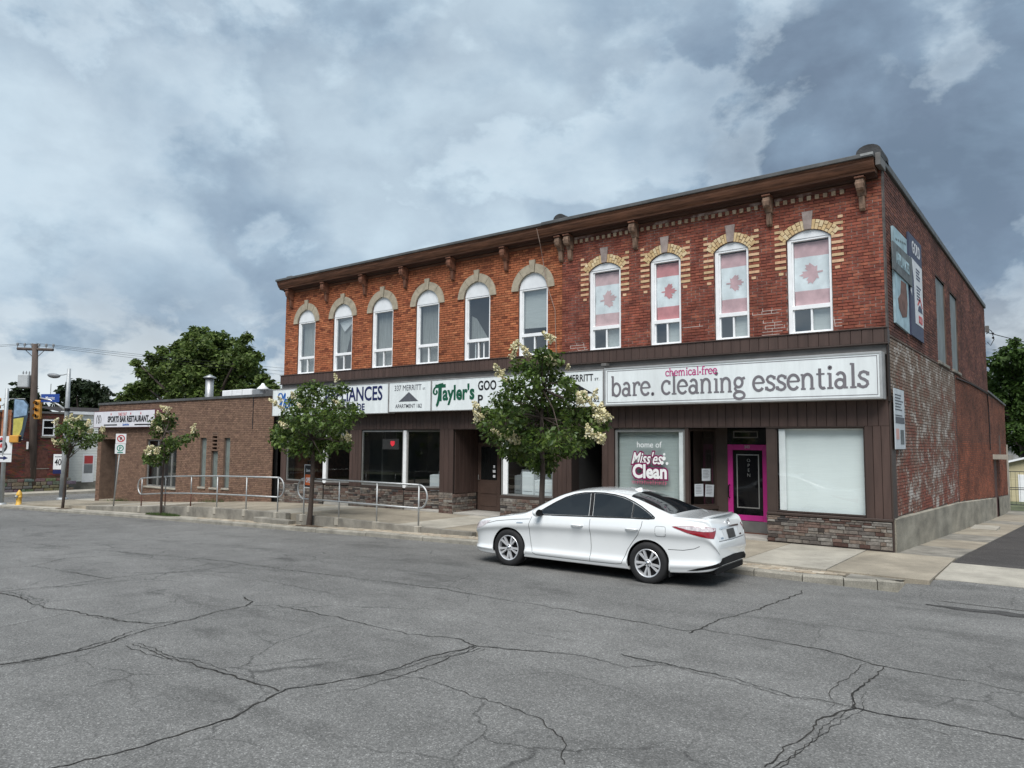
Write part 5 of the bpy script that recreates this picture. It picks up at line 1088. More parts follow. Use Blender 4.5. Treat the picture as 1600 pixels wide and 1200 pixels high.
MB().box((-34.9+28, 1.25, -1.2), (-33.16+28, 1.32, 2.12)).build('entry_door', mat('dark_door', (.03, .018, .014), .6, .2, 3), bar_b); MB().box((-34.9+28, .02, -1.2), (-33.16+28, 1.24, -.79)).build('entry_floor', M_conc, bar_b)
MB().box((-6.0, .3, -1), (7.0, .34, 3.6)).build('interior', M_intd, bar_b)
for i, h in enumerate(HB[1:]):
    f = MB(); x0, x1, z0, z1 = h[0]+28, h[1]+28, h[2], h[3]
    if i == 2: z1 = 1.66
    t = .06 if i == 0 else .025
    for q in ((x0, x0+t, z0, z1), (x1-t, x1, z0, z1), (x0+t, x1-t, z0, z0+t), (x0+t, x1-t, z1-t, z1)): f.box((q[0], .08, q[2]), (q[1], .13, q[3]))
    if i == 0:
        for xx in (.35, .52, .80): f.box((x0+(x1-x0)*xx-.05, .08, z0+t), (x0+(x1-x0)*xx+.05, .13, z1-t))
    w = f.build('slit_window' if i else 'front_window', M_alum if i == 0 else M_trimg, bar_b)
    MB().add([(x0+t, .11, z0+t), (x1-t, .11, z0+t), (x1-t, .11, z1-t), (x0+t, .11, z1-t)], [(0,1,2,3)]).build('pane', M_shop if i == 0 else mat('frosted_glass', (.17, .20, .19), .25, .15, 3), w); MB().bbox((x0-.05, -.04, z0-.07), (x1+.05, .10, z0-.001), .006).build('sill', M_conc2, w)
MB().box((-.95, .10, 1.35), (-.55, .105, 1.75)).build('window_sticker', M_redp, bar_b).location = (1.1, 0, 0)
v = MB()
for q in ((-25.02, -24.96, 1.68, 2.36), (-24.60, -24.54, 1.68, 2.36)): v.box((q[0]+28, -.01, q[2]), (q[1]+28, .13, q[3]))
for k in range(5): v.box((-24.96+28, -.005, 1.68+.15*k), (-24.60+28, .12, 1.74+.15*k))
v.build('vent_grille', mat('vent_wood', (.16, .10, .07), .8, .2, 5), bar_b); MB().box((-22.20+28, -.012, 2.55), (-22.16+28, .0, RT)).build('expansion_joint', M_ink, bar_b)
rs = thing('bar_sign', 'white sports bar restaurant sign on the brown brick bar', 'sign', (-31.9, -.12, 2.66)); M_bsign = mat('bar_sign_face', (.66, .66, .70), .45, .06, 2)
MB().bbox((-3.45, -.10, 0), (3.45, .10, .80), .01).build('box', mat('maroon_edge', (.10, .03, .035), .6, .1, 4), rs); MB().box((-3.40, -.106, .03), (2.55, -.101, .77)).build('face', M_bsign, rs)
put_text('sports', M_ink, rs, .05, -.109, .27, sc=(1.08, 1, 1)); put_text('take', M_redp, rs, -.45, -.109, .56, sc=(1.1, 1, 1)); put_text('nosm', M_blue, rs, -.1, -.109, .09)
for a, b in ((-2.3, -.95), (.75, 2.2)): MB().box((a, -.109, .10), (b, -.1065, .16)).build('rule', M_ink, rs)
for x in (-1.6, .35, 1.3): MB().prism([(x+.08*math.cos(R(90+36*k))*(1 if k % 2 == 0 else .42), .64+.08*math.sin(R(90+36*k))*(1 if k % 2 == 0 else .42)) for k in range(10)], -.109, -.1065, front).build('star', M_redp, rs)
sw_ = MB(); swash(sw_, [(-.5,.1),(-.55,.6),(-.3,1.0),(-.05,.6),(.2,1.0),(.5,.6),(.45,.1)], .05, 0, 0, .45); swash(sw_, [(0,.1),(.18,.35),(0,.62),(-.18,.35),(0,.1)], .05, 0, 0, .45); o = sw_.build('emblem', M_ink, rs, fix=False); o.location = (-2.85, -.11, .16)
# roof furniture
vp_ = thing('vent_pipe', 'galvanised vent stack with a cone cap on the bar roof', 'vent', (-27.25, 1.1, RT)); M_galv = mat('galvanised', (.36, .37, .38), .45, .15, 4, metal=.5)
MB().lathe([(.17, -.05), (.17, 1.05), (0, 1.05)], 16).build('pipe', M_galv, vp_, True); MB().lathe([(0, 1.22), (.27, 1.08), (.27, 1.05), (0, 1.05)], 16).build('cap', M_galv, vp_, True); MB().lathe([(.178, .05), (.178, .09)], 16).build('band', M_alum, vp_)
ru = thing('rooftop_unit', 'long pale rooftop air handling unit on the bar roof', 'air handler', (-26.6, 2.6, RT)); MB().bbox((-1.3, -.5, .0), (1.0, .5, .58), .02).build('cabinet', M_white, ru); MB().bbox((1.0, -.46, .02), (1.7, .46, .56), .02).build('end_box', M_galv, ru)
for x in (-.5, .3): MB().box((x, -.507, .02), (x+.012, -.501, .57)).build('panel_seam', M_trimg, ru)
rv = thing('roof_ventilator', 'small white mushroom ventilator beside the rooftop unit', 'vent', (-24.0, 1.6, RT)); MB().lathe([(.11, -.05), (.11, .42), (.24, .44), (.24, .5), (.10, .62), (.04, .72), (0, .72)], 14).build('hood', M_white, rv, True)
# ------------------------------------------------------------------ parked saloon car
def spline(tab, x):                                 # smooth interpolation of a (u, value) table (monotone cubic)
    n = len(tab)
    if x <= tab[0][0]: return tab[0][1]
    if x >= tab[-1][0]: return tab[-1][1]
    for i in range(n-1):
        if x <= tab[i+1][0]: break
    def slope(k):
        if k == 0 or k == n-1:
            j = min(max(k, 1), n-1); return (tab[j][1]-tab[j-1][1])/(tab[j][0]-tab[j-1][0])
        h0, h1 = tab[k][0]-tab[k-1][0], tab[k+1][0]-tab[k][0]; d0, d1 = (tab[k][1]-tab[k-1][1])/h0, (tab[k+1][1]-tab[k][1])/h1
        return 0 if d0*d1 <= 0 else 3*(h0+h1)/((2*h1+h0)/d0+(h1+2*h0)/d1)
    h = tab[i+1][0]-tab[i][0]; t = (x-tab[i][0])/h; m0, m1 = slope(i), slope(i+1)
    return (2*t**3-3*t**2+1)*tab[i][1]+(t**3-2*t**2+t)*h*m0+(-2*t**3+3*t**2)*tab[i+1][1]+(t**3-t**2)*h*m1
W_T = [(0,.50),(.03,.60),(.08,.685),(.16,.765),(.3,.835),(.55,.878),(.9,.898),(1.4,.905),(2.4,.905),(3.4,.905),(3.9,.895),(4.25,.872),(4.5,.838),(4.68,.79),(4.78,.735),(4.83,.67),(4.85,.61)]
LO_T = [(0,.30),(.05,.235),(.2,.20),(.6,.19),(1.4,.20),(3.3,.20),(4.0,.215),(4.5,.25),(4.75,.29),(4.85,.36)]
TOP_T = [(0,.60),(.02,.665),(.06,.715),(.14,.765),(.35,.83),(.7,.90),(1.0,.95),(1.18,.985),(1.30,1.03),(1.55,1.165),(1.85,1.315),(2.05,1.392),(2.3,1.445),(2.6,1.466),(2.9,1.462),(3.15,1.435),(3.4,1.378),(3.65,1.300),(3.9,1.208),(4.08,1.142),(4.18,1.117),(4.35,1.10),(4.55,1.093),(4.66,1.085),(4.72,1.05),(4.76,.98),(4.80,.86),(4.83,.76),(4.85,.66)]
BELT_T = [(0,.56),(.03,.62),(.1,.68),(.3,.775),(.7,.858),(1.2,.915),(1.7,.955),(2.5,.985),(3.4,1.01),(3.9,1.02),(4.25,1.005),(4.5,.99),(4.66,.965),(4.74,.91),(4.80,.80),(4.83,.72),(4.85,.62)]
WR_T = [(0,.36),(.1,.56),(.3,.68),(.8,.735),(1.2,.77),(1.5,.74),(1.8,.685),(2.1,.640),(2.5,.615),(3.0,.615),(3.4,.635),(3.8,.675),(4.1,.715),(4.3,.735),(4.6,.70),(4.75,.64),(4.85,.50)]
ZE_D = [(0,.015),(.1,.02),(.6,.03),(1.1,.035),(1.3,.06),(1.6,.075),(2.0,.068),(2.5,.055),(3.0,.055),(3.4,.062),(3.8,.068),(4.1,.04),(4.3,.022),(4.85,.012)]
def section(u, n=56):
    W, lo, top, bl, wr = spline(W_T, u), spline(LO_T, u), spline(TOP_T, u), spline(BELT_T, u), spline(WR_T, u); ze = top-spline(ZE_D, u); bl = min(bl, ze-.012)
    wb = W-.045; h = bl-lo
    P = [(W-.16, lo-.004), (W-.055, lo), (W-.030, lo+.05), (W-.008, lo+h*.15), (W-.042, lo+h*.25), (W-.046, lo+h*.44), (W-.034, lo+h*.64), (W+.002, lo+h*.775), (W-.016, lo+h*.90), (wb, bl)]
    P += [(wb-.012, bl+.012), (wb*.55+wr*.45, bl+(ze-bl)*.42), (wr+.035, ze-(ze-bl)*.14), (wr, ze), (wr-.07, ze+(top-ze)*.36), (wr*.55, ze+(top-ze)*.78), (wr*.25, ze+(top-ze)*.97), (0, top)]
    out = []; m = len(P)-1
    for k in range(n+1):
        t = k/n*m; i = min(int(t), m-1); t -= i; p0, p1, p2, p3 = P[max(i-1, 0)], P[i], P[i+1], P[min(i+2, m)]
        out.append(tuple(0.5*(2*p1[q]+(p2[q]-p0[q])*t*.9+(2*p0[q]-5*p1[q]+4*p2[q]-p3[q])*t*t+(3*p1[q]-p0[q]-3*p2[q]+p3[q])*t**3) if 0 else 0.5*((2*p1[q])+(p2[q]-p0[q])*t+(2*p0[q]-5*p1[q]+4*p2[q]-p3[q])*t*t+(3*p1[q]-p0[q]-3*p2[q]+p3[q])*t**3) for q in (0, 1)))
    return out
def L2(u): return 2.42-u                           # body station -> local x (front of the car at +x)
us = [0, .012, .03, .05, .08, .12, .16, .22, .3]+[.3+.062*k for k in range(1, 70)]+[4.60, 4.64, 4.67, 4.70, 4.725, 4.75, 4.77, 4.79, 4.81, 4.825, 4.84, 4.85]
us = sorted(set(round(u, 4) for u in us if u <= 4.58 or u >= 4.60)); NS = 56
vs_, fs_ = [], []
for u in us:
    s = section(u, NS); ring = [(L2(u), y, z) for y, z in s]+[(L2(u), -y, z) for y, z in reversed(s[:-1])]; vs_ += ring
nr = 2*NS+1
for i in range(len(us)-1):
    for k in range(nr): fs_.append((i*nr+k, i*nr+(k+1) % nr, (i+1)*nr+(k+1) % nr, (i+1)*nr+k))
fs_.append(tuple(range(nr))); fs_.append(tuple((len(us)-1)*nr+k for k in range(nr-1, -1, -1)))
M_paint = mat('white_pearl_paint', (.73, .75, .755), .14, .015, 2, spec=.6, coat=1.0); M_tint = mat('tinted_glass', (.010, .013, .016), .02, .1, 2, spec=.55); M_blackp = mat('black_plastic', (.012, .012, .013), .65, .1, 5, spec=.2); M_rub = mat('tyre_rubber', (.016, .016, .017), .8, .15, 8, .3, 90)
M_rim = mat('alloy', (.70, .71, .73), .3, .05, 6, metal=.5); M_rimd = mat('alloy_pocket', (.008, .008, .009), .7, .1, 6); M_chrome = mat('chrome', (.75, .76, .78), .08, .02, 4, metal=1.0); M_seamc = mat('panel_gap', (.10, .105, .11), .6, .1, 6)
M_red = mat('tail_lens', (.23, .006, .012), .12, .15, 20, spec=.6, coat=1.0); M_lens = mat('clear_lens', (.55, .50, .51), .10, .25, 25, spec=.7, coat=1.0)
car = thing('parked_car', 'white four-door saloon car parked at the kerb before the cleaning shop', 'car')
body0 = MB().add(vs_, fs_).mesh('body', M_paint)
WU = (0.985, 3.760); RW = .333; HWL = 0.372
tmp = bpy.data.objects.new('t', body0); COL.objects.link(tmp); cut = MB()
for u in WU:
    for s in (-1, 1):
        n = 40; vs2 = []
        for y in (.52*s, 1.1*s):
            for k in range(n):
                a = 2*math.pi*k/n; vs2.append((L2(u)+HWL*math.cos(a), y, .345+HWL*math.sin(a)*.985))
        cut.add(vs2, [(k, (k+1) % n, n+(k+1) % n, n+k) for k in range(n)]+[tuple(range(n)), tuple(range(2*n-1, n-1, -1))])
co = bpy.data.objects.new('c', cut.mesh('c', None)); COL.objects.link(co)
md = tmp.modifiers.new('b', 'BOOLEAN'); md.object = co; md.operation = 'DIFFERENCE'; md.solver = 'EXACT'
bme = bpy.data.meshes.new_from_object(tmp.evaluated_get(bpy.context.evaluated_depsgraph_get())); bpy.data.objects.remove(tmp); bpy.data.objects.remove(co); bme.name = 'body'
BV = BVHTree.FromPolygons([v.co[:] for v in body0.vertices], [p.vertices[:] for p in body0.polygons])
smooth_by_angle(bme, 32); bme.materials.clear(); bme.materials.append(M_paint); link('body', bme, car)
def cast(o, d, off):
    h, n, i, dd = BV.ray_cast(Vector(o), Vector(d), 6)
    if h is None: return None
    if n.dot(Vector(d)) > 0: n = -n
    return h+n*off
def decal(name, poly, m, off=.004, how='side', step=.05, s=1, parent=car, thick=0.0):
    """poly in (u, z) for 'side', (y, z) for 'rear', (u, y) for 'top', (angle-plane) for 'diag'"""
    v, f = fill2d(poly, step); out = []
    for a, b in v:
        if how == 'side': q = cast((L2(a), 2.0*s, b), (0, -s, 0), off)
        elif how == 'rear': q = cast((-4, a, b), (1, 0, 0), off)
        elif how == 'top': q = cast((L2(a), b, 3), (0, 0, -1), off)
        elif how == 'diag':                         # a runs round the rear corner: direction 35 degrees off the side
            d = Vector((math.sin(R(38)), -s*math.cos(R(38)), 0)); t = Vector((-math.cos(R(38)), -s*math.sin(R(38)), 0)); o_ = Vector((L2(4.45), s*.80, b))+t*(a+.05)-d*2; q = cast(o_, d, off)
        out.append(q if q is not None else Vector((L2(4.8), 0, .8)))
    return MB().add(out, f).build(name, m, parent, True)
def strip(name, pts, w, m, off=.0025, how='side', s=1, parent=car, closed=False):
    P = [Vector(p) for p in pts]; Q = []
    for a, b in zip(P, P[1:]+([P[0]] if closed else [])):
        n = max(1, int((b-a).length/.025)); Q += [a.lerp(b, k/n) for k in range(n)]
    if not closed: Q.append(P[-1])
    vs2 = []; n = len(Q)
    for i, p in enumerate(Q):
        t = (Q[(i+1) % n]-Q[(i-1) % n]) if closed else (Q[min(i+1, n-1)]-Q[max(i-1, 0)]); t.normalize(); nn_ = Vector((-t.y, t.x))*w/2
        for q in (p+nn_, p-nn_):
            h = {'side': lambda: cast((L2(q.x), 2.0*s, q.y), (0, -s, 0), off), 'rear': lambda: cast((-4, q.x, q.y), (1, 0, 0), off), 'top': lambda: cast((L2(q.x), q.y, 3), (0, 0, -1), off)}[how](); vs2.append(h if h is not None else (vs2[-1] if vs2 else Vector((0, 0, .5))))
    f = [(2*i, 2*i+1, 2*i+3, 2*i+2) for i in range(n-1)]
    if closed: f.append((2*n-2, 2*n-1, 1, 0))
    return MB().add(vs2, f).build(name, m, parent, True)
# glazing: (u, z) outlines on each side
FD = [(1.66,.985),(1.64,1.012),(1.75,1.085),(1.92,1.185),(2.10,1.275),(2.28,1.335),(2.46,1.368),(2.585,1.378),(2.655,1.016)]
RD = [(2.738,1.018),(2.665,1.380),(2.85,1.379),(3.05,1.362),(3.22,1.330),(3.35,1.290),(3.42,1.262),(3.455,1.038)]
QD = [(3.478,1.040),(3.445,1.250),(3.56,1.200),(3.70,1.128),(3.80,1.072),(3.835,1.056),(3.825,1.048),(3.78,1.044)]
BP = [(2.664,1.016),(2.592,1.379),(2.658,1.380),(2.730,1.018)]
QP = [(3.459,1.038),(3.424,1.261),(3.443,1.252),(3.476,1.040)]
OUT = [(1.55,.968),(1.62,1.022),(1.75,1.10),(1.92,1.20),(2.10,1.29),(2.28,1.35),(2.46,1.383),(2.66,1.394),(2.85,1.394),(3.05,1.377),(3.24,1.343),(3.42,1.280),(3.58,1.208),(3.74,1.122),(3.86,1.052),(3.865,1.042),(3.78,1.034),(3.46,1.026),(2.70,1.003),(1.62,.968)]
for s in (1, -1):
    for nm, p, m, o in (('front_side_glass', FD, M_tint, .007), ('rear_side_glass', RD, M_tint, .007), ('quarter_glass', QD, M_tint, .007), ('pillar_trim', BP, M_blackp, .0065), ('pillar_trim', QP, M_blackp, .0065)): decal(nm, p, m, o, 'side', .06, s)
    strip('window_trim', OUT, .018, M_blackp, .004, 'side', s, closed=True)
    # panel gaps
    for pts in ([(1.50,.93),(1.455,.80),(1.45,.62),(1.48,.42),(1.53,.30),(1.60,.268)], [(1.60,.268),(2.2,.262),(2.75,.262),(3.2,.268),(3.30,.285)], [(2.70,.965),(2.705,.75),(2.715,.5),(2.70,.264)], [(3.67,.995),(3.66,.90),(3.60,.78),(3.50,.66),(3.40,.52),(3.34,.38),(3.30,.285)], [(.42,.725),(.70,.80),(1.1,.852),(1.46,.885)], [(4.10,.58),(4.35,.585),(4.52,.62),(4.60,.66)]):
        strip('panel_gap', pts, .009, M_seamc, .0015, 'side', s)
    # handles
    for u in (2.46, 3.50):
        z = .845+.012*(u-2.46); h0 = cast((L2(u), 2*s, z), (0, -s, 0), 0); hd = MB()
        decal('handle_recess', [(u-.085+.085*2*k/10, z+.004-.034*math.sin(math.pi*k/10)) for k in range(11)]+[(u+.085-.17*k/10, z+.004+.024*math.sin(math.pi*k/10)) for k in range(1, 10)], M_seamc, .002, 'side', .03, s).data.materials[0] = M_paint
        pts = [(L2(u-.115), h0.y+s*.006, z-.002), (L2(u-.08), h0.y+s*.034, z), (L2(u), h0.y+s*.040, z+.003), (L2(u+.08), h0.y+s*.034, z+.002), (L2(u+.115), h0.y+s*.006, z)]
        hd.tube(pts, [.010, .015, .016, .015, .010], 10).build('door_handle', M_chrome if 0 else M_paint, car, True)
    # mirror
    b0 = cast((L2(1.68), 2*s, .985), (0, -s, 0), 0); mr = MB()
    bm = bmesh.new(); bmesh.ops.create_uvsphere(bm, u_segments=20, v_segments=12, radius=1.0)
    for v in bm.verts:
        x, y, z = v.co; v.co = Vector((L2(1.70)+(.085*x if x > 0 else .035*x), b0.y+s*(.155+.115*y), 1.015+.072*z*(1-.12*x)))
    mr.bm(bm); mo = mr.build('side_mirror', M_paint, car, True); MB().bbox((L2(1.73), min(b0.y, b0.y+s*.09), .965), (L2(1.63), max(b0.y, b0.y+s*.09), .99), .008).build('mirror_foot', M_blackp, mo)
    MB().lathe([(0, 0), (.92, 0), (.92, .01), (0, .01)], 16, 'x', (0, 0, 0)).build('mirror_glass', M_blackp, mo).matrix_local = Matrix.Translation((L2(1.738), b0.y+s*.155, 1.015)) @ Matrix.Diagonal((1, .105, .064, 1))
    # tail lamp wrapping round the corner, headlamp
    lamp = decal('tail_lamp', [(-.30,.945),(-.27,.925),(-.10,.86),(.08,.815),(.22,.79),(.29,.785),(.345,.88),(.36,.935),(.20,.957),(0,.963),(-.18,.957)], M_red, .006, 'diag', .035, s)
    decal('reversing_lens', [(-.25,.948),(-.08,.905),(.12,.888),(.27,.887),(.335,.905),(.345,.932),(.20,.951),(0,.956),(-.16,.953)], M_lens, .009, 'diag', .035, s, lamp)
    strip('lamp_reflector', [(4.42,.925),(4.50,.922),(4.58,.920)], .022, M_red, .008, 'side', s, lamp)
    hl = decal('headlamp', [(.10,.640),(.14,.69),(.22,.735),(.36,.775),(.56,.80),(.50,.755),(.40,.69),(.26,.64),(.14,.615)], M_lens, .004, 'side', .05, s)
    strip('hybrid_badge', [(1.18,.80),(1.32,.808)], .018, M_chrome, .004, 'side', s); 
    # wheel-arch lip, liner, mud flaps
    for u in WU:
        pts = []
        for k in range(29):
            a = R(-14+208*k/28); pts.append((u-HWL*1.012*math.cos(a), .345+HWL*.997*math.sin(a)))
        strip('arch_lip', [p for p in pts if p[1] > .235], .018, M_paint, .006, 'side', s)
        ln = MB(); n = 28; y0, y1 = .50*s, (spline(W_T, u)-.035)*s
        for k in range(n):
            a, b = math.pi*(-.08+1.16*k/n), math.pi*(-.08+1.16*(k+1)/n); r_ = HWL-.006; P = lambda t, y: (L2(u)+r_*math.cos(t), y, .345+r_*.985*math.sin(t)); ln.add([P(a, y0), P(b, y0), P(b, y1), P(a, y1)], [(0,1,2,3)]); ln.add([P(a, y0), P(b, y0), (L2(u), y0, .345)], [(0,1,2)])
        ln.build('wheel_liner', M_blackp, car, True)
        yw = (spline(W_T, u)-.05)*s; MB().bbox((L2(u+.36)-.012, min(yw, yw-.17*s), .145), (L2(u+.36)+.012, max(yw, yw-.17*s), .34), .006).build('mud_flap', M_blackp, car).rotation_euler = (0, 0, 0)
    decal('fuel_door', [(0, 0)]*0 or [(3.99+.085*math.copysign(abs(math.cos(R(a)))**.35, math.cos(R(a))), .855+.075*math.copysign(abs(math.sin(R(a)))**.35, math.sin(R(a)))) for a in range(0, 360, 12)], M_paint, .003, 'side', .05, 1) if s == 1 else None
strip('fuel_door_gap', [(3.99+.088*math.copysign(abs(math.cos(R(a)))**.35, math.cos(R(a))), .855+.078*math.copysign(abs(math.sin(R(a)))**.35, math.sin(R(a)))) for a in range(0, 360, 12)], .006, M_seamc, .0025, 'side', 1, closed=True)
# windscreen and rear window, cast from above
def yb(u, k): return spline(WR_T, u)*k
rw = [(3.33,-.555),(3.33,.555)]; U = [3.33,3.45,3.6,3.75,3.9,4.0,4.06]
decal('rear_window', [(u, yb(u, .905)) for u in U]+[(4.105,.55),(4.115,.3),(4.118,0),(4.115,-.3),(4.105,-.55)]+[(u, -yb(u, .905)) for u in reversed(U)]+[(3.30,-.45),(3.285,-.2),(3.28,0),(3.285,.2),(3.30,.45)], M_tint, .004, 'top', .08)
decal('windscreen', [(u, yb(u, .91)) for u in (2.10,1.95,1.8,1.65,1.5,1.40)]+[(1.30,.58),(1.24,.3),(1.23,0),(1.24,-.3),(1.30,-.58)]+[(u, -yb(u, .91)) for u in (1.40,1.5,1.65,1.8,1.95,2.10)]+[(2.09,-.4),(2.08,0),(2.09,.4)], M_tint, .004, 'top', .08)
# boot lid: shut line, plate, badge, chrome bar, spoiler, lower valance
strip('boot_gap', [(4.14,.70),(4.40,.705),(4.60,.66),(4.66,.64)], .007, M_seamc, .002, 'top'); strip('boot_gap', [(4.14,-.70),(4.40,-.705),(4.60,-.66),(4.66,-.64)], .007, M_seamc, .002, 'top')
strip('boot_gap', [(-.56,.735),(0,.720),(.56,.735)], .010, M_seamc, .003, 'rear')
decal('plate_recess', [(-.30,.735),(.30,.735),(.34,.90),(-.34,.90)], mat('recess_paint', (.60,.62,.63), .3, .02, 4), .003, 'rear', .06)
decal('number_plate', [(-.16,.745),(.16,.745),(.16,.885),(-.16,.885)], mat('dark_plate', (.035,.033,.032), .5, .2, 12), .012, 'rear', .08)
strip('chrome_bar', [(-.42,.915),(0,.922),(.42,.915)], .026, M_chrome, .010, 'rear')
bd_ = MB(); c = cast((-4, 0, .985), (1, 0, 0), .01)
bd_.lathe([(.052, 0), (.060, 0), (.060, .006), (.052, .006)], 24, 'x', (c.x-.008, 0, .985)); bd_.lathe([(.020, 0), (.026, 0), (.026, .006), (.020, .006)], 20, 'x', (c.x-.008, 0, .995)); bd_.build('badge', M_chrome, car)
strip('model_badge', [(.36,.77),(.46,.772)], .022, M_chrome, .005, 'rear'); strip('model_badge', [(-.46,.772),(-.36,.77)], .022, M_chrome, .005, 'rear')
sp_ = MB(); n = 22
for k in range(n+1):
    y = -.66+1.32*k/n; e = abs(y)/.66; ux = 4.735-.13*e**2.4; z0 = spline(TOP_T, 4.60)-.004-.030*e**2; zt = 1.135-.055*e**3; sp_.v += [(L2(4.50-.06*e), y, z0-.012), (L2(ux-.03), y, zt), (L2(ux+.012), y, zt-.004), (L2(ux+.012), y, zt-.028), (L2(ux-.04), y, zt-.055), (L2(4.62-.02*e), y, z0-.03)]
for k in range(n):
    for j in range(6): sp_.f.append((k*6+j, k*6+(j+1) % 6, (k+1)*6+(j+1) % 6, (k+1)*6+j)); sp_.c.append(None)
sp_.f += [tuple(range(6)), tuple(n*6+j for j in range(5, -1, -1))]; sp_.c += [None, None]; so = sp_.build('boot_spoiler', M_paint, car); smooth_by_angle(so.data, 40)
decal('rear_valance', [(-.58,.41),(-.50,.47),(0,.49),(.50,.47),(.58,.41),(.54,.365),(-.54,.365)], M_blackp, .006, 'rear', .06)
for s in (1, -1): decal('rear_valance', [(-.10,.275),(.05,.33),(.25,.385),(.50,.44),(.50,.372),(.25,.33),(.05,.29)], M_blackp, .006, 'diag', .04, s)
va = MB()
va.bbox((L2(4.80), -.62, .22), (L2(4.2), .62, .36), .02); va.bbox((L2(4.2), -.66, .17), (L2(.3), .66, .26), .02); va.build('underbody', M_blackp, car)
MB().tube([(L2(4.3), .46, .26), (L2(4.78), .46, .255)], .035, 12).build('exhaust', M_rimd, car)
fin = MB(); fin.add([(L2(3.10), -.022, 1.435), (L2(3.10), .022, 1.435), (L2(3.26), .022, 1.405), (L2(3.26), -.022, 1.405), (L2(3.245), 0, 1.475), (L2(3.20), 0, 1.478)], [(0,1,5),(1,2,4,5),(3,0,5,4),(2,3,4)]); fin.build('roof_aerial', M_paint, car)
decal('grille', [(-.45,.40),(.45,.40),(.38,.56),(-.38,.56)], M_blackp, .004, 'rear', .08) if 0 else None
gr = MB().bbox((L2(-.012), -.44, .36), (L2(.03), .44, .58), .02); gr.build('grille', M_blackp, car)
strip('bonnet_edge', [(.13,-.62),(.10,-.3),(.095,0),(.10,.3),(.13,.62)], .03, M_blackp, .004, 'top')
# wheels
tyre = MB().lathe([(.222, -.095), (.235, -.105), (.285, -.108), (.318, -.098), (.331, -.075), (.333, 0), (.331, .075), (.318, .098), (.285, .108), (.235, .105), (.222, .095), (.222, -.095)], 48, 'y').mesh('tyre', M_rub, True)
rb = MB(); rb.lathe([(.222, -.09), (.228, .098), (.220, .104), (.208, .098), (.203, .06), (.200, -.08), (.222, -.09)], 48, 'y')
for k in range(10):
    a = 2*math.pi*(k//2)/5+(.21 if k % 2 else -.21)+R(90); a2 = 2*math.pi*(k//2)/5+(.13 if k % 2 else -.13)+R(90)
    ci, cn = Vector((math.cos(a2), 0, math.sin(a2)))*.045, Vector((math.cos(a), 0, math.sin(a)))*.207; t = (cn-ci).normalized(); n = Vector((-t.z, 0, t.x))
    P = []
    for c_, w_, y0, y1 in ((ci, .015, .052, .084), (cn, .024, .066, .096)): P += [c_+n*w_+Vector((0, y0, 0)), c_-n*w_+Vector((0, y0, 0)), c_-n*w_*.72+Vector((0, y1, 0)), c_+n*w_*.72+Vector((0, y1, 0))]
    rb.add(P, [(0,1,2,3),(7,6,5,4),(0,4,5,1),(1,5,6,2),(2,6,7,3),(3,7,4,0)])
rb.lathe([(.062, .05), (.062, .082), (.052, .092), (0, .092)], 24, 'y'); rimm = rb.mesh('rim', M_rim); smooth_by_angle(rimm, 35)
disc = MB().lathe([(.20, .0), (.20, .02), (0, .02)], 32, 'y').mesh('brake_disc', M_rimd); cap_ = MB().lathe([(.030, .092), (.028, .097), (0, .098)], 18, 'y').mesh('hub_cap', M_chrome, True)
lug = MB(); [lug.lathe([(0, .09), (.011, .09), (.009, .098), (0, .098)], 8, 'y', (.045*math.cos(R(72*k)), 0, .045*math.sin(R(72*k)))) for k in range(5)]; lugm = lug.mesh('wheel_nuts', M_rimd)
for u in WU:
    for s in (1, -1):
        w = bpy.data.objects.new('wheel', tyre); COL.objects.link(w); w.parent = car; w.location = (L2(u), s*(.905-.125), RW); w.rotation_euler = (0, R(17+23*u), 0 if s > 0 else math.pi); w.name = 'wheel'
        for nm, me in (('rim', rimm), ('brake_disc', disc), ('hub_cap', cap_), ('wheel_nuts', lugm)): link(nm, me, w)
car.location = (-3.92, -4.72, -.132); car.rotation_euler = (0, 0, math.pi+R(1.4))
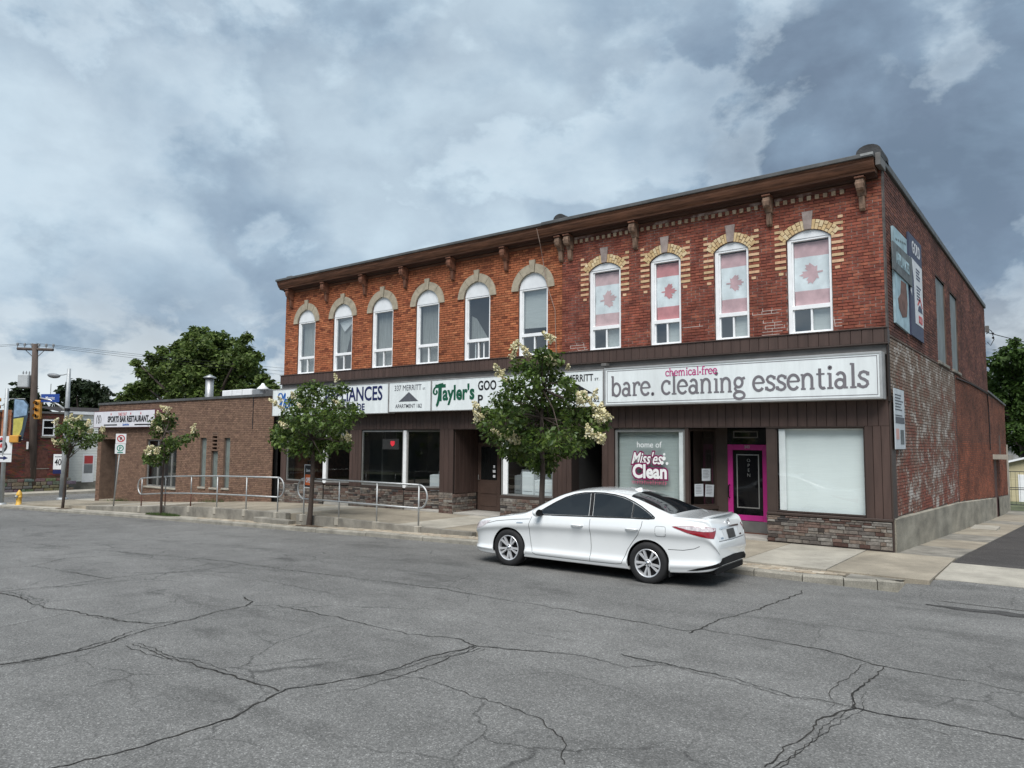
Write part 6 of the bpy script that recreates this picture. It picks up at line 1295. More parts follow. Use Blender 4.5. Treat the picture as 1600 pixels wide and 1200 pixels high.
# ------------------------------------------------------------------ trees
M_leaf = mat('lilac_leaf', (1,1,1), .45, .18, 3, attr=True, spec=.4, trans=.35); M_leafb = mat('maple_foliage', (1,1,1), .6, .2, 1.2, attr=True, spec=.25, trans=.35)
M_bark = mat('bark', (.062, .046, .038), .9, .3, 8, .8, 40, stretch=(1, 1, .3)); M_flow = mat('blossom', (.62, .55, .34), .75, .15, 12, attr=True)
def leaves(blobs, n_per, size, cols, seed, flat=.55, shell=.55, leaflets=None, gaps=0.0, down=.3):
    """small folded leaves scattered through the volume of each clump; blobs = (x, y, z, rx, ry, rz)"""
    r_ = np.random.RandomState(seed); V = []; F = []; Cc = []
    for (bx, by, bz, rx, ry, rz) in blobs:
        n = max(6, int(n_per*(rx*rz)/(.35*.35))); d = r_.normal(size=(n, 3)); d /= np.linalg.norm(d, axis=1)[:, None]; rad = shell+(1-shell)*r_.rand(n)**.6; rad[r_.rand(n) < .25] *= .6
        P = d*rad[:, None]*np.array([rx, ry, rz])+np.array([bx, by, bz])
        for p in P:
            s = size*r_.uniform(.45, 1.5); a = r_.uniform(0, 2*math.pi); el = r_.uniform(-.9, .5)-down; t = np.array([math.cos(a)*math.cos(el), math.sin(a)*math.cos(el), math.sin(el)])
            b = np.cross(t, [0, 0, 1])+r_.normal(size=3)*flat; b -= t*(b@t); b /= np.linalg.norm(b)+1e-9; nn_ = np.cross(t, b); o = len(V)
            V += [p, p+t*s*.45+b*s*.30+nn_*s*.07, p+t*s, p+t*s*.45-b*s*.30+nn_*s*.07]; F += [(o, o+1, o+2), (o, o+2, o+3)]
            c = cols[r_.randint(len(cols))]; q = r_.uniform(.7, 1.3); Cc += [tuple(x*q for x in c)]*2
    mb = MB(); mb.v = [tuple(map(float, p)) for p in V]; mb.f = F; mb.c = Cc; return mb
GRN = [(.084,.138,.024),(.062,.108,.021),(.118,.172,.032),(.044,.082,.019),(.104,.150,.042)]
def px_blobs(pb, Y, base, seed, depth=1.0):
    r_ = random.Random(seed); out = []
    for (x, y, rp) in pb:
        yy = Y+r_.uniform(-depth, depth); p = on_y(x, y, yy); w = ((p-CAM)@_f); r = rp*w/FPX
        out.append((p[0]-base[0], p[1]-base[1], p[2]-base[2], r*1.15, r*1.25, r*.95))
    return out
def panicle(p, s, r_):
    mb = MB(); n = int(70)
    ax = Vector((r_.uniform(-.8, .8), r_.uniform(-.8, .2), r_.uniform(.2, 1))).normalized(); ort = ax.orthogonal().normalized(); o2 = ax.cross(ort)
    for k in range(n):
        t = r_.random(); a = r_.uniform(0, 6.3); rr = s*.42*(1-t*.8)*r_.uniform(.3, 1); c = Vector(p)+ax*(t*s)+(ort*math.cos(a)+o2*math.sin(a))*rr; q = s*r_.uniform(.07, .13)
        u = Vector((r_.uniform(-1, 1), r_.uniform(-1, 1), r_.uniform(-1, 1))).normalized(); v = u.orthogonal().normalized(); w = u.cross(v); cc = r_.choice([(.70,.64,.42),(.76,.72,.54),(.64,.56,.34),(.56,.52,.28)])
        mb.add([c+v*q, c+w*q, c-v*q, c-w*q, c+u*q*.6], [(0,1,4),(1,2,4),(2,3,4),(3,0,4)], cc)
    return mb
def street_tree(label, base, trunk, pb, fl, seed, n_per=80, size=.13, depth=.9, group=None, fs=.26):
    e = thing('street_tree', label, 'tree', base); r_ = random.Random(seed); bl = px_blobs(pb, base[1], base, seed, depth)
    t = MB(); t.tube([(x, y, z) for x, y, z, _ in trunk], [q for *_, q in trunk], 10, cap=False); top = Vector(trunk[-1][:3])
    tr = t.build('trunk', M_bark, e, True)
    for b in bl:
        c = Vector(b[:3]); k = min(len(trunk)-1, max(1, len(trunk)-1-r_.randrange(2))); s = Vector(trunk[k][:3]); mid = s.lerp(c, .5)+Vector((r_.uniform(-.08, .08), r_.uniform(-.08, .08), .08))
        if (c-s).length > .25: MB().tube([s, mid, c], [trunk[-1][3]*.75, trunk[-1][3]*.45, .008], 6, cap=False).build('branch', M_bark, tr, True)
    leaves(bl, n_per, size, GRN, seed).build('crown', M_leaf, e, fix=False)
    for (x, y, k) in fl:
        near = min(range(len(pb)), key=lambda i: (pb[i][0]-x)**2+(pb[i][1]-y)**2); yy = base[1]+bl[near][1]-bl[near][4]*.35
        for j in range(k):
            p = on_y(x+r_.uniform(-5, 5)*(k > 1), y+r_.uniform(-5, 5)*(k > 1), yy+r_.uniform(-.1, .1)); panicle(Vector(p)-Vector(base), fs*r_.uniform(.7, 1.15), r_).build('flower_panicle', M_flow, e, fix=False)
    return e
t1 = [(848,552,14),(862,560,16),(835,570,18),(812,572,14),(850,585,20),(826,596,20),(800,600,16),(870,590,14),(884,600,15),(783,622,16),(806,626,22),(842,622,22),(872,628,20),(896,618,14),(768,646,18),(795,654,24),(830,656,26),(866,656,24),(898,650,20),(922,648,18),(938,660,13),(756,662,12),(776,678,20),(806,684,24),(842,688,24),(876,684,22),(906,680,20),(930,676,14),(794,704,14),(820,708,20),(850,712,20),(880,704,16),(904,700,13),(846,730,12),(834,724,13),(862,726,10)]
f1 = [(806,547,3),(824,553,2),(866,536,2),(862,568,2),(886,576,1),(776,584,2),(793,600,1),(800,560,1),(744,640,3),(752,655,2),(746,664,2),(760,650,1),(918,627,3),(908,632,2),(928,622,1),(936,646,3),(948,652,2),(940,658,2),(922,682,2),(938,690,3),(946,684,1),(784,678,2),(788,690,2),(802,688,1),(810,693,1)]
street_tree('flowering street tree with the fullest crown, standing behind the white car', (-6.22, -3.30, zb(-6.22)), [(0,0,-.05,.085),(.01,0,.5,.070),(-.02,0,1.0,.062),(.0,0,1.5,.058),(-.02,0,2.1,.05),(-.03,0,2.7,.038),(0,0,3.3,.026)], t1, f1, 3, 340, .115, .95)
t2 = [(488,602,11),(478,612,15),(500,606,13),(522,612,14),(535,604,10),(468,628,18),(492,630,20),(520,632,18),(540,640,16),(556,646,12),(455,648,16),(474,654,22),(502,656,24),(528,656,20),(444,668,15),(462,676,22),(490,680,24),(516,678,20),(434,684,13),(448,692,16),(470,698,18),(496,700,18),(512,694,12),(432,672,9),(536,690,13),(522,696,10),(544,694,8),(540,662,10),(552,634,8),(503,712,8)]
f2 = [(528,596,1),(436,632,2),(444,640,1),(430,634,1),(460,622,1),(448,668,1),(536,684,2),(546,686,1),(470,636,1),(530,630,1),(508,700,1)]
street_tree('flowering street tree growing beside the gap between the two pipe railings', (-14.15, -3.32, zb(-14.15)), [(-.05,0,-.05,.085),(0,0,.4,.070),(.03,0,.9,.064),(.05,0,1.5,.060),(.04,0,1.9,.055),(0,0,2.4,.042),(0,0,3.0,.028)], t2, f2, 4, 270, .118, .95)
t3 = [(250,652,9),(262,650,10),(243,660,9),(256,668,11),(245,676,8),(268,662,7),(238,710,11),(250,704,9),(232,718,8),(262,700,10),(272,692,10),(284,686,8),(294,682,7),(304,676,6),(256,714,9),(246,722,7),(266,686,7)]
f3 = [(265,642,2),(262,650,1),(248,648,1),(240,668,1),(250,672,1),(228,708,2),(240,704,2),(246,718,2),(302,674,2),(258,656,1),(262,706,1)]
street_tree('thin sparse flowering tree in a grass patch before the brown brick bar', (-22.42, -3.32, zb(-22.42)), [(.02,0,-.05,.05),(0,0,.6,.044),(.02,0,1.3,.038),(.05,0,2.0,.032),(.02,0,2.5,.026),(.1,0,2.9,.018)], t3, f3, 5, 330, .12, .5, fs=.30)
t4 = [(112,662,9),(122,668,10),(102,668,9),(130,664,8),(95,672,8),(138,676,9),(148,684,9),(158,682,7),(112,680,10),(128,682,9),(96,690,7),(104,696,8),(142,692,7),(120,656,7),(108,704,7),(132,694,7)]
f4 = [(122,654,2),(112,666,2),(138,664,1),(143,678,2),(158,676,2),(92,694,2),(104,660,2),(86,662,1),(128,676,1)]
street_tree('slim flowering tree beside the metal lamp pole near the side street', (-30.38, -3.32, zb(-30.38)), [(-.08,0,-.05,.06),(0,0,.7,.054),(.06,0,1.4,.046),(.14,0,2.0,.036),(.3,0,2.5,.024)], t4, f4, 6, 300, .125, .5, fs=.32)

def big_tree(label, base, blobs, trunk_h, tr, cols, seed, n_per, size, group=None, name='broadleaf_tree'):
    e = thing(name, label, 'tree', base, 0, group); r_ = random.Random(seed); t = MB(); pts = [(0, 0, -.5), (.05, .05, trunk_h*.5), (-.05, 0, trunk_h)]; t.tube(pts, [tr*1.25, tr, tr*.8], 10, cap=False); trunk = t.build('trunk', M_bark, e, True)
    for b in blobs:
        if r_.random() < .3: MB().tube([(0, 0, trunk_h*.85), (b[0]*.5+r_.uniform(-.3, .3), b[1]*.5, trunk_h+(b[2]-trunk_h)*.55), (b[0], b[1], b[2])], [tr*.5, tr*.28, .03], 6, cap=False).build('branch', M_bark, trunk, True)
    leaves(blobs, n_per, size, cols, seed, .7, .5).build('crown', M_leafb, e, fix=False); return e
def px_tree(pb, Y, base, seed, depth): return px_blobs(pb, Y, base, seed, depth)
# large maple behind the bar
Yt = 13.0; bx = on_y(315, 620, Yt)[0]
mp = [(300,528,13),(318,522,13),(335,528,13),(285,542,14),(312,545,20),(342,542,18),(366,534,10),(386,526,8),(378,548,15),(262,552,13),(288,562,20),(322,566,24),(356,566,22),(386,566,16),(400,556,9),(246,566,12),(266,580,18),(300,590,24),(336,592,24),(370,590,20),(398,584,14),(412,590,9),(236,556,7),(240,586,14),(222,580,10),(214,566,7),(252,604,18),(284,614,20),(318,616,20),(352,614,18),(384,610,16),(406,606,12),(228,604,14),(214,612,13),(422,600,8),(416,616,10),(205,604,8),(432,606,6),(252,544,6),(303,513,6),(348,522,6),(196,622,12),(230,624,14),(265,630,14),(300,634,16),(340,634,16),(380,630,14),(410,628,10)]
GB = [(.096,.142,.032),(.072,.112,.026),(.125,.175,.042),(.050,.084,.021),(.13,.17,.055)]
big_tree('large spreading maple rising behind the brown brick bar', (bx, Yt, -1.1), px_tree(mp, Yt, (bx, Yt, -1.1), 21, 2.2), 3.6, .38, GB, 22, 130, .30)
# darker trees across the side street
DK = [(.018,.030,.012),(.022,.038,.014),(.014,.024,.011),(.027,.042,.017)]
def dark(label, pb, Y, seed, n):
    X = on_y(pb[0][0], 650, Y)[0]; big_tree(label, (X, Y, -1.2), px_tree(pb, Y, (X, Y, -1.2), seed, 1.5), 3.0, .3, DK, seed, n*2.2, .38)
dark('dark round tree standing behind the white sided house', [(132,604,14),(118,600,10),(146,606,12),(160,614,11),(104,612,11),(124,620,16),(148,626,16),(168,628,9),(98,628,11),(112,636,13),(134,640,16),(156,642,14),(172,642,8)], 9.5, 41, 34)
dark('dark tree behind the old brick house, seen past the utility pole', [(38,606,11),(28,616,10),(48,618,11),(60,628,9),(34,630,13),(22,634,9),(50,636,12),(70,640,8),(40,646,12),(58,650,10)], 6.4, 43, 34)
# trees behind the rear wing
GR = [(.055,.100,.020),(.042,.080,.016),(.070,.122,.028),(.034,.064,.016)]
rt = [(1586,534,9),(1572,552,13),(1592,556,14),(1606,548,14),(1556,564,12),(1574,576,18),(1600,580,20),(1622,570,18),(1548,590,14),(1566,604,20),(1594,610,24),(1624,610,24),(1640,590,18),(1552,626,16),(1576,638,20),(1606,644,22),(1636,644,22),(1560,660,14),(1584,674,18),(1612,678,20),(1640,680,20),(1596,698,12),(1620,704,14),(1540,610,9),(1538,640,9),(1570,690,9)]
Yr = 46.0; xr_ = on_y(1600, 660, Yr)[0]; big_tree('bright green maple beyond the low rear wing', (xr_, Yr, -1.3), px_tree(rt, Yr, (xr_, Yr, -1.3), 51, 2.0), 4.0, .35, GR, 52, 120, .30)

# ------------------------------------------------------------------ railings
M_rail = mat('galvanised_rail', (.42, .43, .43), .45, .12, 6, metal=.45); M_rust = mat('rusty_post', (.11, .045, .032), .8, .3, 9)
def railing(label, xs, rust=()):
    b = ((xs[0]+xs[-1])/2, -3.12, zs((xs[0]+xs[-1])/2)); e = thing('railing', label, 'railing', b)
    L = lambda x, z: (x-b[0], 0, z-b[2]); top = lambda x: zs(x)+1.04; midz = lambda x: zs(x)+.46
    r_ = .024; p = [L(x, top(x)) for x in xs]; q = [L(x, midz(x)) for x in xs]
    def loop(x, sgn): return [L(x+sgn*.29*math.sin(R(a)), (top(x)+midz(x))/2+(top(x)-midz(x))/2*math.cos(R(a))) for a in range(15, 180, 15)]
    MB().tube(p, r_, 10).build('top_rail', M_rail, e, True); MB().tube(q, r_, 10).build('mid_rail', M_rail, e, True); MB().tube([p[-1]]+loop(xs[-1], 1)+[q[-1]], r_, 10).build('end_loop', M_rail, e, True); MB().tube([p[0]]+loop(xs[0], -1)+[q[0]], r_, 10).build('end_loop', M_rail, e, True)
    for i, x in enumerate(xs):
        MB().tube([L(x, zs(x)-.02), L(x, top(x))] if i not in rust else [L(x, midz(x)), L(x, top(x))], .021, 10).build('post', M_rail, e, True)
        if i in rust: MB().tube([L(x, zs(x)-.02), L(x, midz(x))], .0215, 10).build('post', M_rust, e, True)
        MB().bbox((x-b[0]-.07, -.10, zs(x)-b[2]-.18), (x-b[0]+.07, .06, zs(x)-b[2]+.03), .015).build('footing', M_conc2, e)
railing('galvanised pipe railing with three rusty posts before the brown brick bar', [-24.25, -22.55, -20.85, -19.25, -17.6, -15.97], (0, 1, 2))
railing('galvanised pipe railing along the pavement before the appliance shop', [-14.72, -13.17, -11.65, -10.12])

# ------------------------------------------------------------------ street furniture
hy = thing('fire_hydrant', 'yellow fire hydrant on the far street corner', 'hydrant', (-35.98, -3.03, zs(-36)-.06)); M_yel = mat('hydrant_yellow', (.60, .36, .06), .5, .12, 6)
MB().lathe([(.16, 0), (.16, .04), (.115, .05), (.11, .45), (.135, .46), (.135, .50), (.12, .53), (.10, .60), (.05, .66), (.04, .70), (0, .71)], 18).build('barrel', M_yel, hy, True)
for a in (180, 0, 290): MB().tube([(0, 0, .40), (.20*math.cos(R(a)), .20*math.sin(R(a)), .40)], [.07, .065], 12).build('nozzle', M_yel if a != 290 else M_alum, hy, True)
def post_sign(e, w, h, z, m, d=(0, -.03), nm='plate', r=.01): return MB().bbox((-w/2, d[1]-.004, z), (w/2, d[1]+.004, z+h), .003).build(nm, m, e)
M_post = mat('sign_post', (.36, .36, .35), .5, .12, 5, metal=.4); M_swh = mat('sign_white', (.70, .71, .72), .5, .05, 4); M_green2 = mat('sign_green', (.02, .22, .16), .5, .05, 4)
def ring(e, x, z, r0, r1, m, y, nm='ring'):
    n = 24; P = [(x+rr*math.cos(2*math.pi*k/n), y, z+rr*math.sin(2*math.pi*k/n)) for rr in (r0, r1) for k in range(n)]; MB().add(P, [(k, (k+1) % n, n+(k+1) % n, n+k) for k in range(n)]).build(nm, m, e)
ps = thing('parking_sign', 'slender post carrying a no-parking plate above a green parking plate', 'sign', (-26.55, -3.0, zs(-26.55)), R(52))
MB().tube([(-.06, 0, -.1), (.12, 0, 2.78)], .028, 10).build('post', M_post, ps, True); o = MB().bbox((-.075, -.055, 2.41), (.295, -.045, 2.79), .003); o.build('no_parking_plate', M_swh, ps); MB().bbox((-.085, -.055, 2.02), (.285, -.045, 2.40), .003).build('permitted_plate', M_swh, ps)
ring(ps, .11, 2.61, .10, .14, M_redp, -.058); MB().prism([(.03, 2.67), (.06, 2.70), (.19, 2.55), (.16, 2.52)], -.0585, -.057, front).build('slash', M_redp, ps); put_text('P', M_ink, ps, .11, -.0575, 2.54, sc=(.7, .7, 1))
ring(ps, .10, 2.24, .09, .125, M_green2, -.058); put_text('P', M_green2, ps, .10, -.0585, 2.17, sc=(.7, .7, 1)); MB().box((0, -.0575, 2.05), (.20, -.0555, 2.09)).build('print_line', M_green2, ps)
# metal lamp pole with mast arm, signal and street-name plate
lp = thing('lamp_pole', 'grey tapered metal street lamp pole at the side street corner', 'lamp pole', (-38.9, -.05, -1.0)); M_lp = mat('pole_paint', (.36, .38, .39), .5, .12, 5, metal=.3)
MB().tube([(0, 0, -.1), (.16, -.06, 2.2), (.33, -.13, 4.6), (.52, -.22, 6.75)], [.17, .135, .11, .085], 14).build('shaft', M_lp, lp, True); MB().lathe([(.26, -.1), (.26, .06), (.20, .10), (.16, .10)], 14).build('base', M_lp, lp, True); MB().lathe([(.115, 4.55), (.13, 4.55), (.13, 4.7), (.115, 4.7)], 14, 'z', (.34, -.13, 0)).build('clamp', M_blackp, lp)
MB().tube([(.50, -.21, 6.5), (.25, -.38, 6.42), (.02, -.55, 6.40)], .03, 8).build('lamp_arm', M_lp, lp, True)
bm = bmesh.new(); bmesh.ops.create_uvsphere(bm, u_segments=16, v_segments=8, radius=1)
for v_ in bm.verts: v_.co = Vector((v_.co.x*.34, v_.co.y*.18, v_.co.z*(.10 if v_.co.z > 0 else .16)))
lh = MB().bm(bm).build('lamp_head', M_panel, lp, True); lh.location = (-.16, -.66, 6.40); lh.rotation_euler = (0, R(6), R(36))
MB().tube([(.34, -.16, 4.55), (.12, -.45, 4.85), (-.20, -.72, 5.10), (-.66, -1.06, 5.22)], [.06, .05, .045, .04], 10).build('mast_arm', M_silver, lp, True)
M_sig = mat('signal_yellow', (.55, .27, .05), .5, .1, 5); M_bplate = mat('street_name_blue', (.02, .06, .26), .5, .08, 4)
rz = R(38)
sg = thing('traffic_signal', 'yellow three-lens traffic signal hanging from the lamp pole mast arm', 'traffic light', (-39.72, -1.12, 3.12), rz)
def signal(e, n=3, w=.30):
    MB().bbox((-w/2, -.10, 0), (w/2, .12, .33*n), .03).build('housing', M_sig, e)
    for k in range(n):
        z = .165+.33*k; MB().lathe([(0, -.105), (.105, -.105), (.105, -.101), (0, -.101)], 16, 'y', (0, 0, z)).build('lens', M_ink, e)
        h = MB(); m_ = 12; P = []
        for y0 in (-.105, -.28):
            for j in range(m_+1): a = R(-20+220*j/m_); P.append((.118*math.cos(a), y0, z+.118*math.sin(a)))
        h.add(P, [(j, j+1, m_+2+j, m_+1+j) for j in range(m_)]); h.build('visor', M_sig, e)
signal(sg)
bs = thing('street_name_sign', 'small blue street name plate on the signal mast arm', 'sign', (-39.12, -.80, 4.0), R(30)); MB().bbox((-.52, -.012, 0), (.52, .012, .42), .004).build('plate', M_bplate, bs); put_text('merst', M_swh, bs, 0, -.015, .14, sc=(1.1, 1.1, 1)); MB().tube([(0, 0, .42), (.0, .0, .95)], .02, 6).build('hanger', M_silver, bs)
sp40 = thing('speed_limit_sign', 'white speed limit 40 sign with navy tab on the lamp pole', 'sign', (-38.93, -.33, .32), R(34))
MB().bbox((-.26, -.008, .22), (.26, .008, 1.0), .004).build('plate', M_swh, sp40); put_text('40', M_ink, sp40, 0, -.0115, .44, sc=(1.1, 1.1, 1)); put_text('max', M_ink, sp40, 0, -.0115, .84); MB().bbox((-.26, -.008, .0), (.26, .008, .20), .004).build('tab', M_navy, sp40)
# wooden utility pole with crossarm and transformer
up = thing('utility_pole', 'leaning wooden utility pole with crossarm, insulators and grey transformer', 'utility pole', (-46.24, 1.15, -1.05)); M_pole = mat('pole_wood', (.085, .065, .055), .9, .25, 6, .6, 30, stretch=(1, 1, .2))
MB().tube([(0, 0, -.3), (.28, -.25, 4.4), (.52, -.46, 8.75)], [.24, .20, .15], 12).build('pole', M_pole, up, True); MB().tube([(-.30, -1.10, 8.45), (1.35, .20, 8.40)], .085, 8).build('crossarm', M_pole, up); MB().tube([(.0, -.86, 8.46), (.46, -.40, 7.85)], .02, 6).build('brace', M_pole, up); MB().tube([(1.0, -.08, 8.42), (.50, -.42, 7.85)], .02, 6).build('brace', M_pole, up)
for k in range(6):
    t = k/5; p = Vector((-.30, -1.10, 8.45)).lerp(Vector((1.35, .20, 8.40)), t); MB().lathe([(.02, 0), (.02, .12), (.07, .13), (.06, .20), (.075, .22), (.05, .29), (0, .30)], 10, 'z', (p.x, p.y, p.z+.06)).build('insulator', M_panel, up)
tf = MB().bbox((-.32, -.30, 0), (.32, .26, .78), .05).build('transformer', mat('transformer_grey', (.42, .44, .45), .5, .08, 4), up); tf.location = (.0, -.66, 6.15); tf.rotation_euler = (0, 0, R(38))
for k in range(3): MB().lathe([(.03, .78), (.05, .82), (.03, .86), (.05, .90), (.03, .94), (.015, 1.0), (0, 1.0)], 8, 'z', (-.18+.18*k, 0, 0)).build('bushing', M_panel, tf)
MB().bbox((.30-.2, -.52, 2.55), (.30+.2, -.50, 2.98), .004).build('notice_plate', M_swh, up)
wr = lambda nm, lab, a, b, sag, r_=.009: MB().tube([Vector(a).lerp(Vector(b), k/14)-Vector((0, 0, sag*4*(k/14)*(1-k/14))) for k in range(15)], r_, 5)
for k in range(3):
    a = Vector((-46.54+.42*k, .05+.33*k, 7.74)); b = Vector((-34+3.5*k, 62+4*k, 8.2+.5*k)); w = wr('w', '', a, b, 1.2); o = w.build('overhead_wire', M_ink); tag(o, 'thin overhead power line running from the utility pole crossarm behind the trees', 'wire', 'power lines on the utility pole crossarm')
for k in range(2):
    a = Vector((-46.4+.9*k, .2+.6*k, 7.70)); b = Vector((-92, -26+3*k, 8.2)); o = wr('w', '', a, b, .8).build('overhead_wire', M_ink); tag(o, 'thin overhead power line leaving the utility pole across the main street', 'wire', 'power lines across the main street')
# corner post with banner, club sign and signals at the very left
cp = thing('corner_post', 'grey steel signal post at the far street corner by the hydrant', 'post', (-36.9, -3.42, -1.02)); MB().tube([(0, 0, -.1), (.22, -.10, 2.7), (.45, -.20, 5.45)], [.10, .085, .075], 12).build('shaft', M_lp, cp, True); MB().lathe([(.2, -.1), (.2, .12), (.11, .16)], 12).build('base', M_lp, cp, True)
cs = thing('club_sign', 'white sign with a maple leaf badge and navy arrow on the corner post', 'sign', (-36.62, -3.52, 1.02), R(36)); MB().bbox((-.52, -.02, 0), (.36, -.008, 1.20), .004).build('plate', M_swh, cs)
ring(cs, -.16, .72, .20, .30, M_ink, -.0225, 'badge_ring'); MB().prism([(-.16+p[0]*.20, .70+p[1]*.20) for p in LEAF], -.024, -.021, front).build('maple_leaf', M_redp, cs); MB().prism([(-.34, 1.02), (.02, 1.02), (.05, 1.14), (-.08, 1.08), (-.16, 1.16), (-.24, 1.08), (-.37, 1.14)], -.024, -.021, front).build('crown_mark', M_redp, cs); MB().box((-.5, -.0235, .36), (.34, -.0212, .385)).build('rule', M_ink, cs)
MB().prism([(-.46, .15), (-.02, .15), (-.02, .09), (.20, .19), (-.02, .29), (-.02, .23), (-.46, .23)], -.024, -.021, front).build('arrow', M_navy, cs)
ban = thing('street_banner', 'blue and yellow street banner hanging from the corner post', 'banner', (-36.55, -3.38, 1.95), R(36))
M_bblue = mat('banner_blue', (.20, .30, .42), .7, .25, 4); M_byel = mat('banner_yellow', (.42, .38, .09), .7, .2, 4); M_borg = mat('banner_orange', (.50, .22, .12), .7, .2, 5); M_bdark = mat('banner_dark', (.03, .05, .07), .7, .2, 5)
def bpanel(poly, m, y, nm): MB().prism(poly, y-.004, y+.004, front).build(nm, m, ban)
bpanel([(.10, .15), (.62, .15), (.80, 1.2), (.82, 1.75), (.60, 2.0), (.10, 2.05)], M_bdark, .02, 'backing'); bpanel([(.14, 1.15), (.74, 1.25), (.78, 1.72), (.56, 1.95), (.14, 2.0)], M_bblue, .01, 'blue_panel'); bpanel([(.14, .22), (.42, .22), (.56, .62), (.62, 1.15), (.14, 1.08)], M_byel, .01, 'yellow_panel'); bpanel([(-.42, .2), (.02, .2), (.02, 1.5), (-.42, 1.5)], M_borg, .015, 'orange_panel')
for z in (.12, 2.02): MB().tube([(-.40, .03, z), (.62, .03, z)], .018, 6).build('banner_rod', M_silver, ban)
sg2 = thing('traffic_signal', 'yellow traffic signal at the top of the corner post above the banner', 'traffic light', (-36.95, -3.98, 3.05), R(150)); signal(sg2, 3, .34)
sg3 = thing('pedestrian_signal', 'small yellow pedestrian signal box on the corner post below the banner', 'traffic light', (-36.33, -3.32, 1.92), R(36)); MB().bbox((-.10, -.12, 0), (.34, .12, .34), .03).build('housing', M_sig, sg3); MB().box((.34, -.09, .04), (.35, .09, .30)).build('lens', M_ink, sg3)
# small sign on the second tree
ts = thing('trunk_sign', 'small black and orange OPEN sign standing at the railing by the tree trunk', 'sign', (-14.42, -3.20, .80), R(-6))
MB().bbox((-.20, -.012, 0), (.24, .012, .62), .004).build('board', M_ink, ts); MB().bbox((-.17, -.016, .06), (.20, -.0125, .36), .003).build('orange_field', mat('orange_print', (.62, .13, .03), .6, .15, 6), ts); put_text('storeis', M_swh, ts, .02, -.0165, .44); put_text('open', M_swh, ts, .02, -.020, .14)
fr2 = MB()
for q in ((-.215, -.195, 0, .64), (.235, .255, 0, .64), (-.195, .235, -.015, .005), (-.195, .235, .62, .64)): fr2.box((q[0], -.02, q[2]), (q[1], .016, q[3]))
fr2.build('frame', M_swh, ts); MB().tube([(-.06, 0, .63), (-.06, .0, .74), (.08, 0, .74), (.08, 0, .63)], .018, 6).build('hook', M_blackp, ts)

# ------------------------------------------------------------------ buildings over the side street
ob = thing('old_brick_house', 'old dark red brick building with a rubble stone footing across the side street', 'building', (-46.0, -2, -1.1))
HO = [(1.42, 2.10, 2.28, 3.26)]
cO = lambda r_, u, v: tuple(x*r_.uniform(.6, 1.25) for x in ((.125, .042, .028) if r_.random() < .7 else (.085, .035, .028)))
OB = lambda u, v, d: (-d, u+2, v+1.1)
mb = MB()
for a, b, c, d in holed(-9.0, 3.0, -1.1, 3.66, HO): mb.add([OB(a, c, .012), OB(b, c, .012), OB(b, d, .012), OB(a, d, .012)], [(0,1,2,3)])
mb.add([OB(3.0, -1.1, .012), OB(3.0, -1.1, 9), OB(3.0, 3.66, 9), OB(3.0, 3.66, .012)], [(0,1,2,3)]); mb.add([OB(-9, 3.62, .0), OB(3.0, 3.62, .0), OB(3.0, 3.62, 9), OB(-9, 3.62, 9)], [(0,1,2,3)]); mb.add([OB(-9, -1.1, 0), OB(-9, -1.1, 9), OB(-9, 3.66, 9), OB(-9, 3.66, 0)], [(0,1,2,3)])
ow = mb.build('wall', M_mortS, ob, fix=False); lst = bricks(-9.0, 3.0, -.2, 3.62, lambda a, b: [(h[0], h[1]) for h in HO if b > h[2] and a < h[3]], .075, .225, None, 71); stuff(brick_mesh(lst, OB, cO, 72, .006).build('wall_bricks', M_side, ow, fix=False))
r_ = random.Random(5); z = -1.05
while z < -.22:
    y = -9.0; hgt = r_.uniform(.16, .28)
    while y < 3.0:
        w = r_.uniform(.22, .6); 
        if y > -2.2: MB().bbox((r_.uniform(-.03, 0), y+2, z+1.1), (r_.uniform(.02, .07), y+2+w-.03, z+1.1+min(hgt, -.2-z)-.02), .03, tuple(q*r_.uniform(.6, 1.1) for q in (.15, .13, .105))).build('footing_stone', M_sten, ow)
        y += w
    z += hgt
MB().prism([(-9.05, 3.62), (3.05, 3.62), (3.05, 3.74), (-9.05, 3.74)], -.06, .2, OB).build('roof_edge', M_trimg, ob)
wf = MB()
for q in ((1.42, 1.49, 2.28, 3.26), (2.03, 2.10, 2.28, 3.26), (1.49, 2.03, 2.28, 2.35), (1.49, 2.03, 3.19, 3.26), (1.49, 2.03, 2.74, 2.80)): wf.prism([(q[0], q[2]), (q[1], q[2]), (q[1], q[3]), (q[0], q[3])], -.01, .06, OB)
w_ = wf.build('sash_window', M_white, ob); MB().prism([(1.49, 2.35), (2.03, 2.35), (2.03, 3.19), (1.49, 3.19)], .04, .05, OB).build('pane', M_black, w_); MB().prism([(1.36, 2.18), (2.16, 2.18), (2.16, 2.27), (1.36, 2.27)], -.06, .02, OB).build('sill', M_concd, w_)
n = 12; P = [(.62, -.15)]+[(1.22-.60*math.cos(math.pi*k/n), 1.25+.22*math.sin(math.pi*k/n)) for k in range(n+1)]+[(1.82, -.15)]
MB().prism(P, -.008, .02, OB).build('bricked_doorway', mat('infill_brick', (.10, .04, .03), .9, .3, 6, .5, 40), ob); MB().prism([(.9, .32), (1.9, .32), (1.9, .36), (.9, .36)], -.03, .02, OB).build('ledge', M_concd, ob)
gw = thing('white_sided_house', 'small white clapboard house beside the old dark brick building', 'house', (-47.2, 3.1, -1.1)); GW = lambda u, v, d: (-d, u-3.1, v+1.1)
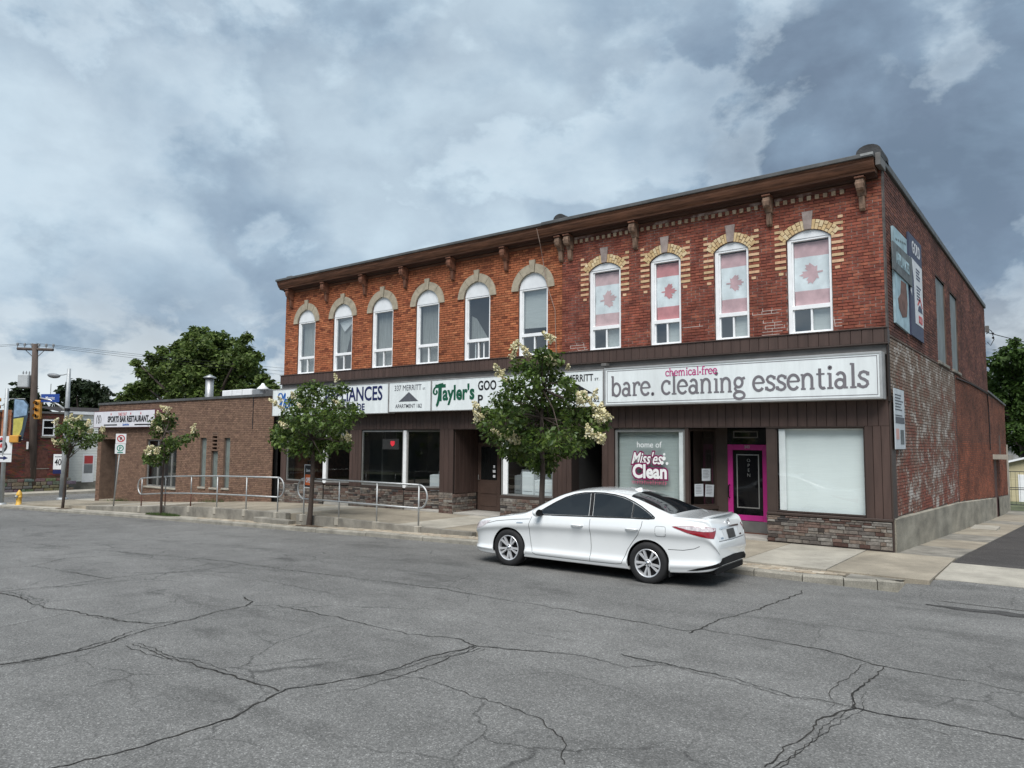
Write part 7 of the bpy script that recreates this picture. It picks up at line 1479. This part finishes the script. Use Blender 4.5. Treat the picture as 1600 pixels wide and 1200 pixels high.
mb = MB().add([GW(3.0, -1.1, .02), GW(9.5, -1.1, .02), GW(9.5, 3.75, .02), GW(3.0, 3.75, .02)], [(0,1,2,3)]); mb.add([GW(3.0, 3.75, .02), GW(9.5, 3.75, .02), GW(9.5, 4.3, 5), GW(3.0, 4.3, 5)], [(0,1,2,3)]); mb.build('wall', M_seam, gw, fix=False)
M_clap = mat('clapboard', (.74, .75, .71), .7, .06, 3)
for k in range(24):
    z = -.55+.175*k; MB().add([GW(3.0, z, -.012), GW(9.5, z, -.012), GW(9.5, z+.172, .012), GW(3.0, z+.172, .012), GW(3.0, z, .02), GW(9.5, z, .02)], [(0,1,2,3),(0,4,5,1)]).build('clapboard', M_clap, gw)
MB().prism([(2.95, 3.66), (9.6, 3.66), (9.6, 3.84), (2.95, 3.84)], -.16, .3, GW).build('eave', M_white, gw); MB().prism([(3.0, -1.1), (9.5, -1.1), (9.5, -.55), (3.0, -.55)], -.0, .03, GW).build('foundation', M_concd, gw)
MB().prism([(4.25, -.62), (4.95, -.62), (4.95, 1.15), (4.25, 1.15)], -.03, .02, GW).build('door', M_white, gw); MB().prism([(4.34, .55), (4.86, .55), (4.86, 1.06), (4.34, 1.06)], -.034, -.028, GW).build('red_blind', M_redp, gw); MB().prism([(4.34, -.05), (4.86, -.05), (4.86, .52), (4.34, .52)], -.034, -.028, GW).build('door_pane', M_panel, gw); MB().prism([(3.7, 2.7), (4.5, 2.7), (4.5, 3.3), (3.7, 3.3)], -.02, .02, GW).build('upper_window', M_black, gw)
# sheds beyond the driveway
sh_ = thing('cream_shed', 'cream clapboard shed with a white door at the end of the driveway', 'shed', (.5, 40, -1.4))
MB().add([(-1.2, 0, -.3), (4.5, 0, -.3), (4.5, 0, 2.1), (1.6, 0, 3.3), (-1.2, 0, 2.55), (-1.2, 6, -.3), (4.5, 6, -.3), (4.5, 6, 2.1), (1.6, 6, 3.3), (-1.2, 6, 2.55)], [(0,1,2,3,4),(5,9,8,7,6),(0,4,9,5),(1,6,7,2)]).build('wall', mat('cream_siding', (.50, .44, .28), .7, .1, 3, stretch=(.2, .2, 9)), sh_)
MB().add([(-1.5, -.3, 2.50), (1.6, -.3, 3.42), (1.6, 6.3, 3.42), (-1.5, 6.3, 2.50)], [(0,1,2,3)]).build('roof', M_cap, sh_); MB().add([(4.8, -.3, 2.02), (1.6, -.3, 3.42), (1.6, 6.3, 3.42), (4.8, 6.3, 2.02)], [(0,1,2,3)]).build('roof', M_cap, sh_)
MB().add([(-1.5, -.31, 2.40), (1.6, -.31, 3.30), (1.6, -.31, 3.42), (-1.5, -.31, 2.52)], [(0,1,2,3)]).build('barge_board', M_white, sh_); MB().bbox((-.75, -.05, -.25), (.05, -.005, 1.75), .01).build('door', M_white, sh_)
gh = thing('grey_house', 'grey roofed house seen behind the cream shed', 'house', (1.5, 58, -1.4)); MB().add([(-5, 0, 0), (5, 0, 0), (5, 0, 3.5), (-5, 0, 3.5), (-5, 8, 0), (5, 8, 0), (5, 8, 3.5), (-5, 8, 3.5)], [(0,1,2,3),(3,2,6,7),(0,3,7,4),(1,5,6,2)]).build('wall', M_signd, gh); MB().add([(-5.3, -.3, 3.4), (5.3, -.3, 3.4), (5.3, 4, 5.6), (-5.3, 4, 5.6), (5.3, 8.3, 3.4), (-5.3, 8.3, 3.4)], [(0,1,2,3),(3,2,4,5)]).build('roof', mat('grey_shingle', (.10, .105, .11), .9, .2, 4), gh)
fe = thing('metal_gate', 'dark wire gate standing at the end of the side walk', 'gate', (-.45, 34.0, -1.35)); M_fe = mat('gate_steel', (.05, .055, .055), .6, .2, 5, metal=.5)
for x in (.0, 1.25, 2.5): MB().tube([(x, 0, -.2), (x, 0, 2.6 if x == 0 else 2.3)], .04, 8).build('gate_post', M_fe, fe)
for z in (.2, 1.05, 1.15, 2.05): MB().tube([(0, 0, z), (2.5, 0, z)], .022, 6).build('gate_rail', M_fe, fe)
for k in range(1, 12): MB().tube([(.21*k, 0, .2), (.21*k, 0, 2.05)], .008, 5).build('gate_bar', M_fe, fe)

# ------------------------------------------------------------------ block added across the street, out of view, for the glass to reflect
opp = thing('added_opposite_block', 'long pale brick block added across the street, out of view, for the shop windows to mirror', 'building', (-14, -29, -.6))
MB().box((-80, -8, 0), (30, 0, 6.4)).build('wall', mat('opposite_brick', (.20, .175, .15), .9, .3, 2), opp); MB().bbox((-80.2, -8.2, 6.4), (30.2, .25, 6.75), .03).build('parapet', M_concd, opp)
pw = MB().bbox((-.6, 0, 0), (.6, .06, 1.8), .01).mesh('upper_window', M_alum); ps_ = MB().bbox((-2.2, 0, 0), (2.2, .08, 2.2), .01).mesh('shop_window', M_int)
for k in range(27): o = link('upper_window', pw, opp); o.location = (-78+4*k, .0, 3.9)
for k in range(18): o = link('shop_window', ps_, opp); o.location = (-76+6*k, .0, .6)
